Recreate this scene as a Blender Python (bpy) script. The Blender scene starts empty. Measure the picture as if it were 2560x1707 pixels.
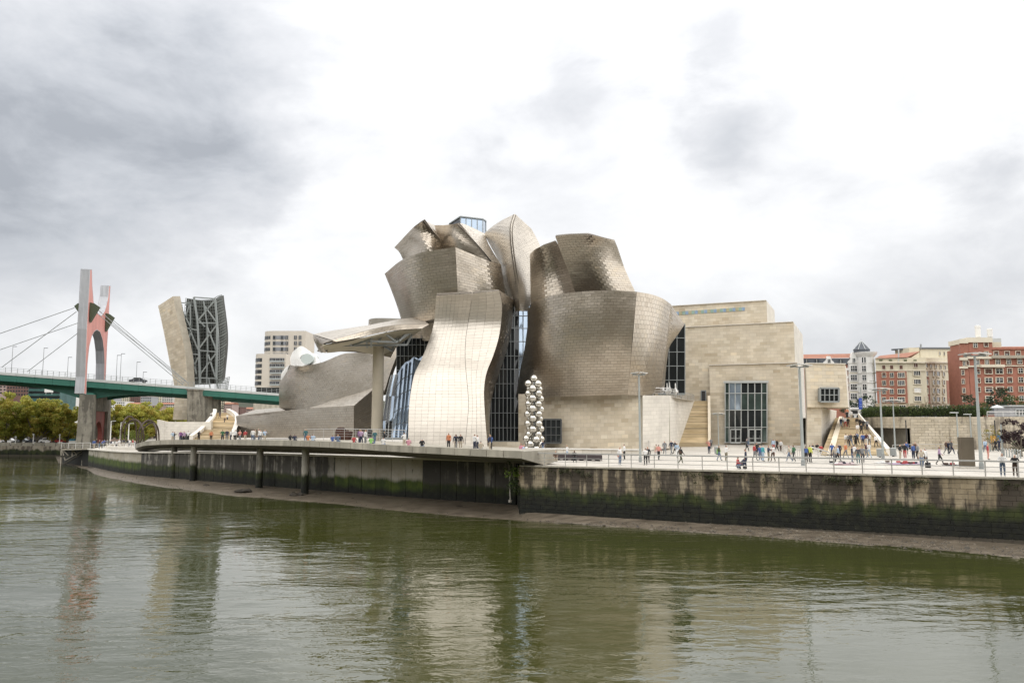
import bpy, math, random
import numpy as np
from mathutils import Vector, Matrix
random.seed(7); rng = np.random.default_rng(7)
sc = bpy.context.scene
col = sc.collection

# ------------------------------------------------------------------ camera
F, CX, CY, ZC = 1950.0, 1280.0, 853.5, 8.8
TH = math.atan((1055 - CY) / F)
cam = bpy.data.cameras.new('camera'); co = bpy.data.objects.new('camera', cam); col.objects.link(co)
co.location = (0, 0, ZC); co.rotation_euler = (math.pi / 2 + TH, 0, 0)
cam.sensor_width = 36; cam.lens = 36 * F / 2560; cam.clip_end = 20000; cam.clip_start = 0.5
sc.camera = co

# ------------------------------------------------------------------ light
SUN_EL, SUN_AZ = math.radians(46), math.radians(148)      # azimuth clockwise from +Y: light comes from the right
OVERCAST = 0.81
world = bpy.data.worlds.new('World'); sc.world = world; world.use_nodes = True
sun = bpy.data.lights.new('sun', 'SUN'); sun.energy = 1.5; sun.angle = math.radians(170); sun.color = (1.0, 0.96, 0.9)
so = bpy.data.objects.new('sun', sun); col.objects.link(so)
sd = Vector((math.sin(SUN_AZ) * math.cos(SUN_EL), math.cos(SUN_AZ) * math.cos(SUN_EL), math.sin(SUN_EL)))
so.rotation_euler = sd.to_track_quat('Z', 'Y').to_euler()
vs = sc.view_settings
vs.view_transform = 'Standard'; vs.look = 'None'; vs.gamma = 1; vs.use_curve_mapping = False; vs.exposure = 1.13
sc.cycles.max_bounces = 6; sc.cycles.diffuse_bounces = 3; sc.cycles.glossy_bounces = 4
sc.cycles.caustics_reflective = False; sc.cycles.caustics_refractive = False
sc.cycles.use_denoising = True

# ------------------------------------------------------------------ geometry of the view: pixel of the photo + distance -> place
def ray(u, v):
    a = (u - CX) / F; b = (CY - v) / F
    return Vector((a, math.cos(TH) - b * math.sin(TH), math.sin(TH) + b * math.cos(TH)))
CAM = Vector((0, 0, ZC))
def P(u, v, Y):
    d = ray(u, v); return CAM + d * (Y / d.y)
def PZ(u, v, z):
    d = ray(u, v); return CAM + d * ((z - ZC) / d.z)
def hit(u, v, p0, n):
    d = ray(u, v); return CAM + d * ((p0 - CAM).dot(n) / d.dot(n))
E1 = Vector((0.912, -0.41, 0)); E2 = Vector((0.41, 0.912, 0)); UP = Vector((0, 0, 1))

def world_nodes():
    nt = world.node_tree; N = nt.nodes; L = nt.links; N.clear()
    out = N.new('ShaderNodeOutputWorld'); bg = N.new('ShaderNodeBackground')
    sky = N.new('ShaderNodeTexSky'); sky.sky_type = 'NISHITA'; sky.sun_disc = False
    sky.sun_elevation = SUN_EL; sky.sun_rotation = SUN_AZ
    tc = N.new('ShaderNodeTexCoord')
    def math_(op, a, b=None, clamp=False):
        n = N.new('ShaderNodeMath'); n.operation = op; n.use_clamp = clamp
        for i, x in enumerate((a, b)):
            if x is None: continue
            if isinstance(x, (int, float)): n.inputs[i].default_value = x
            else: L.new(x, n.inputs[i])
        return n.outputs[0]
    def vmath(op, a, b):
        n = N.new('ShaderNodeVectorMath'); n.operation = op
        for i, x in enumerate((a, b)):
            if isinstance(x, (tuple, list, Vector)): n.inputs[i].default_value = tuple(x)
            elif isinstance(x, (int, float)): n.inputs['Scale'].default_value = x
            else: L.new(x, n.inputs[i])
        return n
    d = tc.outputs['Generated']
    sep = N.new('ShaderNodeSeparateXYZ'); L.new(d, sep.inputs[0])
    zz = math_('ADD', math_('ABSOLUTE', sep.outputs[2]), 0.34)
    cmb = N.new('ShaderNodeCombineXYZ')
    L.new(math_('DIVIDE', sep.outputs[0], zz), cmb.inputs[0]); L.new(math_('DIVIDE', sep.outputs[1], zz), cmb.inputs[1])
    def noise(scale, det, rough, dist, vec=None, off=0.0):
        n = N.new('ShaderNodeTexNoise'); n.inputs['Scale'].default_value = scale; n.inputs['Detail'].default_value = det
        n.inputs['Roughness'].default_value = rough; n.inputs['Distortion'].default_value = dist
        v = vmath('ADD', vec or cmb.outputs[0], (off, off * 1.7, off * .6)); L.new(v.outputs[0], n.inputs['Vector'])
        return n
    dz = vmath('MULTIPLY', d, (1.0, 1.0, 1.9)).outputs[0]
    n1 = noise(2.3, 6, 0.52, 0.25, vec=dz, off=3.1); n2 = noise(6.5, 8, 0.58, 0.3, vec=dz, off=9.4)
    # soft billows: warp the direction, then measure distance to the cloud banks
    nw = noise(3.2, 7, .58, .2, vec=dz, off=1.3)
    w = vmath('SCALE', vmath('SUBTRACT', nw.outputs['Color'], (.5, .5, .5)).outputs[0], 0.34)
    dw = vmath('ADD', d, w.outputs[0]).outputs[0]
    dark = None
    for (u, v, r, k) in [(40, 430, .26, .40), (430, 400, .25, .46), (640, 460, .14, .26), (-300, 350, .36, .45), (330, 230, .24, .26),
                         (1760, 350, .095, .28), (1880, 210, .10, .10), (2520, 530, .10, .26), (1430, 160, .10, .15), (1250, 430, .07, .15), (560, 60, .22, .22)]:
        c = ray(u, v).normalized()
        dist = vmath('DISTANCE', dw, tuple(c)).outputs['Value']
        mr = N.new('ShaderNodeMapRange'); mr.interpolation_type = 'SMOOTHERSTEP'
        L.new(dist, mr.inputs['Value']); mr.inputs['From Min'].default_value = 0.0; mr.inputs['From Max'].default_value = r
        mr.inputs['To Min'].default_value = k; mr.inputs['To Max'].default_value = 0
        dark = mr.outputs[0] if dark is None else math_('MAXIMUM', math_('MULTIPLY', math_('ADD', dark, mr.outputs[0]), .0), math_('SUBTRACT', math_('ADD', dark, mr.outputs[0]), math_('MULTIPLY', dark, mr.outputs[0])))
    lift = N.new('ShaderNodeMapRange'); lift.interpolation_type = 'SMOOTHSTEP'; L.new(sep.outputs[2], lift.inputs['Value']); lift.inputs['From Min'].default_value = .10; lift.inputs['From Max'].default_value = .30; lift.inputs['To Min'].default_value = .22; lift.inputs['To Max'].default_value = 1.0
    dark = math_('MULTIPLY', dark, lift.outputs[0])      # the heavy bank floats clear of the skyline
    t = math_('SUBTRACT', n1.outputs['Fac'], 0.5); t2 = math_('SUBTRACT', n2.outputs['Fac'], 0.5)
    fac = math_('ADD', math_('MULTIPLY', dark, math_('ADD', math_('MULTIPLY', t2, 1.0), .98)), math_('ADD', math_('MULTIPLY', t, 0.9), math_('MULTIPLY', t2, .6)))
    fac = math_('ADD', fac, 0.26)
    fac = math_('ADD', fac, 0.0, True)
    cr = N.new('ShaderNodeValToRGB'); L.new(fac, cr.inputs[0])
    e = cr.color_ramp.elements; e[0].position = 0.0; e[0].color = (1, 1, 1, 1)
    e[1].position = 1.0; e[1].color = (.38, .40, .435, 1)
    m = cr.color_ramp.elements.new(.17); m.color = (.91, .915, .925, 1)
    m = cr.color_ramp.elements.new(.42); m.color = (.70, .71, .735, 1)
    m = cr.color_ramp.elements.new(.75); m.color = (.52, .54, .575, 1)
    sk = vmath('SCALE', sky.outputs[0], 0.10).outputs[0]
    mx = N.new('ShaderNodeMix'); mx.data_type = 'RGBA'; mx.inputs[0].default_value = 0.95
    L.new(sk, mx.inputs[6]); L.new(cr.outputs[0], mx.inputs[7])
    # an overcast sky: luminance grows from the skyline to the zenith
    lum = math_('MULTIPLY', math_('ADD', math_('MULTIPLY', math_('MAXIMUM', sep.outputs[2], 0.0), .8), 1.0), OVERCAST / 1.8)
    L.new(mx.outputs[2], bg.inputs['Color']); L.new(lum, bg.inputs['Strength'])
    L.new(bg.outputs[0], out.inputs[0])
world_nodes()

# ------------------------------------------------------------------ materials
MATS = {}
def mat(name, c, rough=.7, metal=0.0, vary=0.12, scale=1.5, bump=0.0, attr=0.0, c2=None, coat=0.0, stretch=(1, 1, 1), detail=5, attr_ramp=None, spec=.5):
    """Principled surface; colour wanders by noise between c*(1-vary) and c*(1+vary) (or c2); attr: per-piece tone."""
    if name in MATS: return MATS[name]
    m = bpy.data.materials.new(name); m.use_nodes = True; nt = m.node_tree; N = nt.nodes; L = nt.links
    b = N['Principled BSDF']; b.inputs['Roughness'].default_value = rough; b.inputs['Metallic'].default_value = metal
    b.inputs['Specular IOR Level'].default_value = spec
    if coat: b.inputs['Coat Weight'].default_value = coat
    geo = N.new('ShaderNodeNewGeometry')
    mp = N.new('ShaderNodeMapping'); mp.inputs['Scale'].default_value = stretch; L.new(geo.outputs['Position'], mp.inputs[0])
    nz = N.new('ShaderNodeTexNoise'); nz.inputs['Scale'].default_value = scale; nz.inputs['Detail'].default_value = detail; nz.inputs['Roughness'].default_value = .6
    L.new(mp.outputs[0], nz.inputs['Vector'])
    cr = N.new('ShaderNodeValToRGB'); L.new(nz.outputs['Fac'], cr.inputs[0])
    e = cr.color_ramp.elements; e[0].position = .32; e[1].position = .68
    lo = [max(0, x * (1 - vary)) for x in c]; hi = [min(1, x * (1 + vary)) for x in c] if c2 is None else c2
    e[0].color = (*lo, 1); e[1].color = (*hi, 1)
    src = cr.outputs[0]
    if attr or attr_ramp:
        at = N.new('ShaderNodeAttribute'); at.attribute_name = 'rnd'
        if attr_ramp:
            r2 = N.new('ShaderNodeValToRGB'); L.new(at.outputs['Fac'], r2.inputs[0]); el = r2.color_ramp.elements
            el[0].position = attr_ramp[0][0]; el[0].color = (*attr_ramp[0][1], 1); el[1].position = attr_ramp[-1][0]; el[1].color = (*attr_ramp[-1][1], 1)
            for p, cc in attr_ramp[1:-1]:
                q = el.new(p); q.color = (*cc, 1)
            mx = N.new('ShaderNodeMix'); mx.data_type = 'RGBA'; mx.blend_type = 'MULTIPLY'; mx.inputs[0].default_value = 1
            L.new(src, mx.inputs[6]); L.new(r2.outputs[0], mx.inputs[7]); src = mx.outputs[2]
        else:
            mr = N.new('ShaderNodeMapRange'); L.new(at.outputs['Fac'], mr.inputs['Value']); mr.inputs['To Min'].default_value = 1 - attr; mr.inputs['To Max'].default_value = 1 + attr
            mx = N.new('ShaderNodeVectorMath'); mx.operation = 'SCALE'; L.new(src, mx.inputs[0]); L.new(mr.outputs[0], mx.inputs['Scale']); src = mx.outputs[0]
    L.new(src, b.inputs['Base Color'])
    if bump:
        bp = N.new('ShaderNodeBump'); bp.inputs['Strength'].default_value = bump; bp.inputs['Distance'].default_value = .05
        n3 = N.new('ShaderNodeTexNoise'); n3.inputs['Scale'].default_value = scale * 4; n3.inputs['Detail'].default_value = 4; L.new(mp.outputs[0], n3.inputs['Vector'])
        L.new(n3.outputs['Fac'], bp.inputs['Height']); L.new(bp.outputs[0], b.inputs['Normal'])
    MATS[name] = m; return m

TI = mat('titanium', (.505, .452, .383), .32, 1.0, .05, .3, bump=.16, stretch=(.7, .7, 2.2), attr_ramp=[(0, (.76, .74, .72)), (.3, (.92, .90, .875)), (.6, (1.0, 1.0, 1.0)), (.85, (1.04, 1.01, .95)), (1, (1.08, 1.08, 1.09))])
TI_BACK = mat('titanium_joint', (.20, .175, .145), .6, .6, .1, .5)
TI_LIGHT = mat('titanium_skylit', (.56, .515, .45), .46, 1.0, .05, .3, bump=.12, stretch=(.7, .7, 2.2), attr=.09)  # same titanium, paler: sky light on tilted faces put into the colour
LIME = mat('limestone', (.63, .57, .465), .8, 0, .10, .35, bump=.15, attr_ramp=[(0, (.74, .67, .58)), (.3, (.90, .86, .79)), (.6, (1.0, .97, .93)), (.85, (1.08, 1.07, 1.05)), (1, (1.14, 1.08, .98))])
LIME_BACK = mat('limestone_joint', (.40, .36, .29), .9, 0, .15, .6)
LIME_PALE = mat('limestone_pale', (.69, .65, .58), .8, 0, .08, .4, bump=.1, attr=.08)
STEP = mat('step_stone', (.46, .36, .215), .85, 0, .18, .8, c2=(.56, .46, .31), attr=.32, stretch=(.35, .35, 2))
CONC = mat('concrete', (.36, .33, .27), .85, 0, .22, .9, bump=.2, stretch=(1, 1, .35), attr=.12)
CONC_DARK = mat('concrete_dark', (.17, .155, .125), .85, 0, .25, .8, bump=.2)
PLAZA = mat('plaza_stone', (.53, .495, .44), .75, 0, .07, .5, bump=.05, detail=8)
ASPH = mat('asphalt', (.09, .09, .09), .9, 0, .2, 1)
STEEL = mat('steel_grey', (.30, .32, .32), .45, .3, .08, 1.0)
STEEL_PALE = mat('steel_pale', (.52, .54, .53), .4, .2, .05, 1.0)
STEEL_RAIL = mat('rail_steel', (.58, .57, .55), .35, .6, .06, 1.2)
DARKM = mat('dark_metal', (.055, .055, .055), .5, .3, .2, 1)
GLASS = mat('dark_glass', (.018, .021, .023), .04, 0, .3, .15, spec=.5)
GLASS_SKY = mat('sky_tinted_glass', (.40, .49, .60), .08, .6, .12, .25, spec=1)  # sky reflection put into the pane colour as pale blue
PANE = mat('window_glass', (.04, .045, .05), .07, 0, .5, .7, attr=.6, spec=.8)
WHITE = mat('white_paint', (.74, .73, .70), .5, 0, .05, .8)
TEAL = mat('teal_paint', (.025, .135, .10), .5, 0, .15, .4, stretch=(.4, .4, 2))
RED = mat('red_paint', (.58, .26, .225), .55, 0, .14, .35, stretch=(1, 1, .25))
GREENM = mat('fan_green', (.055, .075, .04), .6, 0, .1, .5)
CORR = mat('corrugated_grey', (.42, .43, .45), .5, .2, .06, .6, attr=.1)
SOFFIT = mat('cream_soffit', (.50, .45, .34), .7, 0, .06, .5)
RUST = mat('rusted_steel', (.07, .03, .02), .8, .3, .3, 1.5, bump=.3)
MUD = None

def paving(m):
    nt = m.node_tree; N = nt.nodes; L = nt.links; b = N['Principled BSDF']; src = b.inputs['Base Color'].links[0].from_socket
    geo = N.new('ShaderNodeNewGeometry'); mp = N.new('ShaderNodeMapping'); mp.inputs['Rotation'].default_value = (0, 0, .42); L.new(geo.outputs['Position'], mp.inputs[0])
    br_ = N.new('ShaderNodeTexBrick'); L.new(mp.outputs[0], br_.inputs['Vector']); br_.inputs['Scale'].default_value = 1.0; br_.inputs['Brick Width'].default_value = 1.8; br_.inputs['Row Height'].default_value = .9; br_.inputs['Mortar Size'].default_value = .035; br_.inputs['Mortar Smooth'].default_value = .3
    br_.inputs['Color1'].default_value = (1, 1, 1, 1); br_.inputs['Color2'].default_value = (.88, .87, .85, 1); br_.inputs['Mortar'].default_value = (.70, .68, .65, 1)
    nz = N.new('ShaderNodeTexNoise'); nz.inputs['Scale'].default_value = .12; nz.inputs['Detail'].default_value = 7; L.new(geo.outputs['Position'], nz.inputs['Vector']); r2 = N.new('ShaderNodeMapRange'); L.new(nz.outputs['Fac'], r2.inputs['Value']); r2.inputs['From Min'].default_value = .4; r2.inputs['From Max'].default_value = .7; r2.inputs['To Min'].default_value = 1.0; r2.inputs['To Max'].default_value = .82
    mx = N.new('ShaderNodeMix'); mx.data_type = 'RGBA'; mx.blend_type = 'MULTIPLY'; mx.inputs[0].default_value = 1; L.new(src, mx.inputs[6]); L.new(br_.outputs['Color'], mx.inputs[7])
    v = N.new('ShaderNodeVectorMath'); v.operation = 'SCALE'; L.new(mx.outputs[2], v.inputs[0]); L.new(r2.outputs[0], v.inputs['Scale']); L.new(v.outputs[0], b.inputs['Base Color'])
paving(PLAZA)
# ------------------------------------------------------------------ mesh helpers
def mesh_obj(name, V, Fc, m=None, parent=None, smooth=False, rnd=None, mats=None, fm=None):
    me = bpy.data.meshes.new(name)
    me.from_pydata([tuple(x) for x in V], [], [tuple(int(i) for i in f) for f in Fc])
    if mats:
        for x in mats: me.materials.append(x)
        if fm is not None: me.polygons.foreach_set('material_index', np.asarray(fm, dtype=np.int32))
    elif m: me.materials.append(m)
    if rnd is not None:
        a = me.attributes.new('rnd', 'FLOAT', 'FACE'); a.data.foreach_set('value', np.asarray(rnd, dtype=np.float32))
    if smooth: me.polygons.foreach_set('use_smooth', [True] * len(me.polygons))
    me.update()
    o = bpy.data.objects.new(name, me); col.objects.link(o)
    if parent is not None: adopt(o, parent)
    return o
def adopt(o, parent):
    o.parent = parent; o.matrix_parent_inverse = wmat(parent).inverted()
def wmat(o):
    m = o.matrix_basis.copy() if o.parent is None else wmat(o.parent) @ o.matrix_parent_inverse @ o.matrix_basis
    return m
def thing(name, label, cat, loc=(0, 0, 0), group=None):
    o = bpy.data.objects.new(name, None); o.location = loc; col.objects.link(o); o.empty_display_size = .2
    return tag(o, label, cat, group)
def tag(o, label=None, cat=None, group=None, kind=None):
    if label: o['label'] = label
    if cat: o['category'] = cat
    if group: o['group'] = group
    if kind: o['kind'] = kind
    return o
def copy_tree(o, parent=None, first=True):
    c = o.copy(); col.objects.link(c)
    if parent is not None: c.parent = parent
    for ch in list(o.children): copy_tree(ch, c, False)
    return c

class MB:
    """collects shapes into one mesh"""
    def __init__(s): s.V = []; s.F = []; s.R = []
    def add(s, V, Fc, r=.5):
        b = len(s.V); s.V += [Vector(v) for v in V]; s.F += [[i + b for i in f] for f in Fc]; s.R += [r] * len(Fc); return s
    def hexa(s, p, r=.5):     # p: 4 bottom + 4 top
        return s.add(p, [(3, 2, 1, 0), (4, 5, 6, 7), (0, 1, 5, 4), (1, 2, 6, 5), (2, 3, 7, 6), (3, 0, 4, 7)], r)
    def box(s, c, sz, ax=None, r=.5):
        c = Vector(c); ax = ax or (Vector((1, 0, 0)), Vector((0, 1, 0)), UP)
        h = [ax[i] * (sz[i] / 2) for i in range(3)]
        q = [(-1, -1), (1, -1), (1, 1), (-1, 1)]
        return s.hexa([c + h[0] * a + h[1] * b - h[2] for a, b in q] + [c + h[0] * a + h[1] * b + h[2] for a, b in q], r)
    def tube(s, a, b, r0, r1=None, n=6, cap=True):
        a = Vector(a); b = Vector(b); r1 = r0 if r1 is None else r1
        d = (b - a).normalized(); x = d.orthogonal().normalized(); y = d.cross(x)
        V = [a + (x * math.cos(t) + y * math.sin(t)) * r0 for t in [2 * math.pi * i / n for i in range(n)]] + \
            [b + (x * math.cos(t) + y * math.sin(t)) * r1 for t in [2 * math.pi * i / n for i in range(n)]]
        Fc = [(i, (i + 1) % n, n + (i + 1) % n, n + i) for i in range(n)]
        if cap: Fc += [tuple(range(n))[::-1], tuple(range(n, 2 * n))]
        return s.add(V, Fc)
    def path(s, pts, r, n=6):
        for a, b in zip(pts[:-1], pts[1:]): s.tube(a, b, r if not isinstance(r, (list, tuple)) else r[0], n=n)
        return s
    def bar(s, a, b, w, h=None):
        a = Vector(a); b = Vector(b); d = (b - a); L = d.length; d.normalize()
        x = d.cross(UP); x = x.normalized() if x.length > 1e-4 else Vector((1, 0, 0)); y = x.cross(d)
        return s.box((a + b) / 2, (w, L, h or w), (x, d, y))
    def prism(s, poly, off):     # planar polygon (CCW or CW) extruded by vector off
        n = len(poly); off = Vector(off)
        V = [Vector(p) for p in poly] + [Vector(p) + off for p in poly]
        return s.add(V, [tuple(range(n))[::-1], tuple(range(n, 2 * n))] + [(i, (i + 1) % n, n + (i + 1) % n, n + i) for i in range(n)])
    def lathe(s, prof, c=(0, 0, 0), n=12):
        c = Vector(c); k = len(prof)
        V = [c + Vector((r * math.cos(2 * math.pi * j / n), r * math.sin(2 * math.pi * j / n), z)) for j in range(n) for r, z in prof]
        return s.add(V, [(j * k + i, ((j + 1) % n) * k + i, ((j + 1) % n) * k + i + 1, j * k + i + 1) for j in range(n) for i in range(k - 1)])
    def build(s, name, m, parent=None, smooth=False, kind=None):
        o = mesh_obj(name, s.V, s.F, m, parent, smooth, s.R)
        if kind: o['kind'] = kind
        return o

# ------------------------------------------------------------------ lofted surfaces clad in panels
def cr_sample(pts, n, sharp=False):
    p = np.asarray([tuple(x) for x in pts], float); k = len(p)
    d = np.r_[0, np.cumsum(np.linalg.norm(np.diff(p, axis=0), axis=1))]; d /= d[-1]
    t = np.linspace(0, 1, n)
    if k == 2 or sharp: return np.stack([np.interp(t, d, p[:, i]) for i in range(3)], 1)
    m = np.zeros_like(p)
    m[1:-1] = (p[2:] - p[:-2]) / (d[2:] - d[:-2])[:, None]; m[0] = (p[1] - p[0]) / (d[1] - d[0]); m[-1] = (p[-1] - p[-2]) / (d[-1] - d[-2])
    i = np.clip(np.searchsorted(d, t, side='right') - 1, 0, k - 2); h = (d[i + 1] - d[i]); x = (t - d[i]) / h
    h = h[:, None]; x = x[:, None]
    return (2 * x**3 - 3 * x**2 + 1) * p[i] + (x**3 - 2 * x**2 + x) * h * m[i] + (-2 * x**3 + 3 * x**2) * p[i + 1] + (x**3 - x**2) * h * m[i + 1]
def loft(rows, n=41, sharp_s=False, sharp_t=False):
    """rows of pixel+distance points, each row along s; rows stacked along t. -> dense grid [T][S][3]"""
    R = np.stack([cr_sample([P(*q) if len(q) == 3 and not isinstance(q, Vector) else q for q in r], n, sharp_s) for r in rows])
    G = np.stack([cr_sample(R[:, j], n, sharp_t) for j in range(n)], 1)
    return G
def grid_eval(G, s, t):
    T, S = G.shape[:2]; x = np.clip(s, 0, 1) * (S - 1); y = np.clip(t, 0, 1) * (T - 1)
    i = np.minimum(x.astype(int), S - 2); j = np.minimum(y.astype(int), T - 2); fx = (x - i)[..., None]; fy = (y - j)[..., None]
    return G[j, i] * (1 - fx) * (1 - fy) + G[j, i + 1] * fx * (1 - fy) + G[j + 1, i] * (1 - fx) * fy + G[j + 1, i + 1] * fx * fy
CAMN = np.array([0, 0, ZC])
def grid_normals(G):
    a = np.gradient(G, axis=1); b = np.gradient(G, axis=0); n = np.cross(a, b); n /= np.linalg.norm(n, axis=2, keepdims=True) + 1e-9
    if np.mean(np.sum(n * (CAMN - G), axis=2)) < 0: n = -n
    return n
def shell(name, G, m, parent, thick=.5, step=2, side=1, inset=.0):
    n = grid_normals(G)[::step, ::step] * side; Gs = G[::step, ::step] - n * inset; T, S = Gs.shape[:2]
    A = Gs.reshape(-1, 3); B = (Gs - n * thick).reshape(-1, 3); N = len(A); Fc = []
    for j in range(T - 1):
        for i in range(S - 1):
            q = j * S + i; Fc += [(q, q + 1, q + S + 1, q + S), (N + q, N + q + S, N + q + S + 1, N + q + 1)]
    for i in range(S - 1):
        for q in (i, (T - 1) * S + i): Fc.append((q, q + 1, N + q + 1, N + q))
    for j in range(T - 1):
        for q in (j * S, j * S + S - 1): Fc.append((q, q + S, N + q + S, N + q))
    return mesh_obj(name, np.vstack([A, B]), Fc, m, parent)
POOLS = {}
def smooth_noise(p, f, seed):
    r = np.random.default_rng(seed); acc = 0
    for k in range(5):
        d = r.normal(size=3); d /= np.linalg.norm(d); acc = acc + np.sin(p @ d * f * (1 + .6 * k) + r.uniform(0, 6.28))
    return acc / 5
def tiles(pool, part, G, tw, th, m, off=.035, gap=.05, tilt=.012, bond=True, skip=None, weight=1.0, seed=1, patch=.22, name='panel', side=1, rvar=.17):
    r = np.random.default_rng(seed)
    W = np.mean(np.sum(np.linalg.norm(np.diff(G, axis=1), axis=2), axis=1)); H = np.mean(np.sum(np.linalg.norm(np.diff(G, axis=0), axis=2), axis=0))
    nc = max(1, round(W / tw)); nr = max(1, round(H / th)); c = []
    for j in range(nr):
        sh = (.5 if j % 2 else 0) if bond else 0
        if bond == 'rand': sh = r.uniform()
        if bond == 'rand':      # stones of uneven length
            e = np.cumsum(r.uniform(.55, 1.6, nc * 2)); e = e[e < nc * 1.07] / nc; e = np.r_[0, e[e < .985], 1.0]
            c += [(a_, b_, j / nr, (j + 1) / nr) for a_, b_ in zip(e[:-1], e[1:])]; continue
        for i in range(-1, nc + 1):
            s0 = max(0, (i + sh) / nc); s1 = min(1, (i + 1 + sh) / nc)
            if s1 - s0 > .25 / nc: c.append((s0, s1, j / nr, (j + 1) / nr))
    c = np.array(c); s0, s1, t0, t1 = c.T
    q = np.stack([grid_eval(G, s0, t0), grid_eval(G, s1, t0), grid_eval(G, s1, t1), grid_eval(G, s0, t1)], 1)   # [n,4,3]
    if skip is not None:
        keep = ~np.array([bool(skip(*x)) for x in q.mean(1)]); q = q[keep]; c = c[keep]
    n = np.cross(q[:, 1] - q[:, 0], q[:, 3] - q[:, 0]); L = np.linalg.norm(n, axis=1); ok = L > 1e-4; q = q[ok]; n = n[ok] / L[ok, None]; area = L[ok]
    gn = grid_normals(G).reshape(-1, 3).mean(0) * 0
    GN = grid_normals(G); cc = c[ok] if skip is None else c[ok]
    ref = grid_eval(GN, (cc[:, 0] + cc[:, 1]) / 2, (cc[:, 2] + cc[:, 3]) / 2)
    sg = np.sign(np.sum(n * ref, axis=1)); sg[sg == 0] = 1; n = n * sg[:, None] * side
    ex = q[:, 1] - q[:, 0]; ex /= np.linalg.norm(ex, axis=1, keepdims=True) + 1e-9; ey = q[:, 3] - q[:, 0]; ey /= np.linalg.norm(ey, axis=1, keepdims=True) + 1e-9
    g = gap / 2; q = q + np.stack([ex + ey, -ex + ey, -ex - ey, ex - ey], 1) * g
    N = len(q); ta = r.normal(0, tilt, N); tb = r.normal(0, tilt, N)
    hw = np.linalg.norm(q[:, 1] - q[:, 0], axis=1) / 2; hh = np.linalg.norm(q[:, 3] - q[:, 0], axis=1) / 2
    dz = np.stack([-ta * hw - tb * hh, ta * hw - tb * hh, ta * hw + tb * hh, -ta * hw + tb * hh], 1) + off + r.uniform(0, .4, N)[:, None] * off
    top = q + n[:, None, :] * dz[..., None]; bot = q - n[:, None, :] * .01
    ctr = q.mean(1)
    rn = np.clip(.5 + patch * 1.3 * smooth_noise(ctr, .35, seed + 5) + rvar * r.normal(size=N), 0, 1)
    vd = ctr - CAMN; D = np.linalg.norm(vd, axis=1); proj = area * np.abs(np.sum(n * vd, axis=1)) / D**3 * weight
    uu = CX + F * vd[:, 0] / vd[:, 1]; proj = np.where((uu < 0) | (uu > 2560), 0, proj)
    POOLS.setdefault(pool, []).append((part, np.concatenate([bot, top], 1), rn, proj, m, name))
TF = [(4, 5, 6, 7), (0, 1, 5, 4), (1, 2, 6, 5), (2, 3, 7, 6), (3, 0, 4, 7)]
def finalize(pool, limit=300):
    ent = POOLS[pool]; allp = np.concatenate([e[3] for e in ent]); cut = np.sort(allp)[::-1][min(limit, len(allp)) - 1] if len(allp) > limit else -1
    used = 0
    for part, V, rn, proj, m, name in ent:
        ind = proj >= cut; 
        if cut < 0: ind[:] = True
        for k in np.nonzero(ind)[0]:
            mesh_obj(name, V[k], TF, m, part, rnd=[rn[k]] * 5)
        rest = np.nonzero(~ind)[0]
        if len(rest):
            VV = V[rest].reshape(-1, 3); Fc = [[i + 8 * k for i in f] for k in range(len(rest)) for f in TF]
            o = mesh_obj(name + '_field', VV, Fc, m, part, rnd=np.repeat(rn[rest], 5)); o['kind'] = 'stuff'
def quad_grid(a, b, c, d, n=21):
    """a bottom-left, b bottom-right, c top-right, d top-left (Vectors)"""
    s = np.linspace(0, 1, n)[None, :, None]; t = np.linspace(0, 1, n)[:, None, None]
    a, b, c, d = [np.array(tuple(x)) for x in (a, b, c, d)]
    return (a * (1 - s) + b * s) * (1 - t) + (d * (1 - s) + c * s) * t
def px_quad(uv, p0, n):   # pixels on a vertical plane
    return [hit(u, v, p0, n) for u, v in uv]
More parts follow.
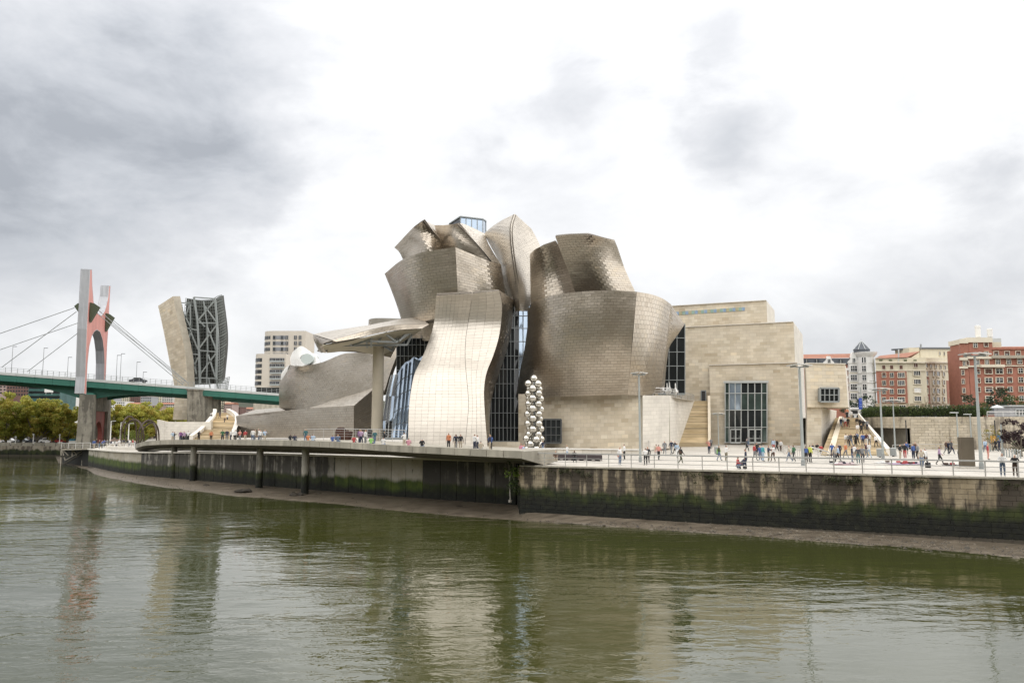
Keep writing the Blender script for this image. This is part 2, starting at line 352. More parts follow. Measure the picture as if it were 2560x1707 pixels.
# ------------------------------------------------------------------ setting: river, mud, quays, ground
def stain_mat(name, base, base2, dark, zg, zd, streak=.5, attr=.12, green=((.013, .019, .006), (.045, .056, .012)), amp=3.0):
    """tide-stained wall: streaks run down from the top, algae below zg, black weed below zd (metres above the river)"""
    m = bpy.data.materials.new(name); m.use_nodes = True; nt = m.node_tree; N = nt.nodes; L = nt.links; b = N['Principled BSDF']; b.inputs['Roughness'].default_value = .85
    geo = N.new('ShaderNodeNewGeometry'); pos = geo.outputs['Position']; sep = N.new('ShaderNodeSeparateXYZ'); L.new(pos, sep.inputs[0])
    def noise(scale, st, det=5, rough=.6):
        mp = N.new('ShaderNodeMapping'); mp.inputs['Scale'].default_value = st; L.new(pos, mp.inputs[0])
        n = N.new('ShaderNodeTexNoise'); n.inputs['Scale'].default_value = scale; n.inputs['Detail'].default_value = det; n.inputs['Roughness'].default_value = rough; L.new(mp.outputs[0], n.inputs['Vector']); return n.outputs['Fac']
    def ma(op, a, c, cl=False):
        n = N.new('ShaderNodeMath'); n.operation = op; n.use_clamp = cl
        for i, x in enumerate((a, c)):
            if isinstance(x, (int, float)): n.inputs[i].default_value = x
            else: L.new(x, n.inputs[i])
        return n.outputs[0]
    def mr(x, a, c, lo=0, hi=1):
        n = N.new('ShaderNodeMapRange'); n.interpolation_type = 'SMOOTHSTEP'; L.new(x, n.inputs['Value']); n.inputs['From Min'].default_value = a; n.inputs['From Max'].default_value = c
        n.inputs['To Min'].default_value = lo; n.inputs['To Max'].default_value = hi; return n.outputs[0]
    def mix(f, a, c):
        n = N.new('ShaderNodeMix'); n.data_type = 'RGBA'; L.new(f, n.inputs[0])
        for i, x in ((6, a), (7, c)):
            if isinstance(x, tuple): n.inputs[i].default_value = (*x, 1)
            else: L.new(x, n.inputs[i])
        return n.outputs[2]
    z = ma('ADD', sep.outputs[2], ma('MULTIPLY', ma('SUBTRACT', noise(.5, (1, 1, .22), 7, .65), .5), amp))
    at = N.new('ShaderNodeAttribute'); at.attribute_name = 'rnd'
    c = mix(mr(noise(.5, (1, 1, 1)), .35, .65), base, base2)
    st = ma('ADD', noise(.85, (1, 1, .05), 5, .62), ma('MULTIPLY', ma('SUBTRACT', noise(2.5, (1, 1, .4), 4), .5), .25))
    st = ma('ADD', st, ma('MULTIPLY', ma('SUBTRACT', noise(.16, (1, 1, .25), 4), .5), .55)); st = ma('ADD', st, ma('MULTIPLY', ma('SUBTRACT', noise(.55, (1, 1, 1.6), 4), .5), .30))
    c = mix(ma('MULTIPLY', mr(st, .5 - .16 * streak, .60 - .10 * streak), .92), c, dark)
    c = mix(mr(noise(3.0, (1, 1, .7), 5), .6, .75, 0, .6), c, tuple(x * .35 for x in base))
    g = mix(mr(noise(1.1, (1, 1, .5)), .35, .7), *green)
    c = mix(mr(z, zg + .25, zg - .35), c, g)
    c = mix(mr(z, zd + .7, zd - .1), c, mix(mr(noise(2.2, (1, 1, 1)), .4, .7), (.004, .005, .003), (.015, .016, .008)))
    c = mix(mr(ma('ADD', sep.outputs[2], ma('MULTIPLY', noise(3, (1, 1, .6)), .3)), .62, .5, 0, .55), c, (.12, .10, .075))
    sc_ = N.new('ShaderNodeVectorMath'); sc_.operation = 'SCALE'; L.new(c, sc_.inputs[0]); L.new(mr(at.outputs['Fac'], 0, 1, 1 - attr, 1 + attr), sc_.inputs['Scale'])
    L.new(sc_.outputs[0], b.inputs['Base Color'])
    bp = N.new('ShaderNodeBump'); bp.inputs['Strength'].default_value = .5; bp.inputs['Distance'].default_value = .06; L.new(noise(4, (1, 1, 1), 6), bp.inputs['Height']); L.new(bp.outputs[0], b.inputs['Normal'])
    MATS[name] = m; return m
QUAY = stain_mat('quay_stone', (.30, .24, .155), (.43, .36, .255), (.045, .036, .028), 2.75, 1.55, .68, .12)
EMBANK = stain_mat('embankment_concrete', (.36, .32, .245), (.44, .41, .35), (.14, .13, .11), 2.5, 1.0, -.7, .08, ((.03, .05, .008), (.075, .105, .014)), 1.1)
EMBANK_DK = stain_mat('embankment_stained_shaded', (.26, .24, .20), (.38, .36, .32), (.05, .046, .04), 2.3, 1.2, .95, .1, amp=1.1)  # dark streaks, plus the shade under the walkway put into the colour
PIER = stain_mat('pier_concrete', (.19, .175, .14), (.27, .25, .205), (.10, .092, .075), .6, .2, .1, .05)

def water_mat():
    m = bpy.data.materials.new('river_water'); m.use_nodes = True; nt = m.node_tree; N = nt.nodes; L = nt.links; b = N['Principled BSDF']
    b.inputs['Base Color'].default_value = (.040, .044, .010, 1); b.inputs['Roughness'].default_value = .02; b.inputs['IOR'].default_value = 2.2
    geo = N.new('ShaderNodeNewGeometry')
    def noise(st, sc, det, rough, dist=0.0, rot=0.0, off=0):
        mp = N.new('ShaderNodeMapping'); mp.inputs['Scale'].default_value = st; mp.inputs['Rotation'].default_value = (0, 0, rot); mp.inputs['Location'].default_value = (off, off, 0); L.new(geo.outputs['Position'], mp.inputs[0])
        n = N.new('ShaderNodeTexNoise'); n.inputs['Scale'].default_value = sc; n.inputs['Detail'].default_value = det; n.inputs['Roughness'].default_value = rough; n.inputs['Distortion'].default_value = dist; L.new(mp.outputs[0], n.inputs['Vector']); return n.outputs['Fac']
    def ma(op, a, c):
        n = N.new('ShaderNodeMath'); n.operation = op
        for i, x in enumerate((a, c)):
            if isinstance(x, (int, float)): n.inputs[i].default_value = x
            else: L.new(x, n.inputs[i])
        return n.outputs[0]
    a = noise((.45, 1, 1), .42, 2, .5, .4, .12); c = noise((.5, 1, 1), 1.5, 3, .55, .6, -.1, 7); e = noise((.7, 1, 1), 4.2, 2, .5, .2, .3, 3)
    calm = noise((.5, 1, 1), .05, 3, .5, .6, .2, 11)
    mr = N.new('ShaderNodeMapRange'); mr.interpolation_type = 'SMOOTHSTEP'; L.new(calm, mr.inputs['Value']); mr.inputs['From Min'].default_value = .38; mr.inputs['From Max'].default_value = .62; mr.inputs['To Min'].default_value = .35; mr.inputs['To Max'].default_value = 1.25
    h = ma('ADD', ma('MULTIPLY', a, .75), ma('ADD', ma('MULTIPLY', c, .36), ma('MULTIPLY', e, .045)))
    h = ma('MULTIPLY', h, mr.outputs[0])
    bp = N.new('ShaderNodeBump'); bp.inputs['Strength'].default_value = 1.0; bp.inputs['Distance'].default_value = .115
    L.new(h, bp.inputs['Height']); L.new(bp.outputs[0], b.inputs['Normal'])
    return m
WATER = water_mat()
tag(mesh_obj('water', [(-6000, -42, 0), (6000, -42, 0), (6000, 9000, 0), (-6000, 9000, 0)], [(0, 1, 2, 3)], WATER), 'olive green rippled river water with reflections', None, kind='structure')

MUD = mat('wet_mud', (.105, .083, .058), .45, 0, .3, 1.6, bump=1.0, c2=(.185, .152, .112), stretch=(.4, 1, 1), spec=.5, detail=9)
HILLM = mat('hillside', (.035, .045, .02), .95, 0, .35, .02, c2=(.07, .065, .04))

Q0, Q1 = PZ(1300, 1163, 4.8), PZ(2560, 1195, 4.8)
QD = (Q1 - Q0).normalized(); QN = Vector((QD.y, -QD.x, 0))     # QN points to the river
QE = Q1 + QD * 45
# embankment line: (pixel column, distance, height of the top)
EMB = [(1290, 79, 4.75), (1120, 84, 4.75), (975, 89, 4.7), (860, 94, 4.65), (740, 99.5, 4.6), (647, 105, 4.5), (560, 110, 4.4), (487, 115, 4.3), (420, 120, 4.1), (360, 125, 3.95), (307, 132, 3.8), (262, 142, 3.65), (226, 153, 3.5)]
EB = [P(u, 1055, y).xy.to_3d() for u, y, z in EMB]; EZ = [z for *_, z in EMB]
FARB = [Vector((-99, 196, 0)), Vector((-118, 203, 0)), Vector((-190, 214, 0)), Vector((-420, 250, 0))]
def ground():
    fr = [(QE, 4.8), (Q1, 4.8), (Q0, 4.8), (Q0 + Vector((-.3, 7, 0)), 4.8)] + [(p + Vector((.4, .8, 0)), z) for p, z in zip(EB, EZ)] + [(FARB[0] + Vector((3, -1, 0)), 3.4)]
    V = []; Fc = []
    for p, z in fr:
        V.append((p.x, p.y, z)); V.append((p.x * 1.0 + (p.x * .15), max(p.y + 30, 165), z)); V.append((p.x * 2.4, 700, z))
    for i in range(len(fr) - 1):
        for k in range(2): a = i * 3 + k; Fc.append((a, a + 3, a + 4, a + 1))
    tag(mesh_obj('plaza', V, Fc, PLAZA), 'pale stone riverside plaza in front of the museum', None, kind='structure')
    V = []; fr = [FARB[0] + Vector((3.5, -1, 0))] + FARB; Fc = [(i * 2, i * 2 + 2, i * 2 + 3, i * 2 + 1) for i in range(4)]
    for p in fr: V += [(p.x, p.y, 2.6), (p.x * 2.2 + 60, 520, 2.6)]
    tag(mesh_obj('promenade', V, Fc, mat('bank_paving', (.13, .125, .105), .9, 0, .2, .4)), 'grey promenade ground under the plane trees', None, kind='structure')
ground()
def terrain():
    """the hills that close the valley behind the town, and the unseen bank behind the viewer, raised for its reflection in the titanium"""
    V = []; Fc = []; nx, ny = 90, 26
    for j in range(ny):
        for i in range(nx):
            x = -1600 + 3200 * i / (nx - 1); y = 420 + (j / (ny - 1))**1.6 * 3500
            h = 3 + 46 * max(0, min(1, (y - 430) / 420))
            h *= .55 + .45 * math.sin(x * .0045 + 3.9) + .18 * math.sin(x * .019 + y * .006)
            if x > -120: h *= max(.06, 1 - (x + 120) / 160)
            V.append((x, y, 2.0 + h + 2.0 * random.random()))
    for j in range(ny - 1):
        for i in range(nx - 1): a = j * nx + i; Fc.append((a, a + 1, a + nx + 1, a + nx))
    tag(mesh_obj('hill', V, Fc, HILLM, smooth=True), 'wooded hillside behind the town', None, kind='structure')
    V = []; Fc = []; nx, ny = 60, 14
    for j in range(ny):
        for i in range(nx):
            x = -900 + 1800 * i / (nx - 1); y = -14 - (j / (ny - 1))**1.5 * 420
            h = 4.6 + (max(0, -y - 24) / 396)**.6 * 150 * (.85 + .2 * math.sin(x * .013) + .1 * math.sin(x * .041))
            V.append((x, y, h if j else -1))
    for j in range(ny - 1):
        for i in range(nx - 1): a = j * nx + i; Fc.append((a, a + 1, a + nx + 1, a + nx))
    tag(mesh_obj('near_bank', V, Fc, mat('bank_green', (.05, .052, .03), .95, 0, .4, .03, c2=(.13, .12, .09)), smooth=True), 'unseen green hillside of the bank the picture is taken from, raised for reflections', None, kind='structure')
terrain()

def mud():
    top = [QE - UP * 4.75, Q1 - UP * 4.66, (Q0 + Q1) / 2 - UP * 4.42, Q0 - UP * 4.2] + [Vector((p.x, p.y, .62 - .3 * k / 12)) for k, p in enumerate(EB)] + [Vector((-97, 190, .25)), Vector((-118, 202, .1))]
    px = [(4600, 1602), (3700, 1512), (2900, 1432), (2560, 1398), (2068, 1357), (1632, 1324), (1295, 1302), (1088, 1288), (900, 1268), (762, 1255), (615, 1244), (487, 1230), (360, 1212), (270, 1197), (222, 1182), (180, 1166), (150, 1166)]
    wl = [PZ(u, v, -.03) for u, v in px]
    n = 150; A = cr_sample(top, n, True); B = cr_sample(wl, n)
    # keep pairs aligned by pixel column
    ua = CX + F * A[:, 0] / A[:, 1]; ub = CX + F * B[:, 0] / B[:, 1]; us = np.concatenate([np.linspace(4300, 2620, 25), np.linspace(2600, 150, n - 25)])
    A = np.stack([np.interp(us, ua[::-1], A[::-1, k]) for k in range(3)], 1); B = np.stack([np.interp(us, ub[::-1], B[::-1, k]) for k in range(3)], 1)
    m = 14; V = []; Fc = []
    for i in range(n):
        for j in range(m):
            t = j / (m - 1); p = A[i] * (1 - t) + B[i] * t
            edge = math.sin(i * .9) * .35 + math.sin(i * .37 + 2) * .5 if j == m - 1 else 0
            p[2] = p[2] * 1.0 + (math.sin(p[0] * 1.3 + p[1]) * .03 + random.uniform(-.03, .03)) * (0 < j < m - 1) - (j == m - 1) * .12
            p[0] += edge * .4; p[1] += edge * .5
            V.append(p)
        V.append((A[i][0] + .3, A[i][1] + 1.2, A[i][2] + .02))
    m += 1
    for i in range(n - 1):
        for j in range(m - 2): a = i * m + j; Fc.append((a, a + 1, a + m + 1, a + m))
        Fc.append((i * m, (i + 1) * m, (i + 1) * m + m - 1, i * m + m - 1))
    tag(mesh_obj('riverbed_mud', V, Fc, MUD, smooth=True), 'wet grey brown mud bank exposed along the river', None, kind='structure')
mud()

# --- stone quay under the plaza
quay = thing('quay_wall', 'old stained stone block quay wall under the plaza railing', 'quay wall', tuple(Q0))
qb = MB().hexa([Vector((p.x, p.y, z)) for z in (-1, 4.79) for p in (Q0 + QN * -.02, QE + QN * -.02, QE - QN * 2, Q0 - QN * 2)]).build('core', CONC_DARK, quay)
G = quad_grid(Vector((Q0.x, Q0.y, .15)), Vector((QE.x, QE.y, .0)), Vector((QE.x, QE.y, 4.69)), Vector((Q0.x, Q0.y, 4.69)))
tiles('quay', quay, G, .95, .37, QUAY, off=.05, gap=.022, tilt=.012, bond='rand', seed=3, name='stone')
for k in range(50):
    a = Q0 + QD * (k * 2.1); b = Q0 + QD * (k * 2.1 + 2.08)
    if (b - Q0).length > (QE - Q0).length: break
    MB().hexa([Vector((p.x, p.y, z)) for z in (4.70, 4.83) for p in (a + QN * .22, b + QN * .22, b - QN * .5, a - QN * .5)], random.random()).build('coping_stone', CONC, quay)
# return wall at the corner
G = quad_grid(Vector((Q0.x - .25, Q0.y + 7.5, .3)), Vector((Q0.x - .02, Q0.y, .3)), Vector((Q0.x - .02, Q0.y, 4.55)), Vector((Q0.x - .25, Q0.y + 7.5, 4.55)))
tiles('quay', quay, G, .95, .37, QUAY, off=.04, gap=.035, bond='rand', seed=4, name='stone')
finalize('quay', 300)

# --- concrete embankment, one panel after another
emb = thing('embankment_wall', 'concrete panel embankment wall with green algae below the curved walkway', 'embankment', tuple(EB[6]))
pts = cr_sample([Vector((p.x, p.y, z)) for p, z in zip(EB, EZ)], 400); cum = np.r_[0, np.cumsum(np.linalg.norm(np.diff(pts[:, :2], axis=0), axis=1))]
nP = 46
for k in range(nP):
    i0, i1 = [int(np.searchsorted(cum, cum[-1] * x / nP)) for x in (k, k + 1)]; i1 = min(i1, 399)
    a, b = Vector(pts[i0]), Vector(pts[i1]); d = (b - a); d.z = 0; d.normalize(); a2 = a + d * .03; b2 = b - d * .03; nn = Vector((d.y, -d.x, 0)); nn = nn if nn.y < 0 else -nn
    o = random.uniform(0, .05)
    dk = 12 < k < 34 and True
    m_ = EMBANK_DK if (k < 5 or 10 < k < 31) else EMBANK  # second dark run paints the walkway's shade along with the stains
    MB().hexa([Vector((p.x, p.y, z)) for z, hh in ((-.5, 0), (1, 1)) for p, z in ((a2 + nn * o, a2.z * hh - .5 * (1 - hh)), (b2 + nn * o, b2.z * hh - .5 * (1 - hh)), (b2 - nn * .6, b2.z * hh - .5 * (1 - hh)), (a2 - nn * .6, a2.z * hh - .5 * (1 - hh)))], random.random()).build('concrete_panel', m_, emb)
for seg in range(0, 399, 19):
    a, b = Vector(pts[seg]), Vector(pts[min(seg + 19, 399)])
    mid = Vector((0, -.12, .1)); MB().bar(a + mid, b + mid, .5, .2).build('coping', LIME_PALE, emb)
a, b = EB[-1], FARB[0]
o = MB().hexa([Vector((p.x, p.y, z)) for z in (-.5, 3.5) for p in (a, b, b + Vector((1, .5, 0)), a + Vector((1, .5, 0)))]).build('return_panel', EMBANK, emb)

# --- far bank with parapet
fb = thing('far_bank_wall', 'low mossy stone river wall with pale parapet below the plane trees', 'river wall', tuple(FARB[1]))
FBM = stain_mat('far_bank_stone', (.34, .29, .22), (.42, .38, .31), (.12, .1, .08), 1.7, .3, .1)
for a, b, nb in ((FARB[0], FARB[1], 6), (FARB[1], FARB[2], 22), (FARB[2], FARB[3], 40)):
    for k in range(nb):
        p = a.lerp(b, k / nb); q = a.lerp(b, (k + .98) / nb); n_ = Vector((.1, .9, 0))
        MB().hexa([Vector((x.x, x.y, z)) for z in (-.5, 2.65) for x in (p, q, q + n_, p + n_)], random.random()).build('wall_block', FBM, fb)
        if k % 1 == 0: MB().hexa([Vector((x.x, x.y + .2, z)) for z in (2.66, 3.5) for x in (p, p.lerp(q, .9), p.lerp(q, .9) + n_ * .25, p + n_ * .25)], random.random()).build('parapet_panel', CONC, fb)

# --- curved raised walkway
WK = [(1304, 1128.5, 70.5), (1200, 1124, 73), (1115, 1119.7, 75.5), (969, 1113, 80.5), (860, 1106, 85), (742, 1102, 91), (636, 1100.6, 98), (551, 1100, 105), (445, 1100, 114), (394, 1101.6, 119), (360, 1104.8, 123), (338, 1112, 127)]
WKP = [P(*w) for w in WK]; WKS = cr_sample(WKP, 90)
walk = thing('raised_walkway', 'curved concrete pedestrian walkway raised on round columns over the mud', 'walkway', tuple(WKP[6]))
def walkway():
    n = len(WKS); tang = np.gradient(WKS, axis=0); tang[:, 2] = 0; tang /= np.linalg.norm(tang, axis=1, keepdims=True)
    inn = np.stack([tang[:, 1], -tang[:, 0], tang[:, 0] * 0], 1); inn *= np.sign(inn[:, 1:2])
    wid = np.linspace(6.5, 6.5, n)[:, None]; wid[-8:] *= np.linspace(1, .25, 8)[:, None]
    dep = .62; A = WKS; z = lambda d: np.array([0, 0, d])
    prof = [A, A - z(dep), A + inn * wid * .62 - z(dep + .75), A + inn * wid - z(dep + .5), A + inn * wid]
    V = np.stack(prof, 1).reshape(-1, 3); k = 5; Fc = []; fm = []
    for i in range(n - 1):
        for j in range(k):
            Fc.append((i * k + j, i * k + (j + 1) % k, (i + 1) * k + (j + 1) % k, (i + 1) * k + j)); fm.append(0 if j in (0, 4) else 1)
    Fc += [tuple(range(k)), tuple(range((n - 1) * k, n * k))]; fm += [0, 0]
    mesh_obj('deck', V, Fc, parent=walk, mats=[CONC, CONC_DARK], fm=fm)  # underside faces in darker concrete: soffit shade put into the colour
    # edge beam cast in lengths
    for i in range(0, n - 2, 2):
        a, b = Vector(A[i]), Vector(A[min(i + 2, n - 1)]); d = (b - a).normalized(); a2 = a + d * .03; b2 = b - d * .03; ii = Vector(inn[i]); ij = Vector(inn[min(i + 2, n - 1)])
        MB().hexa([a2 - ii * .1 - UP * .6, b2 - ij * .1 - UP * .6, b2 + ij * .35 - UP * .6, a2 + ii * .35 - UP * .6, a2 - ii * .1 + UP * .06, b2 - ij * .1 + UP * .06, b2 + ij * .35 + UP * .06, a2 + ii * .35 + UP * .06], random.random()).build('edge_panel', CONC, walk)
    for u in (444, 495, 657, 765):
        bk_ = 1.6 if u < 500 else 2.4; i = int(np.argmin(np.abs(CX + F * (A[:, 0] + inn[:, 0] * bk_) / (A[:, 1] + inn[:, 1] * bk_) - u))); c = Vector(A[i] + inn[i] * bk_)
        MB().tube((c.x, c.y, -.6), (c.x, c.y, c.z - .95), .44, .44, 14).build('column', PIER_COL, walk, smooth=False)
    return A, inn
PIER_COL = stain_mat('column_concrete', (.30, .28, .235), (.38, .36, .31), (.12, .11, .09), 2.6, 1.5, .1)  # algae set high up the shaft; its darkening also paints the walkway's shade
WKA, WKI = walkway()
def on_walk(u, back=1.6):
    i = int(np.argmin(np.abs(CX + F * (WKA[:, 0] + WKI[:, 0] * back) / (WKA[:, 1] + WKI[:, 1] * back) - u))); p = WKA[i] + WKI[i] * back
    return Vector((p[0], p[1], p[2] + .0))
# low limestone kerb seen under the walkway
kb = thing('terrace_kerb', 'pale limestone kerb strip seen in the gap under the walkway', 'kerb', tuple(EB[5]))
for k in range(2, 11):
    a = Vector((EB[k].x, EB[k].y + 1.6, EZ[k] + .55)); b = Vector((EB[k + 1].x, EB[k + 1].y + 1.6, EZ[k + 1] + .55)); MB().bar(a, b.lerp(a, .01), .5, .5).build('kerb_stone', LIME_PALE, kb)

# --- street terrace behind the retaining wall
ST_BL, ST_BR, ST_TL, ST_TR = PZ(2052, 1139, 4.8), PZ(2222, 1139, 4.8), P(2089, 1044.3, 142), P(2146, 1043.3, 142)
RW = [P(u, 1055, y) for u, y in ((2160, 138), (2180, 129), (2210, 122), (2276, 117), (2462, 114.5), (3100, 110))]
ZS = 9.55
tr = [ (ST_TL.x - 14, ST_TL.y + 6), (ST_TL.x - .2, ST_TL.y + .1), (ST_TR.x + .2, ST_TR.y + .1)] + [(p.x, p.y + .4) for p in RW] + [(260, 112), (420, 520), (-20, 520), (20, 190)]
tag(mesh_obj('street', [(x, y, ZS) for x, y in tr], [tuple(range(len(tr)))], mat('street_paving', (.22, .21, .19), .9, 0, .15, .5)), 'upper street level behind the retaining wall', None, kind='structure')
rw = thing('retaining_wall', 'long weathered limestone retaining wall with a dark recess below the hedge', 'retaining wall', tuple(RW[4]))
RWM = stain_mat('retaining_stone', (.46, .40, .30), (.54, .48, .38), (.22, .19, .15), -3, -4, .1, .14)
MB().hexa([Vector((p.x, p.y + .05 + o, z)) for z in (4.7, ZS - .02) for p, o in ((RW[3], 0), (RW[5], 0), (RW[5], 1), (RW[3], 1))]).build('core', LIME_BACK, rw)
lo = [Vector((p.x, p.y, 4.75)) for p in RW[3:]]; hi = [Vector((p.x, p.y, ZS + .05)) for p in RW[3:]]
tiles('rwall', rw, loft([lo, hi], sharp_s=True), .95, .42, RWM, off=.03, gap=.035, seed=8, name='stone')
lo = [Vector((p.x, p.y, 7.9)) for p in RW[:4]]; hi = [Vector((p.x, p.y, ZS + .05)) for p in RW[:4]]
Gc = loft([lo, hi]); tiles('rwall', rw, Gc, .95, .42, RWM, off=.03, gap=.035, seed=9, name='stone'); shell('core', Gc, LIME_BACK, rw, .5)
G = quad_grid(P(2150, 1055, 140).xy.to_3d() + UP * 4.75, P(2285, 1055, 128).xy.to_3d() + UP * 4.75, P(2285, 1055, 128).xy.to_3d() + UP * 8, P(2150, 1055, 140).xy.to_3d() + UP * 8)
tiles('rwall', rw, G, 1.1, .5, LIME, off=.03, gap=.03, seed=10, weight=.5, name='stone')
MB().hexa([Vector((p.x, p.y + o, z)) for z in (4.7, 8) for p, o in ((RW[3], .3), (RW[3] + Vector((.9, 0, 0)), .3), (RW[3] + Vector((.9, 0, 0)), 12), (RW[3], 12))]).build('recess_cheek', CONC_DARK, rw)
finalize('rwall', 300)
# ------------------------------------------------------------------ the titanium museum
mus = thing('museum_building', 'sculptural museum of curved titanium shells and glass above the river', 'museum', tuple(P(1160, 1100, 112)))
TW, THT = .92, .39
def ti(rows, seed, weight=.4, m=None, thick=.5, sharp_s=False, sharp_t=False, tw=TW, th=THT, tilt=.014, side=1, name='titanium_shell', skip=None, patch=.26, bond=True, gap=.024):
    G = loft(rows, 41, sharp_s, sharp_t); p = shell(name, G, TI_BACK, mus, thick, side=side, inset=.2)
    tiles('ti', p, G, tw, th, m or TI, off=.03, gap=gap, rvar=.10, tilt=tilt, weight=weight, seed=seed, side=side, name='titanium_panel', skip=skip, patch=patch, bond=bond)
    return G
# front sheet, two leaves either side of a seam (left edge, seam, right edge by height)
LV = [1118, 1066, 1015, 974, 933, 893, 847, 806, 760, 738]
LE = [1020, 1021, 1023, 1028, 1037, 1056, 1074, 1085.4, 1089, 1091]
SE = [1162, 1167, 1171, 1169, 1165, 1162.5, 1164, 1170, 1177, 1180]
RE = [1219, 1214.5, 1211, 1210, 1216, 1231.5, 1246, 1252.5, 1255, 1248]
YD = [103.5, 104, 105, 106.3, 108.2, 110.6, 112.6, 113.3, 112.6, 111.8]
TOPV = {9: (738.5, 733.5, 726)}
rowsL, rowsR, rowsS = [], [], []
SB = [1225, 1223.5, 1226, 1234, 1247, 1261, 1274, 1280, 1284, 1287]      # where the dark flank meets the glass
SY = [108, 108.6, 110, 112.5, 115.5, 118.5, 121, 122, 122, 121]
for k, v in enumerate(LV):
    vl, vm, vr = TOPV.get(k, (v, v, v))
    rowsL.append([(LE[k], vl, YD[k] + .5), ((LE[k] * .5 + SE[k] * .5), (vl + vm) / 2, YD[k] + .0), (SE[k], vm, YD[k] + .35)])
    rowsR.append([(SE[k] + .8, vm, YD[k] + .35), ((SE[k] + RE[k]) / 2, (vm + vr) / 2, YD[k] + .15), (RE[k], vr, YD[k] + .5)])
    vb = v if k < 9 else 752
    rowsS.append([(RE[k] + .3, vr, YD[k] + .6), ((RE[k] + SB[k]) / 2 + 1, (vr + vb) / 2, (YD[k] + SY[k]) / 2 - .6), (SB[k], vb, SY[k])])
ti(rowsL, 11, 1.0, m=TI_LIGHT, tilt=.010, tw=.78, th=.5, bond=False, gap=.016); ti(rowsR, 12, 1.0, m=TI_LIGHT, tilt=.010, tw=.78, th=.5, bond=False, gap=.016); ti(rowsS, 13, .5, tilt=.012)
# middle-left petal: bulging bowl with a crease, then its right wing
ti([[(1016, 850, 127), (1045, 851, 121), (1075, 852, 118.5), (1146, 850, 117)],
    [(1003, 797, 126), (1035, 800, 119.5), (1075, 802, 117), (1145, 800, 116)],
    [(986, 745, 126), (1025, 738, 118.5), (1075, 728, 115.7), (1143, 724, 114.8)],
    [(962, 684, 127), (1010, 647, 118), (1062, 629.5, 114.8), (1138, 618, 113.8)]], 14, .6)
ti([[(1146, 850, 117), (1200, 850, 119), (1258, 850, 123)],
    [(1145, 800, 116), (1200, 800, 118), (1260, 800, 123)],
    [(1143, 724, 114.8), (1195, 727, 117.2), (1230, 728, 118.4), (1262, 735, 122)],
    [(1138, 618, 113.8), (1180, 635.5, 116.5), (1221, 652, 118.2), (1252, 661, 122.5)]], 15, .6)
# crown, back left: tip, fold, face
ti([[(1014, 665, 130), (1040, 660, 126), (1078, 668, 124), (1118, 668, 128)],
    [(1000, 633, 130), (1036, 617, 126.5), (1070, 612, 123.5), (1109, 615, 127)],
    [(986, 618.6, 131), (1031, 571, 126), (1044, 560, 124), (1060, 552, 122.6)]], 16, .4, thick=.15)
ti([[(1118, 668, 128), (1140, 668, 130)], [(1109, 615, 127), (1126, 615, 131)], [(1060, 552, 122.6), (1064, 553, 126), (1086, 563, 132)]], 17, .2, m=TI_LIGHT, thick=.15)
ti([[(1112, 668, 127), (1160, 668, 123.5), (1235, 668, 121)],
    [(1096, 604, 127.5), (1140, 600, 123), (1196, 616, 121.5)],
    [(1086, 563, 128), (1105, 563, 125.5), (1145, 559.5, 122)]], 18, .4, thick=.15)
ti([[(1231, 655, 121), (1240, 657, 122.5), (1251, 661, 124)],
    [(1188, 605, 121.5), (1205, 607, 124), (1222, 612, 127)],
    [(1145, 559.5, 122), (1158, 559.5, 125), (1211, 584, 131)]], 19, .3, m=TI_LIGHT, thick=.15)
# centre flower: two petals meeting on a ridge that rises to the point
RID = [(1300, 778, 121), (1295.6, 726, 120), (1287, 667, 119), (1281.5, 628, 119), (1278, 591, 119.5), (1279, 563, 120.5), (1287.5, 535, 122.5)]
ti([[(1287, 778, 123), (1294, 778, 121.5), RID[0]], [(1270, 735, 123), (1283, 732, 120.8), RID[1]], [(1254, 690, 124.5), (1270, 680, 120.8), RID[2]],
    [(1244, 648, 127), (1264, 638, 121.6), RID[3]], [(1226, 614, 129), (1252, 602, 122.8), RID[4]], [(1211, 584, 130), (1245, 571, 124), RID[5]], [(1214, 580, 130), (1246, 556, 126), RID[6]]], 20, .4, m=TI_LIGHT, thick=.12)
RR = [(1320, 778, 123.5), (1331, 738, 124.5), (1334, 690, 125), (1338, 650, 126.5), (1350, 616, 129), (1342, 597, 129), (1328, 572, 127.5)]
rr = []
for k in range(7):
    a, b = RID[k], RR[k]; bow = (-.6, -.7, .3, .3, .5, .5, .4)[k]
    rr.append([a, ((a[0] + b[0]) / 2, (a[1] + b[1]) / 2, (a[2] + b[2]) / 2 + bow), b])
ti(rr, 21, .4, m=TI_LIGHT, thick=.12)
# upper right drums
ti([[(1327, 762, 122), (1375, 752, 119), (1446, 738, 119.5)],
    [(1326, 690, 122), (1370, 676, 119), (1426, 668, 119.5)],
    [(1325, 636, 121.2), (1337, 624, 119), (1356, 614.5, 117.6), (1390, 602, 117.8)]], 22, .5)
ti([[(1441, 740, 116.8), (1520, 738, 116.2), (1591, 737, 119.3)],
    [(1421, 680, 115.9), (1495, 676, 115.0), (1562, 672, 118)],
    [(1399, 622, 114.8), (1470, 616, 113.7), (1545, 622, 116.4)],
    [(1388, 591, 114), (1434, 586, 113.2), (1480, 588, 112.9), (1536, 599.5, 115.6)]], 23, .6)
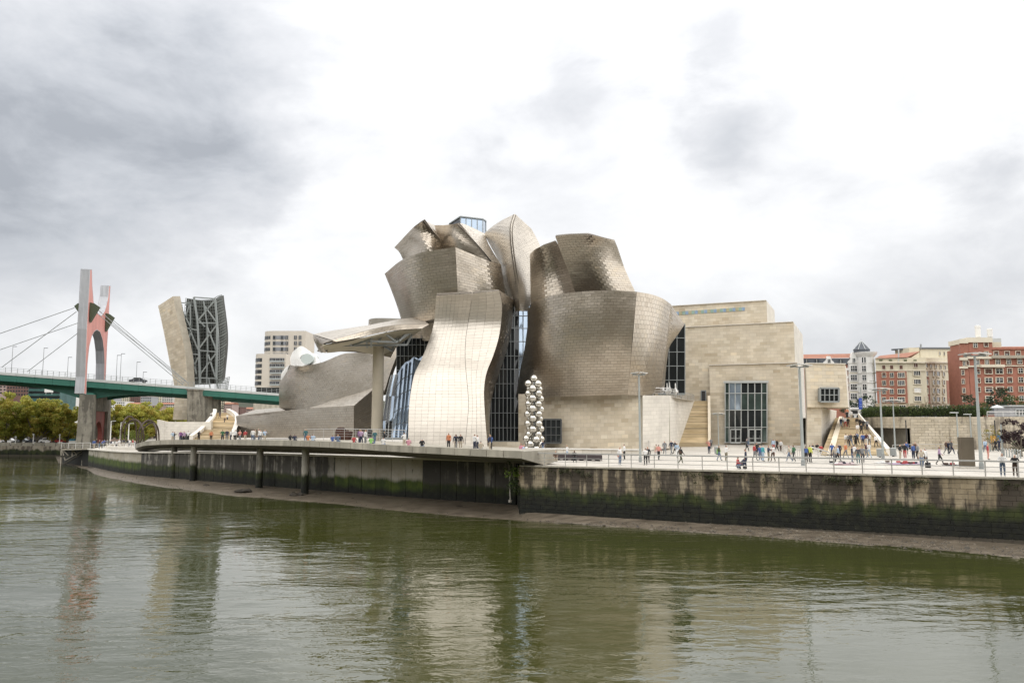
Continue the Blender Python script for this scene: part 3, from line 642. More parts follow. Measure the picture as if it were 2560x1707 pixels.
# the great front drum
ti([[(1293, 1001, 121), (1330, 996, 114.5), (1400, 991.5, 110.6), (1480, 988.5, 108.8), (1568, 986.6, 108.6)],
    [(1293, 977, 120.6), (1332, 970, 113.8), (1402, 966, 109.8), (1485, 963, 107.9), (1571, 960, 107.8)],
    [(1301, 925, 120), (1338, 917, 112.8), (1405, 912, 108.6), (1490, 908, 106.7), (1576, 906, 106.7)],
    [(1312, 870, 119), (1345, 860, 111.9), (1410, 852, 107.6), (1495, 848, 105.8), (1581, 845, 106)],
    [(1319, 815, 118), (1350, 803, 111.2), (1413, 793, 107), (1500, 787, 105.3), (1587, 785, 105.7)],
    [(1320, 774, 117.5), (1344, 750, 111), (1414, 733, 106.7), (1506, 726, 105), (1591.4, 729, 105.6)]], 24, 1.0)
ti([[(1568, 986.6, 108.6), (1606, 988, 109.6), (1651, 981, 113.5)],
    [(1576, 906, 106.7), (1618, 906, 108.5), (1661, 905, 113.2)],
    [(1582, 840, 106), (1628, 838, 108.4), (1669, 835, 113)],
    [(1591.4, 729, 105.6), (1628, 735.7, 108), (1657, 746.6, 110.6), (1676, 760, 113.2)]], 25, .8, th=.6, tw=.6, tilt=.008)
ti([[(1651, 981, 113.5), (1660, 978, 115)], [(1663, 890, 113.2), (1672, 872, 117)], [(1671, 820, 113), (1697, 832, 118)], [(1676, 760, 113.2), (1680, 766, 115), (1711, 811, 120)]], 26, .3)
# east gallery: long low body, roof planes, tall body with rolled end
ti([[(592, 1094, 165), (720, 1094, 149), (885, 1094, 131)], [(592, 1060, 165), (720, 1055, 149), (885, 1050, 131)], [(590, 1040, 166), (652, 1032, 158), (713, 1026, 150), (774, 1020, 143), (885, 1014, 131)]], 27, .35, tw=.8, th=.45, tilt=.012, m=TI)
ti([[(885, 1094, 131), (934, 1094, 132.5)], [(885, 1014, 131), (934, 973, 132.5)]], 28, .3, tilt=.02)
ti([[(774, 1020, 143), (885, 1014, 131)], [(856, 993, 143), (934, 973, 132.6)], [(930, 966, 146), (936, 965, 140)]], 29, .2, m=TI_LIGHT, sharp_t=True)
ti([[(590, 1040, 166), (713, 1026, 150)], [(640, 1024, 172), (699, 1019, 164)]], 30, .2, m=TI_LIGHT, sharp_t=True)
ti([[(699, 1030, 166), (716, 1032, 158), (774, 1030, 149), (862, 1010, 141), (960, 985, 134)],
    [(698, 976, 166), (720, 972, 157), (790, 968, 147.5), (870, 955, 140), (975, 935, 133.5)],
    [(702, 950, 167), (722, 934, 157), (790, 930, 147.5), (870, 918, 140), (990, 895, 133)],
    [(716, 951, 168), (728, 912, 157), (752, 915, 151), (802, 906.5, 146), (860, 883.7, 141), (897, 880.6, 138), (1003, 860, 133)]], 31, .3)
# rolled white end of the gallery
ti([[(727, 912, 156), (750, 917, 151.5), (776, 913, 149), (802, 906.5, 147)],
    [(726, 896, 157.5), (748, 893, 153), (774, 895, 151), (793, 893, 150)],
    [(731.5, 880.6, 159), (742, 871, 156), (753, 865, 155), (774, 877.6, 153)]], 32, .1, m=WHITE, tilt=.003)
sp = []
for k in range(31):
    a = k / 30 * 5.4; r = (1.0 - .4 * k / 30); sp.append((766 - 16 * r * math.cos(a), 897 - 14 * r * math.sin(a), 148.6))
c = [P(*q) for q in sp]; V = c + [q + Vector((.6, 3.2, .4)) for q in c]
mesh_obj('rolled_edge', V, [(i, i + 1, 32 + i, 31 + i) for i in range(30)], mat('pale_titanium', (.70, .72, .70), .35, .6, .04, .3), mus)
ctr = [P(767, 897, 148.5)]
MB().prism([P(767 + 15 * math.cos(t), 897 + 13.2 * math.sin(t), 148.3) for t in np.linspace(0, 2 * math.pi, 25)[:-1]], Vector((.1, .8, 0))).build('rolled_disc', mat('pale_titanium_disc', (.60, .66, .64), .5, .3, .04, .3), mus)
ti([[(702, 953, 166), (714, 951, 162)], [(703, 937, 166), (719, 926, 161)], [(712, 921, 166), (724, 911, 160)]], 33, .1, m=WHITE, tilt=.003)
ti([[(921, 816, 142), (1004, 812, 136)], [(922, 799, 142), (928, 796.5, 141), (1003, 796, 136)]], 34, .2, m=TI_LIGHT)

# canopy on a single stone column
ti([[(830, 850.5, 104), (872, 839.2, 105), (914, 827.3, 106.2), (956, 817.3, 107.6), (998, 811.8, 109.2), (1040, 810.2, 110.8), (1072, 810.5, 112)],
    [(808, 844, 108), (850, 831.5, 109.5), (900, 821, 110.8), (945, 813, 112), (990, 806, 113.4), (1032, 803, 114.8), (1064, 805, 116)],
    [(783.5, 836, 112), (816, 829, 113), (872, 820.7, 114.5), (928, 812, 116), (975, 803, 117.5), (1005, 797.5, 118.5), (1027, 794.7, 119.3), (1048, 797.5, 119.7), (1061, 803, 119.8)]], 35, .4, m=TI_LIGHT, thick=.25, tilt=.008, tw=1.6, th=.8)
ti([[(840, 854.5, 103.9), (886, 846.5, 105.1), (935, 835.5, 106.8), (985, 826, 108.6), (1055, 821, 111.2)], [(830, 850.8, 103.9), (872, 839.5, 104.9), (914, 827.6, 106.1), (956, 817.6, 107.5), (998, 812, 109.1), (1072, 810.8, 111.9)]], 36, .3, thick=.2, tilt=.01)
ti([[(798.6, 880, 110), (816, 882, 109)], [(784, 847, 111.5), (807.5, 862, 107)], [(783.5, 836, 112), (804, 844, 108), (830, 851, 104)]], 37, .3, thick=.2)
ti([[(798.6, 880, 110), (844, 877.5, 115), (886, 877.5, 117), (933, 883, 118), (977, 893, 118.5)], [(803, 872, 110.2), (846, 868, 115.2), (886, 868, 117.2), (933, 873, 118.2), (992, 863, 118.7)]], 38, .2, thick=.2)
G = loft([[(806, 862, 106.5), (886, 848, 105.6), (985, 827, 109), (1055, 822, 111.6)], [(816, 880, 110), (886, 875, 117), (960, 884, 118.3), (1010, 850, 119)]])
shell('canopy_soffit', G, SOFFIT, mus, .15, side=-1)
tru = [((816, 864, 108), (1018, 862, 113)), ((816, 864, 108), (872, 852, 107.4)), ((872, 852, 107.4), (880, 864, 109.5)), ((880, 864, 109.5), (930, 846, 108)), ((870, 851, 107.5), (992, 855, 111)),
       ((928, 846, 108), (928, 866, 110)), ((962, 833, 109), (990, 855, 111)), ((990, 855, 111), (1036, 826, 112.5)), ((998, 852, 111), (1020, 828, 112)), ((988, 855, 112), (973, 830, 112)), ((992, 855, 112), (990, 828, 112)),
       ((995, 855, 112), (1008, 828, 113)), ((960, 865, 113), (980, 877, 116)), ((980, 877, 116), (984, 863, 116)), ((984, 863, 116), (960, 872, 116)), ((916, 850, 110), (918, 868, 114)), ((945, 858, 110), (955, 838, 110)), ((1018, 862, 113), (1030, 835, 113)), ((976, 850, 113), (965, 830, 113)), ((1000, 845, 115), (985, 828, 115))]
for a, b in tru: MB().bar(P(*a), P(*b), .26, .26).build('truss_bar', STEEL, mus)
clm = MB(); a0 = P(946.5, 855, 114); a1 = P(942.5, 1104, 114)
clm.lathe([(.0, a0.z), (.80, a0.z), (.83, (a0.z + a1.z) / 2), (.86, a1.z - .6), (0, a1.z - .6)], (a1.x * .5 + a0.x * .5, 114, 0), 20)
clm.build('canopy_column', mat('column_stone', (.46, .41, .32), .8, 0, .08, .4, bump=.1, attr=0), mus, smooth=False)

# skylight box on the crown
sk = []
for (u0, u1, y0, y1) in ((1123, 1151, 146, 141), (1151, 1165, 141, 141), (1165, 1179, 141, 141), (1179, 1193, 141, 141), (1193, 1207, 141, 141), (1207, 1215, 141, 144)):
    t0 = {1123: 560, 1151: 541.7, 1165: 543.5, 1179: 545, 1193: 546.5, 1207: 548}[u0]; t1 = {1151: 541.7, 1165: 543.5, 1179: 545, 1193: 546.5, 1207: 548, 1215: 553}[u1]
    a, b, c, d = P(u0, 600, y0), P(u1, 600, y1), P(u1, t1, y1), P(u0, t0, y0); e = Vector((0, .15, 0))
    MB().hexa([a, b, b + e, a + e, d, c, c + e, d + e]).build('skylight_pane', GLASS_SKY if u0 > 1140 else GLASS, mus)
    MB().bar(b - e, c - e, .14).build('skylight_mullion', STEEL, mus)
MB().bar(P(1151, 541.5, 140.8), P(1207, 548, 140.8), .22).build('skylight_rim', STEEL, mus); MB().bar(P(1123, 560, 145.8), P(1151, 541.5, 140.8), .22).build('skylight_rim', STEEL, mus)
MB().bar(P(1207, 548, 140.8), P(1215, 553, 143.8), .2).build('skylight_rim', STEEL, mus)

# curtain walls
def curtain(name, us, vs, Yf, gm, rake=None, mull=.11, pm=None):
    """grid of panes between pixel columns us and heights vs; Yf(u, v) gives the distance"""
    part = MB().bar(P(us[0], vs[0], Yf(us[0], vs[0])), P(us[-1], vs[0], Yf(us[-1], vs[0])), .3).build(name, STEEL, mus)
    for i in range(len(us) - 1):
        for j in range(len(vs) - 1):
            q = [P(us[i + a], vs[j + b], Yf(us[i + a], vs[j + b])) for a, b in ((0, 0), (1, 0), (1, 1), (0, 1))]
            n = (q[1] - q[0]).cross(q[3] - q[0]).normalized() * .06
            t = Vector((0, random.uniform(-.03, .03), 0)); t2 = Vector((0, random.uniform(-.03, .03), 0))
            mm = gm(i, j)
            MB().hexa([q[0] + n + t, q[1] + n, q[1] - n, q[0] - n + t, q[3] + n, q[2] + n + t2, q[2] - n + t2, q[3] - n], random.random()).build('pane', mm, part)
    F_ = Vector((0, -.12, 0))
    for i, u in enumerate(us):
        for j in range(len(vs) - 1): MB().bar(P(u, vs[j], Yf(u, vs[j])) + F_, P(u, vs[j + 1], Yf(u, vs[j + 1])) + F_, mull).build('mullion', STEEL, part)
    for v in vs: MB().bar(P(us[0], v, Yf(us[0], v)) + F_ * 1.4, P(us[-1], v, Yf(us[-1], v)) + F_ * 1.4, mull * .9).build('transom', STEEL, part)
VS = [1104, 1069, 1032, 995, 959, 923, 890, 854, 821, 790, 762]
curtain('atrium_glazing', [1196, 1207, 1218, 1228, 1238, 1248, 1258, 1268, 1277, 1286], VS, lambda u, v: 119 + (u - 1196) * .035, lambda i, j: GLASS)
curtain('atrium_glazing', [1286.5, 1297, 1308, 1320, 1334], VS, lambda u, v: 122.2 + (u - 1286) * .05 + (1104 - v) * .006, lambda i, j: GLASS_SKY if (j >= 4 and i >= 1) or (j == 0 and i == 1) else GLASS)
# left curtain: dark upright glass above, tilted panels below with the sky's reflection in their colour
curtain('west_glazing', [992, 1001, 1011, 1021, 1031, 1041, 1051, 1062, 1078], [1000, 960, 925, 890, 862, 846], lambda u, v: 121 + (u - 992) * -.02, lambda i, j: GLASS)
low = [(978, 936), (993, 936), (1003, 918), (1014, 927 - 22), (1023, 912 - 10), (1034, 892), (1046, 897), (1062, 886), (1080, 880)]
lw = MB().bar(P(955, 1096, 110), P(1030, 1096, 110), .3).build('tilted_glazing', STEEL, mus)
for k in range(1, len(low) - 1):
    (u0, v0), (u1, v1) = low[k], low[k + 1]; b0 = 978 + (u0 - 993) * .9; b1 = 978 + (u1 - 993) * .9
    ns = 5
    for s in range(ns):
        f0, f1 = s / ns, (s + 1) / ns
        q = [P(b0 + (u0 - b0) * f0, 1096 + (v0 - 1096) * f0, 110.5 + 9 * f0), P(b1 + (u1 - b1) * f0, 1096 + (v1 - 1096) * f0, 110 + 9 * f0), P(b1 + (u1 - b1) * f1, 1096 + (v1 - 1096) * f1, 110 + 9 * f1), P(b0 + (u0 - b0) * f1, 1096 + (v0 - 1096) * f1, 110.5 + 9 * f1)]
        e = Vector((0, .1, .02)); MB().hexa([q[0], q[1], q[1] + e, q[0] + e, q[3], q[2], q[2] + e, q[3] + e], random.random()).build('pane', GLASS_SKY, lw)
        MB().bar(q[0] + Vector((0, -.06, 0)), q[1] + Vector((0, -.06, 0)), .06).build('transom', STEEL, lw)
    MB().bar(P(b0, 1096, 110.3), P(u0, v0, 119.3), .07).build('mullion', STEEL, lw)
fl = [(955, 1096, 114), (957, 1052, 115.5), (965, 990, 117.5), (978, 938, 120)]; fr_ = [(977, 1096, 110.4), (981, 1052, 113), (986, 990, 116), (993, 936, 119.4)]
for k in range(3):
    for s in range(3):
        a = P(*fl[k]).lerp(P(*fr_[k]), s / 3); b = P(*fl[k]).lerp(P(*fr_[k]), (s + 1) / 3); c = P(*fl[k + 1]).lerp(P(*fr_[k + 1]), (s + 1) / 3); d = P(*fl[k + 1]).lerp(P(*fr_[k + 1]), s / 3); e = Vector((.05, .1, 0))
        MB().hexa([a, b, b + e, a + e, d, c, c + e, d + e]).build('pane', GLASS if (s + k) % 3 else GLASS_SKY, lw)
        MB().bar(a, d, .1).build('mullion', STEEL_PALE, lw)
# glass sliver beside the fold
curtain('side_glazing', [1646, 1672, 1692, 1712], [985, 950, 915, 880, 845, 810], lambda u, v: 122.5, lambda i, j: GLASS)
# inner core that closes the volume behind the shells
MB().hexa([P(u, v, y) for u, v, y in ((1020, 1110, 131), (1310, 1110, 128), (1310, 1110, 150), (1020, 1110, 155), (1020, 700, 133), (1310, 680, 132), (1310, 680, 150), (1020, 700, 155))]).build('core', CONC_DARK, mus)
MB().hexa([P(u, v, y) for u, v, y in ((1330, 1000, 124), (1640, 1000, 118), (1640, 1000, 140), (1330, 1000, 145), (1340, 735, 126), (1590, 735, 122), (1590, 735, 140), (1340, 735, 145))]).build('core', CONC_DARK, mus)

# limestone base under the drum (inward-curving), window box
def lime(thing_, rows, seed, weight=.5, m=None, tw=1.15, th=.55, skip=None, sharp_s=True, name='limestone_wall', thick=.5, pool='lime'):
    G = loft(rows, 31, sharp_s, True); p = shell(name, G, LIME_BACK, thing_, thick); tiles(pool, p, G, tw, th, m or LIME, rvar=.18, off=.02, gap=.02, tilt=.003, weight=weight, seed=seed, skip=skip, name='limestone_panel', patch=.3)
    return G, p
lime(mus, [[(1296, 1140, 116), (1420, 1138, 112.5), (1520, 1136, 110.8), (1606, 1133, 110)], [(1296, 985, 116), (1420, 980, 112.5), (1520, 978, 110.8), (1606, 976, 110)]], 40, .8, sharp_s=False, tw=1.0)
wb = MB(); o = P(1372, 1084, 111.2)
def window_box(par, u0, u1, v0, v1, Y, cols, rows, gm, depth=.7, fr=.22, fm=None):
    """boxed-out window: frame, panes, bars"""
    fm = fm or STEEL
    a, b, c, d = P(u0, v1, Y), P(u1, v1, Y), P(u1, v0, Y), P(u0, v0, Y); D = Vector((0, depth, 0))
    f = MB(); f.bar(a, b, fr).bar(d, c, fr)
    f.bar(a, d, fr).bar(b, c, fr); f.hexa([a + D * .4, b + D * .4, b + D, a + D, d + D * .4, c + D * .4, c + D, d + D])
    part = f.build('window', fm, par)
    for i in range(cols):
        for j in range(rows):
            q = [a.lerp(b, (i + x) / cols).lerp(d.lerp(c, (i + x) / cols), (j + y) / rows) for x, y in ((0, 0), (1, 0), (1, 1), (0, 1))]
            e = Vector((0, .12, 0)); t = Vector((0, random.uniform(-.03, .03), 0)); MB().hexa([q[0] + e + t, q[1] + e, q[1] + 2 * e, q[0] + 2 * e + t, q[3] + e, q[2] + e + t, q[2] + 2 * e + t, q[3] + 2 * e], random.random()).build('pane', gm(i, j), part)
    for i in range(1, cols): MB().bar(a.lerp(b, i / cols), d.lerp(c, i / cols), fr * .55).build('mullion', fm, part)
    for j in range(1, rows): MB().bar(a.lerp(d, j / rows), b.lerp(c, j / rows), fr * .5).build('transom', fm, part)
    return part
window_box(mus, 1352, 1403, 1048, 1107, 110.4, 4, 3, lambda i, j: GLASS, depth=3.0, fr=.2, fm=mat('dark_frame', (.09, .095, .095), .5, .3))
lime(mus, [[(1606.5, 1128, 109.6), (1673, 1120, 113.5)], [(1606.5, 988, 109.6), (1673, 988, 113.5)]], 41, .5, m=LIME_PALE)
TERR = [P(1673, 988, 113.5), P(1691, 993, 127), P(1736, 1002, 141)]
zt = TERR[0].z
lime(mus, [[Vector((q.x, q.y, 4.7)) for q in TERR], TERR], 42, .5, m=LIME_PALE)
lime(mus, [[(1170, 1140, 112), (1300, 1140, 112)], [(1170, 1104, 112), (1300, 1104, 112)]], 43, .3)
finalize('ti', 300)
finalize('lime', 300)
# ------------------------------------------------------------------ limestone wing with the tall entrance window
wing = thing('limestone_wing', 'blocky beige limestone wing with tall entrance window and glass doors', 'building', tuple(P(1880, 1107, 140)))
def block(th, corner, left, back, ztop, seed, zbot=4.7, weight=.5, m=None, skip=None, side_m=None, roof=True):
    """limestone block: corner = front right foot, left = length to the left along the river line, back = depth"""
    c = Vector((corner.x, corner.y, 0)); l = c - E1 * left; b = c + E2 * back; lb = l + E2 * back
    z0, z1 = UP * zbot, UP * ztop
    G, p = lime(th, [[l + z0, c + z0], [l + z1, c + z1]], seed, weight, m, skip=skip, pool='wing')
    G, p2 = lime(th, [[c + z0 + E2 * .01, b + z0], [c + z1 + E2 * .01, b + z1]], seed + 1, weight, side_m or LIME_PALE, pool='wing')  # side wall in paler limestone: light from the right put into its colour
    MB().hexa([x + z0 for x in (l + E1 * .7 + E2 * .7, c - E1 * .7 + E2 * .7, b - E1 * .7 - E2 * .2, lb + E1 * .7 - E2 * .2)] + [x + z1 - UP * .25 for x in (l + E1 * .7 + E2 * .7, c - E1 * .7 + E2 * .7, b - E1 * .7 - E2 * .2, lb + E1 * .7 - E2 * .2)]).build('block_core', LIME_BACK, th)
    nf = max(2, int(left / 1.6))
    for k in range(nf): MB().bar((l + z1).lerp(c + z1, k / nf) + UP * .05, (l + z1).lerp(c + z1, (k + .97) / nf) + UP * .05, .55, .12).build('coping_slab', LIME_PALE, th)
    return l, c, b
C1 = P(1918, 808, 142); zM1 = P(1918, 751.4, 142).z
block(wing, C1, 46, 13.9, zM1, 50, zbot=20)
C2 = P(1991, 1000, 137); zM2 = P(1990, 805, 137).z
l2, c2, b2 = block(wing, C2, 36, 22, zM2, 52)
CW = P(1997, 1000, 136.0); zW = P(1997, 907, 136.0).z
lW, cW, bW = block(wing, CW, 15.2, 6, zW, 54, weight=.9)
nW = E2 * -1
def onW(u, v, out=0.0): return hit(u, v, CW - E2 * out, nW)
# coloured slot of small panes high on the upper block
for k in range(22):
    u0 = 1690 + k * 7.85; va = 786.5 - k * .53
    q = [hit(u, v, C1 - E2 * .12, nW) for u, v in ((u0, va + 1), (u0 + 7, va + 1), (u0 + 7, va - 7.4), (u0, va - 7))]
    MB().prism(q, E2 * .5).build('slot_pane', (mat('slot_blue', (.26, .36, .50), .3), mat('slot_ochre', (.40, .38, .24), .4), mat('slot_green', (.28, .40, .34), .3))[k % 3], wing)
# entrance window, panes read off the photo
def win_grid(par, us, vs, out, gm, bar=.14):
    part = MB().bar(onW(us[0] - 4, vs[-1] - 2, out + .1), onW(us[-1] + 4, vs[-1] - 3, out + .1), .35).build('entrance_window', STEEL_PALE, par)
    MB().prism([onW(u, v, .03) for u, v in ((us[0], vs[0]), (us[-1], vs[0]), (us[-1], vs[-1]), (us[0], vs[-1]))], E2 * .02).build('backing', DARKM, part)
    for i in range(len(us) - 1):
        for j in range(len(vs) - 1):
            q = [onW(us[i + a], vs[j + b], out - .08 + random.uniform(0, .04)) for a, b in ((0, 0), (1, 0), (1, 1), (0, 1))]
            MB().prism(q, E2 * .06).build('pane', gm(i, j), part)
    for u in us: MB().bar(onW(u, vs[0], out), onW(u, vs[-1], out), bar).build('mullion', STEEL_PALE, part)
    for v in vs: MB().bar(onW(us[0] - 3, v, out + .1), onW(us[-1] + 3, v - .6, out + .1), bar * .8).build('transom', STEEL_PALE, part)
    return part
US = [1813, 1823, 1838, 1853, 1870, 1887, 1904, 1917.5]; VSW = [1106, 1068, 1025, 983, 957]
GL_G = mat('green_glass', (.055, .08, .072), .08, .2, .5, .35, spec=.8)
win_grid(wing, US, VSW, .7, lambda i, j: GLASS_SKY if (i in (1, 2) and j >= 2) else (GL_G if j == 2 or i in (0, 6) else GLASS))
for u0 in (1826.5, 1839.5, 1872.5, 1889):
    u1 = u0 + 12.3 if u0 < 1850 else u0 + 14.5
    f = MB(); a, b, c, d = onW(u0, 1106.5, .95), onW(u1, 1106.5, .95), onW(u1, 1073, .95), onW(u0, 1073, .95)
    f.bar(a, d, .16).bar(b, c, .16).bar(d, c, .18).bar(a, b, .3); dr = f.build('door', STEEL_PALE, wing)
    MB().prism([a, b, c, d], E2 * .05).build('pane', GLASS, dr); MB().bar(a.lerp(d, .33), b.lerp(c, .33), .1).build('push_bar', STEEL_PALE, dr)
    MB().tube(b.lerp(c, .3) - E2 * .12 - E1 * .25, b.lerp(c, .55) - E2 * .12 - E1 * .25, .03).build('handle', STEEL, dr)
# slit windows on the side wall
for row, (va, vb) in enumerate(((926, 966), (975, 1011), (1023, 1060))):
    for k in range(3):
        d0 = 1.6 + k * 1.9; p = CW + E1 * .06 + E2 * d0; za = P(2005, vb, 139).z; zb = P(2005, va, 139).z
        MB().box((p.x, p.y, (za + zb) / 2), (.12, .8, zb - za), (E1, E2, UP)).build('slit_window', GLASS, wing)
MB().box((CW + E1 * .1 + E2 * 3.6).xy.to_3d() + UP * 6.5, (.2, 3.2, 2.6), (E1, E2, UP)).build('service_door', STEEL, wing)
# small doorway at the top of the side stairs
MB().prism([hit(u, v, C2 - E2 * .15, nW) for u, v in ((1753, 1002), (1764.5, 1002), (1764.5, 977), (1753, 977))], E2 * .2).build('door', DARKM, wing)
for u in (1753, 1764.5): MB().bar(hit(u, 1002, C2 - E2 * .2, nW), hit(u, 977, C2 - E2 * .2, nW), .15).build('door_jamb', STEEL, wing)
MB().bar(hit(1752, 976.5, C2 - E2 * .2, nW), hit(1765.5, 976.5, C2 - E2 * .2, nW), .18).build('door_lintel', STEEL, wing)
finalize('wing', 300)

# cantilevered annex
ann = thing('limestone_annex', 'cantilevered limestone box with one projecting window beside the wide stairs', 'building', tuple(P(2035, 1122, 117)))
Ya = 118
a, b, c, d = P(2014, 1018, Ya), P(2117, 1018, Ya + .5), P(2113, 910.5, Ya + .5), P(2014, 909, Ya)
b = Vector((c.x + .15, c.y, b.z)); a.x = d.x
lime(ann, [[a, b], [d, c]], 60, .8, pool='annex')
bk = E2 * 14
MB().hexa([p + E2 * .55 for p in (a, b)] + [b + bk, a + bk] + [p + E2 * .55 - UP * .1 for p in (d, c)] + [c + bk - UP * .1, d + bk - UP * .1]).build('block_core', LIME_PALE, ann)
for k in range(5): MB().bar(d.lerp(c, k / 5) + UP * .06, d.lerp(c, (k + .98) / 5) + UP * .06, .55, .12).build('coping_slab', LIME_PALE, ann)
window_box(ann, 2050, 2097, 970, 1004, Ya - .75, 4, 2, lambda i, j: GLASS, depth=.9, fr=.24)
lime(ann, [[(2017.5, 1126, Ya + .7), (2053.5, 1126, Ya + .7)], [(2017.5, 1017, Ya + .7), (2053.5, 1017, Ya + .7)]], 61, .6, pool='annex')
MB().hexa([P(2018, 1126, Ya + 1.2), P(2053, 1126, Ya + 1.2), P(2053, 1126, Ya + 1.2) + E2 * 12, P(2018, 1126, Ya + 1.2) + E2 * 12] + [P(2018, 1017, Ya + 1.2), P(2053, 1017, Ya + 1.2), P(2053, 1017, Ya + 1.2) + E2 * 12, P(2018, 1017, Ya + 1.2) + E2 * 12]).build('pier_core', LIME_PALE, ann)
lime(ann, [[(2053.5, 1126, Ya + .7), (2090, 1050, 143)], [(2053.5, 1019, Ya + .7), (2091, 1026, 143)]], 62, .4, m=LIME_PALE, pool='annex')
finalize('annex', 300)

# ------------------------------------------------------------------ stairs
def stairs(name, label, BL, BR, TL, TR, n, m=STEP, group=None):
    t = thing(name, label, 'stairs', tuple((BL + BR) / 2), group)
    for k in range(n):
        f0, f1 = k / n, (k + 1) / n; a, b = BL.lerp(TL, f0), BR.lerp(TR, f0); c, d = BR.lerp(TR, f1 + .4 / n), BL.lerp(TL, f1 + .4 / n); z1 = BL.z + (TL.z - BL.z) * f1; z0 = BL.z + (TL.z - BL.z) * f0 - .15
        fl = lambda p, z: Vector((p.x, p.y, z))
        MB().hexa([fl(a, z0), fl(b, z0), fl(c, z0), fl(d, z0), fl(a, z1), fl(b, z1), fl(c, z1), fl(d, z1)], random.random()).build('step', m, t)
    return t
sb0, sb1 = P(1691, 1113, 127.5), P(1771, 1113, 128.5); stp0, stp1 = P(1736.5, 1002, 141), P(1770.5, 1002, 141.5); sb0.z = sb1.z = 4.85; stp1.z = stp0.z
stairs('stone_stairs', 'narrow tan stone stairs climbing beside the entrance window', sb0, sb1, stp0, stp1, 38)
par = thing('stair_parapet', 'thin pale parapet wall between narrow stairs and entrance block', 'parapet', tuple(sb1))
MB().hexa([sb1 - UP * .3, sb1 + E1 * .35 - UP * .3, stp1 + E1 * .35 - UP * .3, stp1 - UP * .3, sb1 + UP * .9, sb1 + E1 * .35 + UP * .9, stp1 + E1 * .35 + UP * .9, stp1 + UP * .9]).build('parapet_wall', LIME_PALE, par)
MB().hexa([sb1 - E1 * .05 + UP * .91, sb1 + E1 * .4 + UP * .91, stp1 + E1 * .4 + UP * .91, stp1 - E1 * .05 + UP * .91, sb1 - E1 * .05 + UP * .98, sb1 + E1 * .4 + UP * .98, stp1 + E1 * .4 + UP * .98, stp1 - E1 * .05 + UP * .98]).build('coping', LIME, par)
stairs('wide_stairs', 'wide tan stone stairs rising from the plaza to the street', ST_BL, ST_BR, ST_TL, ST_TR, 34)
rp = thing('ramp_strip', 'smooth pale stone strip running up the left of the wide stairs', 'ramp', tuple(ST_BL))
a, b = PZ(2068, 1139, 4.8), P(2098, 1044, 142); w0, w1 = Vector((.75, 0, 0)), Vector((.7, 0, 0))
MB().hexa([a + UP * .05, a + w0 + UP * .05, b + w1 + UP * .0, b, a + UP * .3, a + w0 + UP * .3, b + w1 + UP * .25, b + UP * .25]).build('slab', LIME, rp)
rp2 = thing('wide_parapet', 'broad white parapet sloping down the right side of the wide stairs', 'parapet', tuple(ST_BR))
a, b = PZ(2216, 1136, 4.8), P(2145.6, 1046, 141); w0, w1 = Vector((.7, .4, 0)), Vector((.42, .5, 0))
MB().hexa([a - UP * .2, a + w0 - UP * .2, b + w1 - UP * 4.8, b - UP * 4.8, a + UP * .62, a + w0 + UP * .62, b + w1 + UP * .85, b + UP * .85]).build('parapet_wall', LIME_PALE, rp2)
MB().hexa([a - w0 * .05 + UP * .63, a + w0 * 1.05 + UP * .63, b + w1 * 1.05 + UP * .86, b - w1 * .05 + UP * .86, a - w0 * .05 + UP * .74, a + w0 * 1.05 + UP * .74, b + w1 * 1.05 + UP * .97, b - w1 * .05 + UP * .97]).build('coping', LIME_PALE, rp2)
# ------------------------------------------------------------------ the bridge
FL = P(206, 985, 190); TRV = Vector((-7.3, 23, 0)).normalized(); BD = Vector((TRV.y, -TRV.x, 0))
br = thing('road_bridge', 'green steel road bridge hung from a red arched pylon across the river', 'bridge', (FL.x, FL.y, 3))
# pylon: red faces cut to the outline, grey corrugated edges
RP0 = FL + BD * 2.0
def onR(u, v): return hit(u, v, RP0, BD)
outer_f = [(210, 983), (213, 942), (216.8, 823), (220.7, 757.6), (225.5, 674)]
notch = [(229.4, 674), (230.5, 714), (233.8, 755.4), (238, 768.5), (244.6, 783.6), (252, 789.5), (255.4, 788), (262, 777), (266, 764), (270.6, 742.4), (272.8, 714.7)]
outer_r = [(276, 714.7), (274, 746.8), (271.7, 790), (269.5, 833.5), (267.4, 866), (264, 948), (262.5, 985)]
arch = [(259.5, 985), (260, 948), (261, 909), (260, 877), (256.5, 848.7), (250, 829), (242.4, 824), (236, 828), (229.4, 840), (223, 866), (218.6, 909), (216.8, 944), (215.5, 985)]
poly = [onR(u, v) for u, v in outer_f + notch + outer_r + arch]
import bmesh
bm = bmesh.new(); vsb = [bm.verts.new(p) for p in poly]; f = bm.faces.new(vsb); f2 = bmesh.ops.duplicate(bm, geom=[f])
f.normal_update()
vb = [bm.verts.new(p - BD * 2.0) for p in poly]
g = bm.faces.new(vb)
for v in [v for v in bm.verts if not v.link_faces]: bm.verts.remove(v)
bmesh.ops.delete(bm, geom=[x for x in f2['geom'] if isinstance(x, bmesh.types.BMFace)], context='FACES')
bmesh.ops.triangulate(bm, faces=bm.faces[:]); me = bpy.data.meshes.new('pylon_face'); bm.to_mesh(me); bm.free(); me.materials.append(RED)
o = bpy.data.objects.new('pylon_face', me); col.objects.link(o); adopt(o, br)
n = len(poly)
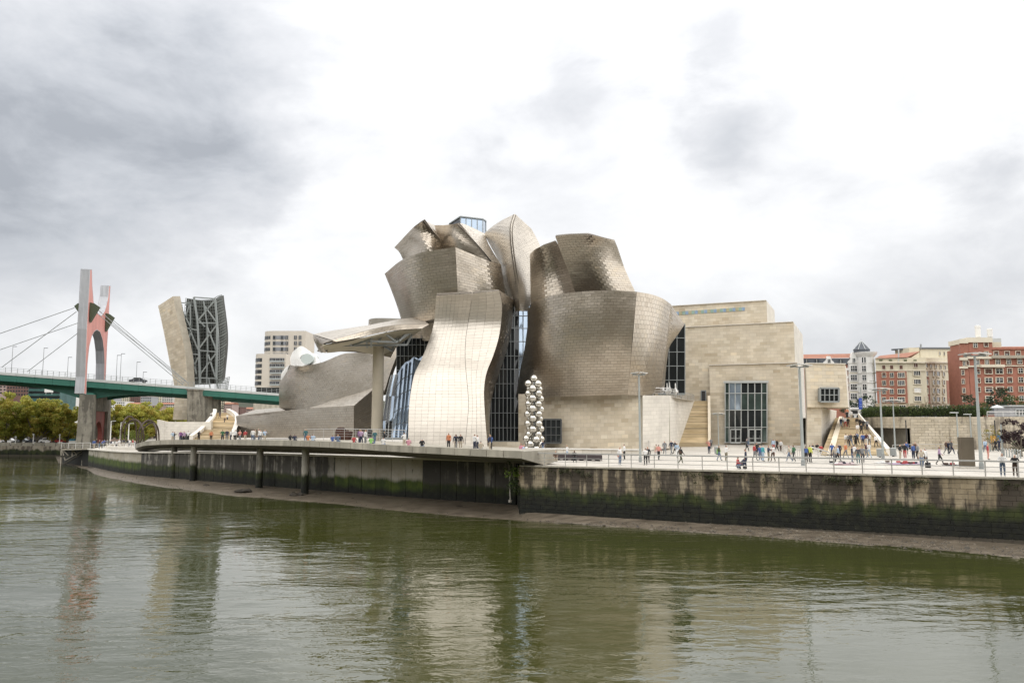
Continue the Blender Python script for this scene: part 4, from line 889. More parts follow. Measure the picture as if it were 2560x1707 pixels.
# corrugated edge plates, ribbed across the thickness
def edge_plates(idx, ribs=7):
    for i in idx:
        a, b = poly[i], poly[(i + 1) % n]
        mb = MB()
        c = (a + b) / 2; nrm = (b - a).cross(BD).normalized()
        for k in range(ribs):
            p, q = -BD * (2.02 * k / ribs - .02), -BD * (2.02 * (k + .72) / ribs - .02); s = nrm * .06
            mb.hexa([a + p + s, a + q + s, a + q - s, a + p - s, b + p + s, b + q + s, b + q - s, b + p - s], random.random())
        mb.hexa([a - BD * .03, a - BD * 1.97, a - BD * 1.97 + nrm * .02, a - BD * .03 + nrm * .02, b - BD * .03, b - BD * 1.97, b - BD * 1.97 + nrm * .02, b - BD * .03 + nrm * .02])
        mb.build('corrugated_edge', CORR, br)
edge_plates(range(n))
# cable anchor fans
def fan(c_uv, tip_uv, Yc, sgn, w=1.3):
    pass
def fan3(base, u_in, v_top, u_out, v_out, v_bot):
    """wedge standing out from the pylon along the deck"""
    a, c = base(u_in, v_top), base(u_in, v_bot); b = hit(u_out, v_out, a, TRV); m1 = hit((u_in + u_out) / 2, (v_top + v_out) / 2 - 2.5, a, TRV)
    c = hit(u_in, v_bot, a, TRV); MB().prism([q - TRV * .9 for q in (a, m1, b, c)], TRV * 1.8).build('cable_fan', GREENM, br)
onL = lambda u, v: hit(u, v, FL + TRV * 1.2, TRV)
fan3(onR, 226.2, 757, 249.5, 767.5, 806); fan3(onR, 265.5, 783.5, 286, 793.5, 828.5); fan3(onL, 205, 757.5, 187, 766.5, 792)
def deck_pt(u, v, rear=0):
    """a point of the deck's front edge line seen at column u"""
    nrm = TRV; p0 = FL + TRV * (.2 + rear); return hit(u, v, p0, nrm)
DKA, DKB = deck_pt(-420, 893), deck_pt(820, 996)
DK0, DK1 = deck_pt(0, 930.5), deck_pt(640, 979.5); DKD = (DK1 - DK0).normalized()
DKA = DK0 - DKD * 80; DKB = DK1 + DKD * 14
W_ = TRV * 21
Tp = lambda p, d=0.0, w=0.0: p + UP * d + TRV * w
xs = [DKA.lerp(DKB, k / 40) for k in range(41)]
# deck slab and fascia panels
mb = MB()
for a, b in zip(xs[:-1], xs[1:]): mb.hexa([Tp(a, -.9, .3), Tp(b, -.9, .3), Tp(b, -.9, 21), Tp(a, -.9, 21), Tp(a, 0, .3), Tp(b, 0, .3), Tp(b, 0, 21), Tp(a, 0, 21)])
mb.build('deck_slab', ASPH, br)
for k, (a, b) in enumerate(zip(xs[:-1], xs[1:])):
    b2 = b.lerp(a, .01)
    for w in (-.1, 21): MB().hexa([Tp(a, -.55, w), Tp(b2, -.55, w), Tp(b2, -.55, w + .4), Tp(a, -.55, w + .4), Tp(a, .1, w), Tp(b2, .1, w), Tp(b2, .1, w + .4), Tp(a, .1, w + .4)], random.random()).build('deck_edge', STEEL_PALE, br)
    for w in (.05, 20.8): MB().hexa([Tp(a, -2.0, w), Tp(b2, -2.0, w), Tp(b2, -2.0, w + .3), Tp(a, -2.0, w + .3), Tp(a, -.56, w), Tp(b2, -.56, w), Tp(b2, -.56, w + .3), Tp(a, -.56, w + .3)], random.random()).build('fascia_plate', TEAL, br)
# haunched girders under the deck
tp = (FL - DK0).dot(DKD); cen = DK0 + DKD * tp
def depth(s):
    d = abs(s); return 2.0 + 2.6 * max(0, 1 - d / 15)**1.8
for w in (3.0, 17.5):
    mb = MB(); ss = np.linspace(-70, 52, 60)
    for s0, s1 in zip(ss[:-1], ss[1:]):
        a, b = cen + DKD * s0, cen + DKD * s1
        mb.hexa([Tp(a, -depth(s0) - .6, w), Tp(b, -depth(s1) - .6, w), Tp(b, -depth(s1) - .6, w + .9), Tp(a, -depth(s0) - .6, w + .9), Tp(a, -.8, w), Tp(b, -.8, w), Tp(b, -.8, w + .9), Tp(a, -.8, w + .9)])
    mb.build('girder', TEAL, br)
for k in range(0, 40): MB().hexa([Tp(xs[k], -2.1, .4), Tp(xs[k] + DKD * .3, -2.1, .4), Tp(xs[k] + DKD * .3, -2.1, 20.7), Tp(xs[k], -2.1, 20.7), Tp(xs[k], -.9, .4), Tp(xs[k] + DKD * .3, -.9, .4), Tp(xs[k] + DKD * .3, -.9, 20.7), Tp(xs[k], -.9, 20.7)]).build('cross_beam', DARKM, br)
# cables
def cable(a, b, r=.09): MB().tube(a, b, r, n=5).build('cable', STEEL, br)
for (u0, v0, u1, v1, rear) in ((186, 769.5, 0, 833.5, .6), (191, 779, 4, 918, .6), (199, 806, 0, 874, 20), (199, 829, 68, 929, 20)):
    a = hit(u0, v0, FL + TRV * (.6 + rear * .0), TRV) if rear < 5 else hit(u0, v0, FL + TRV * 20, TRV); b = hit(u1, v1, FL + TRV * rear, TRV); d = (b - a); cable(a, a + d * (1.02 if u1 > 0 and u1 != 4 else 1.6) if u1 == 0 else b)
for (u0, v0, u1, v1, w) in ((247, 776, 462, 958, .8), (243, 783, 458, 962, .8), (284, 801, 466, 953, 20), (278, 808, 470, 958, 20)):
    cable(hit(u0, v0, FL + TRV * w, TRV), hit(u1, v1, FL + TRV * w, TRV))
# deck railing and lamps
rl = thing('bridge_railing', 'thin steel railing along the bridge deck edge', 'railing', tuple(DK0))
post = MB().bar((0, 0, .1), (0, 0, 1.25), .07)
po = None
for k in range(0, 121):
    p = DKA.lerp(DKB, k / 120) + TRV * .15
    if po is None: po = MB().bar(p, p + UP * 1.25, .08).build('post', STEEL, rl); base = p
    else:
        q = po.copy(); q.location = p - base; col.objects.link(q)
for h in (.45, .85, 1.25): MB().bar(DKA + UP * h + TRV * .15, DKB + UP * h + TRV * .15, .06).build('rail', STEEL, rl)
BLP = [(28, 866), (106, 870), (168, 893), (290, 888), (300, 884), (340, 905), (357, 930)]
nm = ['beside the left picture edge', 'left of the pylon with a round head', 'just left of the pylon', 'right of the pylon, paler', 'right of the pylon, dark head', 'before the steel tower', 'short one before the steel tower']
for (u, v), tx in zip(BLP, nm):
    b = hit(u, 930.5 + u * .0766, FL + TRV * 9, TRV); tz = hit(u, v, FL + TRV * 9, TRV).z; b.z -= .3
    t = thing('bridge_lamp', 'slim lamp post on the bridge ' + tx, 'lamp post', tuple(b), 'lamp posts on the bridge')
    MB().tube(b, (b.x, b.y, tz), .08, .05).build('pole', STEEL, t); MB().box((b.x + .45, b.y, tz), (.9, .3, .1)).build('lamp_head', DARKM, t)
# concrete pier: leg blocks and cross wall with an arch, red infill
pier = thing('bridge_pier', 'grey concrete bridge pier with red arched panel standing at the river edge', 'bridge pier', (FL.x, FL.y, 3))
pz = lambda p, z: Vector((p.x, p.y, z))
zt = P(205, 986, 190).z
p0 = FL - BD * .5 - TRV * .5
A_ = [p0, p0 + BD * 3.0, p0 + BD * 3.0 + TRV * 4.2, p0 + TRV * 4.2]; cA = sum(A_, Vector()) / 4
A2 = [cA + (x - cA) * 1.16 for x in A_]
MB().hexa([pz(x, -1) for x in A2] + [pz(x, zt) for x in A_]).build('pier_leg', PIER, pier)
MB().hexa([pz(x + UP, zt + .01) for x in A_] + [pz(cA + (x - cA) * .97, zt + .35) for x in A_]).build('bearing_plate', TEAL, pier)
B_ = [x + TRV * 19.5 for x in A_]; cB = sum(B_, Vector()) / 4; B2 = [cB + (x - cB) * 1.14 for x in B_]
MB().hexa([pz(x, -1) for x in B2] + [pz(x, zt) for x in B_]).build('pier_leg', PIER, pier)
X0 = p0 + BD * .2 + TRV * 4.2; X1 = X0 + TRV * 15.2
wz = zt - 3.9
MB().hexa([pz(x, wz) for x in (X0, X0 + BD * 2.8, X1 + BD * 2.8, X1)] + [pz(x, zt - .02) for x in (X0, X0 + BD * 2.8, X1 + BD * 2.8, X1)]).build('cross_beam', PIER, pier)
# red infill with arch
pts_ = []; L_ = 15.2
for k in range(21):
    a = math.pi * k / 20; pts_.append((L_ / 2 - math.cos(a) * 4.9, wz - 6.4 + math.sin(a) * 3.8))
outl = [(0, wz - .02), (L_, wz - .02), (L_, 3), (L_ / 2 + 4.9, 3)] + pts_[::-1] + [(L_ / 2 - 4.9, 3), (0, 3)]
bm = bmesh.new(); q = [bm.verts.new(pz(X0 + BD * 2.2 + TRV * s, z)) for s, z in outl]; f = bm.faces.new(q); r = bmesh.ops.extrude_face_region(bm, geom=[f])
bmesh.ops.translate(bm, verts=[v for v in r['geom'] if isinstance(v, bmesh.types.BMVert)], vec=-BD * 1.0); bmesh.ops.triangulate(bm, faces=bm.faces[:])
me = bpy.data.meshes.new('arch_panel'); bm.to_mesh(me); bm.free(); me.materials.append(mat('red_panel', (.28, .075, .06), .7, 0, .2, .4)); o = bpy.data.objects.new('arch_panel', me); col.objects.link(o); adopt(o, pier)
# second pier under the museum end
p2 = thing('bridge_column', 'square concrete bridge column below the steel tower', 'bridge pier', tuple(P(482, 1050, 196)))
a, b, c, d = P(469, 1052, 196), P(492, 1052, 196), P(489, 976, 196), P(468, 976, 196); e = Vector((3, 9, 0))
for x in (a, b): x.z = 3.5
MB().hexa([a, b, b + e, a + e, d, c, c + e, d + e]).build('column_shaft', PIER, p2)
MB().hexa([d - Vector((.2, .2, 0)), c + Vector((.2, -.2, 0)), c + e, d + e, d - Vector((.2, .2, 0)) + UP * .4, c + Vector((.2, -.2, 0)) + UP * .4, c + e + UP * .4, d + e + UP * .4]).build('cap', PIER, p2)
# car on the bridge
def car(name, label, pos, d, paint, parent_group=None):
    t = thing(name, label, 'car', tuple(pos), parent_group); s = Vector((-d.y, d.x, 0)); o = Vector(pos)
    prof = [(-2.1, .35), (-2.1, .85), (-1.4, .95), (-.9, 1.42), (.5, 1.45), (1.2, .98), (2.0, .85), (2.1, .4)]
    MB().prism([o + d * x + UP * z - s * .85 for x, z in prof], s * 1.7).build('body', paint, t)
    for x in (-1.3, 1.3):
        for y in (-.86, .66): MB().tube(o + d * x + s * y + UP * .33, o + d * x + s * (y + .2) + UP * .33, .33, n=12).build('wheel', DARKM, t)
    for y in (-.87, .865): MB().prism([o + d * x + UP * z + s * y for x, z in ((-1.2, .98), (-.8, 1.34), (.42, 1.36), (1.0, .99))], s * .01).build('side_window', GLASS, t)
    return t
pc = hit(346, 953, FL + TRV * 4, TRV); pc.z = (DK0 + DKD * ((pc - DK0).dot(DKD))).z + .02
car('parked_car', 'dark car driving on the bridge right of the pylon', pc, Vector((DKD.x, DKD.y, 0)).normalized(), mat('car_navy', (.03, .035, .05), .3, .2, .1, 1, coat=.5))

# ------------------------------------------------------------------ limestone and steel tower beyond the bridge
tow = thing('museum_tower', 'tall leaning limestone slab with open steel lattice tower behind the bridge', 'tower', tuple(P(490, 1050, 222)))
slabL = [(432, 1049), (437, 990), (435, 961), (423, 898.6), (408, 822), (395.3, 764.6)]; slabR = [(470, 1049), (470, 990), (468, 957), (464, 886), (441, 784), (432.5, 740.4)]
G = loft([[(a[0], a[1], 226), (b[0], b[1], 221)] for a, b in zip(slabL, slabR)], 31, True, False)
sp_ = shell('limestone_slab', G, LIME_BACK, tow, 2.2); tiles('tow', sp_, G, 1.5, .9, LIME, off=.03, gap=.05, tilt=.004, seed=70, name='limestone_panel')
finalize('tow', 300)
def lattice(name, rows, nu, nv, r=.11, m=None):
    G = loft(rows, 31); mb = MB(); 
    for i in range(nu + 1):
        pp = [Vector(grid_eval(G, np.array([i / nu]), np.array([j / nv]))[0]) for j in range(nv + 1)]
        for a, b in zip(pp[:-1], pp[1:]): mb.bar(a, b, r)
    for j in range(nv + 1):
        pp = [Vector(grid_eval(G, np.array([i / nu]), np.array([j / nv]))[0]) for i in range(nu + 1)]
        for a, b in zip(pp[:-1], pp[1:]): mb.bar(a, b, r * (2.4 if j % 4 == 0 else 1.2))
    o = mb.build(name, m or STEEL_T, tow); o['kind'] = 'stuff'; return G
STEEL_T = mat('tower_steel', (.17, .185, .17), .5, .3, .1, 1.0); STEEL_L = mat('tower_beam', (.25, .275, .265), .45, .3, .08, .8)
BACKM = mat('lattice_sheet', (.07, .072, .065), .7, .2, .35, 1.2)
Gl = lattice('lattice_screen', [[(544, 958, 222), (552, 955, 223), (558.6, 942, 225)], [(543, 842, 222), (556, 842, 223), (566, 842, 225)], [(536, 745, 222), (545, 740, 223), (554.7, 737, 225)]], 7, 30)
shell('lattice_backing', Gl + np.array([.2, .9, 0]), BACKM, tow, .1)
Gl = lattice('lattice_screen', [[(470, 962, 224), (510, 960, 231), (544, 958, 229)], [(458, 842, 226), (500, 842, 232), (543, 842, 229)], [(464, 745.5, 228), (500, 750, 232), (536, 748, 229)]], 12, 26)
shell('lattice_backing', Gl + np.array([0, .9, 0]), BACKM, tow, .1)
Gl = lattice('lattice_screen', [[(468, 957, 221.5), (478, 957, 226)], [(456, 850, 221.5), (470, 850, 227)], [(441, 762, 221.5), (455, 762, 228)]], 4, 24)
Gl = lattice('lattice_screen', [[(540, 972, 218), (556, 973, 219), (569, 972, 220)], [(540, 948, 218), (558, 946, 219), (574, 942, 220)]], 8, 7)
Gl = lattice('lattice_screen', [[(514, 1018, 219), (560, 1020, 219)], [(512, 992, 219), (562, 990, 219)]], 10, 5)
T = lambda x, y, d=220: P(380 + x / 3.92, 720 + y / 3.92, d)
bars = [((410, 90), (445, 310)), ((445, 310), (460, 600)), ((460, 600), (470, 935)), ((620, 120), (638, 340)), ((638, 340), (635, 620)), ((635, 620), (628, 880)), ((410, 90), (620, 105)), ((450, 320), (612, 125)), ((520, 180), (632, 335)),
        ((455, 340), (640, 345)), ((465, 585), (635, 360)), ((545, 390), (630, 610)), ((465, 610), (630, 625)), ((475, 840), (630, 635)), ((550, 650), (618, 865)), ((480, 880), (640, 885)), ((235, 140), (375, 150)), ((285, 195), (378, 380)), ((290, 390), (370, 165)),
        ((290, 380), (455, 415)), ((325, 640), (380, 430)), ((380, 430), (450, 600)), ((325, 640), (455, 650)), ((375, 850), (450, 680)), ((395, 670), (435, 840)), ((365, 880), (445, 880)), ((505, 130), (540, 350)), ((540, 350), (545, 640)), ((540, 640), (535, 940)),
        ((375, 160), (380, 430)), ((555, 880), (570, 985)), ((625, 880), (650, 985)), ((515, 1090), (515, 1285)), ((585, 1080), (600, 1160)), ((455, 310), (520, 380)), ((230, 140), (330, 650)), ((330, 650), (372, 930))]
for k, (a, b) in enumerate(bars): MB().bar(T(*a, 219 if k < 16 else 223), T(*b, 219 if k < 16 else 223), .46 if k < 6 else .32).build('steel_beam', STEEL_L, tow)
MB().hexa([T(345, 1290, 216), T(440, 1290, 216), T(510, 1285, 224), T(345, 1285, 224), T(345, 1000, 216), T(440, 1000, 216), T(510, 1000, 224), T(345, 1000, 224)]).build('service_core', CONC_DARK, tow)

# plinth and curved stairs below the tower
pl = thing('limestone_plinth', 'pale limestone plinth with a dark doorway below the steel tower', 'plinth', tuple(P(460, 1100, 172)))
lime(pl, [[(393, 1112, 182), (413, 1112, 172), (528, 1112, 168)], [(393, 1049, 182), (413, 1054, 172), (528, 1054.5, 168)]], 75, .5, pool='plinth', m=LIME_PALE)
MB().hexa([P(413, 1112, 173), P(528, 1112, 169), P(528, 1112, 200), P(400, 1112, 200), P(413, 1055, 173), P(528, 1055.5, 169), P(528, 1055, 200), P(400, 1055, 200)]).build('core', LIME_BACK, pl)
MB().hexa([P(451, 1110, 170.3), P(484, 1110, 169), P(484, 1110, 170.5), P(451, 1110, 171.5), P(451, 1083.5, 170.3), P(484, 1083.5, 169), P(484, 1083.5, 170.5), P(451, 1083.5, 171.5)]).build('doorway', DARKM, pl)
finalize('plinth', 300)
cs = thing('curved_stairs', 'sinuous tan stone stairs curving up under the steel tower', 'stairs', tuple(P(520, 1100, 165)))
Lp = [(482, 1101, 160), (505, 1084, 166), (522, 1066, 173), (533, 1052, 181), (540, 1040, 190), (540, 1032, 198)]; Rp_ = [(574, 1101, 156), (583, 1080, 163), (588, 1062, 171), (588, 1050, 179), (580, 1040, 189), (566, 1032, 198)]
LS = cr_sample([P(*q) for q in Lp], 31); RS = cr_sample([P(*q) for q in Rp_], 31)
for k in range(30):
    a, b, c, d = Vector(LS[k]), Vector(RS[k]), Vector(RS[k + 1]), Vector(LS[k + 1]); z1 = (c.z + d.z) / 2; z0 = z1 - .5
    MB().hexa([pz(a, z0), pz(b, z0), pz(c, z0), pz(d, z0), pz(a, z1), pz(b, z1), pz(c, z1), pz(d, z1)], random.random()).build('step', STEP, cs)
for pts_, nme, lab in ((LS, 'curved_parapet', 'smooth pale parapet curving up the left of the sinuous stairs'), (RS, 'curved_parapet', 'smooth pale parapet curving up the right of the sinuous stairs')):
    t = thing(nme, lab, 'parapet', tuple(pts_[0])); mb = MB(); s = -1 if pts_ is LS else 1
    for k in range(30):
        a, b = Vector(pts_[k]), Vector(pts_[k + 1]); x = Vector((.75 * s, 0, 0)); mb.hexa([a - UP * 1.5, a + x - UP * 1.5, b + x - UP * 1.5, b - UP * 1.5, a + UP * .95, a + x + UP * .95, b + x + UP * .95, b + UP * .95])
    mb.build('parapet_wall', LIME_PALE, t)
    mb = MB(); pp = [Vector(q) + UP * 1.0 + Vector((.37 * s, 0, 0)) for q in pts_]
    for a, b in zip(pp[:-1], pp[1:]): mb.bar(a, b, .85, .1)
    mb.build('coping', LIME_PALE, t)
# ------------------------------------------------------------------ town buildings on the right
BRICK = mat('red_brick', (.34, .145, .10), .85, 0, .12, .8, bump=.1); CREAM = mat('cream_render', (.60, .55, .42), .8, 0, .06, .3); STONEB = mat('base_stone', (.33, .275, .19), .85, 0, .12, .5)
WREND = mat('white_render', (.70, .69, .66), .75, 0, .04, .3); SLATE = mat('slate', (.085, .095, .11), .6, 0, .15, .8); TILE = mat('roof_tile', (.30, .13, .08), .8, 0, .18, .6, bump=.2); SHUT = mat('brown_shutter', (.10, .045, .03), .7, 0, .1, 1); TRIM = mat('cream_trim', (.66, .60, .48), .75, 0, .05, .5)
class Fac:
    """vertical facade through two pixel columns at given distances"""
    def __init__(s, th, u0, y0, u1, y1):
        s.th = th; a = P(u0, 1000, y0); b = P(u1, 1000, y1); s.a = Vector((a.x, a.y, 0)); d = Vector((b.x - a.x, b.y - a.y, 0)).normalized(); s.d = d; s.n = Vector((d.y, -d.x, 0)); s.n = s.n if s.n.y < 0 else -s.n
    def at(s, u, v, out=0.0): return hit(u, v, s.a + s.n * out, s.n)
    def slab(s, name, u0, u1, v0, v1, m, out=0.0, thick=1.0, par=None):
        q = [s.at(u0, v1, out), s.at(u1, v1, out), s.at(u1, v0, out), s.at(u0, v0, out)]
        l, r = q[3], q[1]; # keep uprights upright
        q[0] = Vector((q[3].x, q[3].y, q[0].z)); q[1] = Vector((q[2].x, q[2].y, q[1].z))
        return MB().prism(q, -s.n * thick).build(name, m, par or s.th)
    def win(s, u, v, w, h, trim=TRIM, glass=None, out=0.0, bars=1, shutter=0.0, rows=0):
        u0, u1, v0, v1 = u - w / 2, u + w / 2, v - h / 2, v + h / 2
        c = s.at(u, v, out + .05); a = s.at(u0, v1, out); b = s.at(u1, v1, out); W = (b - a).length; H = s.at(u, v0, out).z - s.at(u, v1, out).z; ax = (s.d, s.n, UP)
        f = MB(); t = max(.12, W * .1)
        f.box(c - s.d * (W / 2 + t / 2), (t, .3, H + 2 * t), ax).box(c + s.d * (W / 2 + t / 2), (t, .3, H + 2 * t), ax).box(c + UP * (H / 2 + t / 2), (W, .3, t), ax).box(c - UP * (H / 2 + t / 2) + s.n * .08, (W, .45, t), ax)
        o = f.build('window', trim, s.th)
        MB().box(s.at(u, v, out + .02), (W, .08, H), ax, random.random()).build('pane', glass or PANE, o)
        if bars:
            g = MB()
            for k in range(bars): g.box(s.at(u, v, out + .09) + s.d * W * ((k + 1) / (bars + 1) - .5), (.09, .08, H), ax)
            if rows: g.box(s.at(u, v, out + .09) + UP * H * .12, (W, .08, .09), ax)
            g.build('glazing_bar', WHITE, o)
        if shutter: MB().box(s.at(u, v, out + .1) + UP * H * (1 - shutter) / 2, (W * .98, .06, H * shutter), ax).build('shutter', SHUT, o)
        return o
Z8 = lambda x, y: (2060 + x / 3.734, 780 + y / 3.734)
Zs = 1 / 3.734
# A: white house with corner turret
A = thing('turret_house', 'white house with slate pointed corner turret above the stairs', 'building', tuple(P(2150, 1043, 250)))
f = Fac(A, 2000, 252, 2160, 252)
f.slab('wall', 2002, 2122, 905, 1046, BRICK, 0, 14); f.slab('mansard', 2002, 2124, 896, 911, SLATE, .3, 13)
a, b, c, d = f.at(2002, 896, .6), f.at(2128, 894.5, .6), f.at(2128, 884, -4), f.at(2002, 886, -4); MB().hexa([a, b, f.at(2128, 894.5, -12), f.at(2002, 896, -12), d, c, c - f.n * 3, d - f.n * 3]).build('tiled_roof', TILE, A)
f.slab('wall', 2121, 2151, 906, 1046, WREND, .8, 13)
for (u, v, w) in ((2017, 903, 7), (2042, 903, 8.5), (2102, 904, 9)): f.win(u, v, w, 11, out=.4, trim=SLATE)
for (u0, u1, vt, vb) in ((2058, 2087, 890, 910), (2119, 2150, 880, 908)):
    m_ = (u0 + u1) / 2; poly = [(u0, vb), (u1, vb), (u1 - 3, vb - 6), (u1 - 7, vb - 9), (m_ + 5, vt + 5), (m_ + 3, vt), (m_ - 3, vt), (m_ - 5, vt + 5), (u0 + 7, vb - 9), (u0 + 3, vb - 6)]
    MB().prism([f.at(u, v, 1.0) for u, v in poly], -f.n * 1.2).build('stepped_gable', WREND, A); f.win(m_, vb - 7.5, 7, 10, out=1.02, trim=WREND)
for v in (921.5, 944, 967.5, 991, 1014): f.win(2134.5, v, 15.5, 13.5, out=.85, trim=WREND, bars=2, rows=1)
for v in (932.5, 956.5, 980, 1003): f.slab('string_course', 2121, 2150, v - 1, v + 1, TRIM, .95, .4)
for v in (960, 920, 940): f.slab('balcony', 2114, 2121.5, v, v + 5, WREND, .8, 1.0)
tc = P(2169, 1000, 251); tcx, tcy = tc.x, tc.y; R_ = 20 * 251 / F
zv = lambda v: P(2169, v, 251).z
tb = MB(); tb.lathe([(R_, zv(1046)), (R_, zv(890))], (tcx, tcy, 0), 10); tb.build('turret_wall', WREND, A)
for v in (932.5, 956.5, 1004.5, 980): MB().lathe([(R_ * .98, zv(v + 2)), (R_ * 1.12, zv(v + 1)), (R_ * 1.12, zv(v - 1.5)), (R_ * .98, zv(v - 2))], (tcx, tcy, 0), 10).build('string_course', WREND, A)
MB().lathe([(R_, zv(893)), (R_ * 1.3, zv(885)), (R_ * 1.38, zv(881)), (R_ * .9, zv(880))], (tcx, tcy, 0), 16).build('cornice', WREND, A)
MB().lathe([(R_ * 1.02, zv(881)), (R_ * .98, zv(876)), (R_ * 1.06, zv(875)), (.1, zv(852)), (.0, zv(847))], (tcx - 1.2, tcy, 0), 8).build('turret_roof', SLATE, A)
for k in range(8): t_ = 2 * math.pi * k / 8; MB().tube((tcx - 1.2 + R_ * 1.06 * math.cos(t_), tcy + R_ * 1.06 * math.sin(t_), zv(874.5)), (tcx - 1.2, tcy, zv(851)), .09).build('roof_rib', STEEL_PALE, A)
ft = Fac(A, 2150, 251 - R_ - .05, 2190, 251 - R_ - .05)
for (u, w) in ((2156, 4), (2162, 4), (2172.5, 4), (2178, 4)): ft.win(u, 900, w, 13, out=-.35, trim=WREND, bars=0)
for v in (921.5, 944, 967.5, 990):
    for u in (2159.5 + (v - 921) * .04, 2176.5 + (v - 921) * .04): ft.win(u, v, 10, 13.5, out=-.3, trim=WREND, bars=1, rows=1)
# B: cream and brick apartment corner
B = thing('brick_cream_block', 'cream and red brick corner apartment block with roof terrace', 'building', tuple(P(2290, 1026, 235)))
fl_ = Fac(B, 2188, 248, 2268, 244); fc_ = Fac(B, 2268, 244, 2314, 244.5); fr2 = Fac(B, 2314, 244.5, 2404, 292)
for fc, u0, u1 in ((fl_, 2188, 2268), (fc_, 2268, 2314), (fr2, 2314, 2404)):
    vb = lambda u, v: v
    k0 = 1.0
    fc.slab('wall', u0, u1, 894 if fc is not fr2 else 896, 1034, CREAM, 0, 6); fc.slab('base_course', u0, u1, 1008, 1034, STONEB, .25, .6)
    fc.slab('cornice', u0, u1, 903, 907, TRIM, .9, 1.2); fc.slab('parapet', u0, u1, 894.5, 903, CREAM, .3, .5); fc.slab('string_course', u0, u1, 924.5, 927, TRIM, .4, .6)
fl_.slab('brick_panel', 2190, 2246, 927.2, 1007.5, BRICK, .12, .3); fl_.slab('brick_panel', 2246.3, 2266, 927.2, 1007.5, BRICK, .3, .5)
fr2.slab('brick_panel', 2314, 2322, 927.2, 1007.5, BRICK, .1, .3); fr2.slab('brick_panel', 2366, 2403, 951, 1010, BRICK, .1, .3)
a, b = fl_.at(2188, 896, .8), fl_.at(2268, 893, .8); c, d = fl_.at(2300, 878, -9), fl_.at(2200, 889, -9); MB().hexa([a, b, b - fl_.n * 14, a - fl_.n * 14, d, c, c - fl_.n * 3, d - fl_.n * 3]).build('tiled_roof', TILE, B)
fb2 = Fac(B, 2272, 262, 2300, 262); fb2.slab('roof_room', 2272, 2298, 869, 900, CREAM, 0, 8); fb3 = Fac(B, 2300, 262, 2400, 300); fb3.slab('roof_storey', 2300, 2390, 870, 915, CREAM, 0, 8); fb3.slab('roof_edge', 2299, 2391, 868, 872, SLATE, .5, 9)
for u in (2349, 2360, 2371, 2382): fb3.win(u, 884, 3.5, 9, bars=0)
for k, (y0, sh) in enumerate(((515, 1), (588, .5), (662, 0), (740, .3), (817, 0))):
    for x, w in ((560, 32), (633, 32), (722, 60)):
        if k == 0: fl_.win(*Z8(x - 2, y0), 8, 9.5, shutter=1.0, bars=0, out=.1)
        else: fl_.win(*Z8(x, y0), w * Zs, 11.5, out=.2 if w < 50 else .4, shutter=sh if x == 560 else 0, bars=1 if w < 50 else 3)
for x, y0, w in ((855, 497, 36), (866, 570, 62), (870, 650, 62), (872, 728, 62), (875, 808, 62)): fc_.win(*Z8(x, y0), w * Zs, 11 if w > 40 else 9, bars=3 if w > 40 else 1, out=.1, shutter=1.0 if y0 == 497 else 0, glass=WREND if y0 == 728 else None)
for x in (570, 645): fl_.win(*Z8(x, 892), 9, 10, out=.3, bars=1)
for x, w in ((735, 55),): fl_.win(*Z8(x, 890), w * Zs, 11, out=.3, bars=2)
fc_.win(*Z8(870, 888), 9, 11, out=.3, bars=1)
for x, y0 in ((957, 500), (997, 505), (1043, 510), (1087, 515), (1130, 520), (1170, 523), (1212, 528), (1252, 533)): fr2.win(*Z8(x, y0), 3.6, 9.5, bars=0, out=.1)
for y0 in (575, 655, 735, 812):
    for x, w in ((962, 18), (1024, 16), (1065, 28), (1118, 16)): fr2.win(*Z8(x, y0 + (x - 960) * .02), w * Zs, 11, bars=0 if w < 20 else 1, out=.15)
    for x in (1180, 1220, 1258): fr2.win(*Z8(x, y0 + 22), 4.2, 10.5, bars=0, out=.15)
for x in (970, 1020, 1063, 1108, 1150, 1190, 1235): fr2.win(*Z8(x, 893), 4.5, 11, out=.3, bars=0)
for x in (530, 620, 760, 850): fl_.slab('planter', 2060 + x / 3.734 - 4, 2060 + x / 3.734 + 4, 899, 902, mat('planter_green', (.06, .08, .03), .9, 0, .3, 2), .6, .5)
MB().tube(fl_.at(2246.5, 910, .2), fl_.at(2246.5, 873, .2), .22).build('vent_pipe', STEEL_PALE, B); MB().tube(fc_.at(2302, 870, -4), fc_.at(2302, 860, -4), .25).build('vent_pipe', STEEL, B)
# C: tall red brick block
Cb = thing('red_brick_block', 'tall red brick apartment block with cream window surrounds and roof cornice', 'building', tuple(P(2480, 1036, 238)))
f = Fac(Cb, 2420, 238, 2600, 236); fs = Fac(Cb, 2399, 239, 2420, 238)
Z9 = lambda x, y: (2280 + x / 5.225, 800 + y / 5.225)
f.slab('wall', 2419.5, 2700, 868, 1044, BRICK, 0, 14); fs.slab('wall', 2399.5, 2420, 893, 1040, BRICK, 0, 10)
f.slab('attic', 2420, 2480, 854, 893, BRICK, .15, 12); fs.slab('attic', 2399.5, 2420, 857, 893, BRICK, .15, 10); f.slab('cornice', 2419, 2481, 843.5, 855.5, TRIM, .7, 13); fs.slab('cornice', 2398.5, 2420, 847, 858, TRIM, .7, 10)
f.slab('cornice', 2420, 2482, 891, 896.5, TRIM, .8, 1.2); fs.slab('cornice', 2399, 2420, 893.5, 900, TRIM, .8, 1.2); f.slab('string_course', 2420, 2454, 913.5, 917, TRIM, .6, .9); f.slab('balcony', 2453, 2512, 911, 917.5, TRIM, 1.3, 1.4); f.slab('string_course', 2512, 2700, 913, 915.5, TRIM, .5, .8); fs.slab('string_course', 2398.5, 2420, 916, 921, TRIM, .7, 1.0)
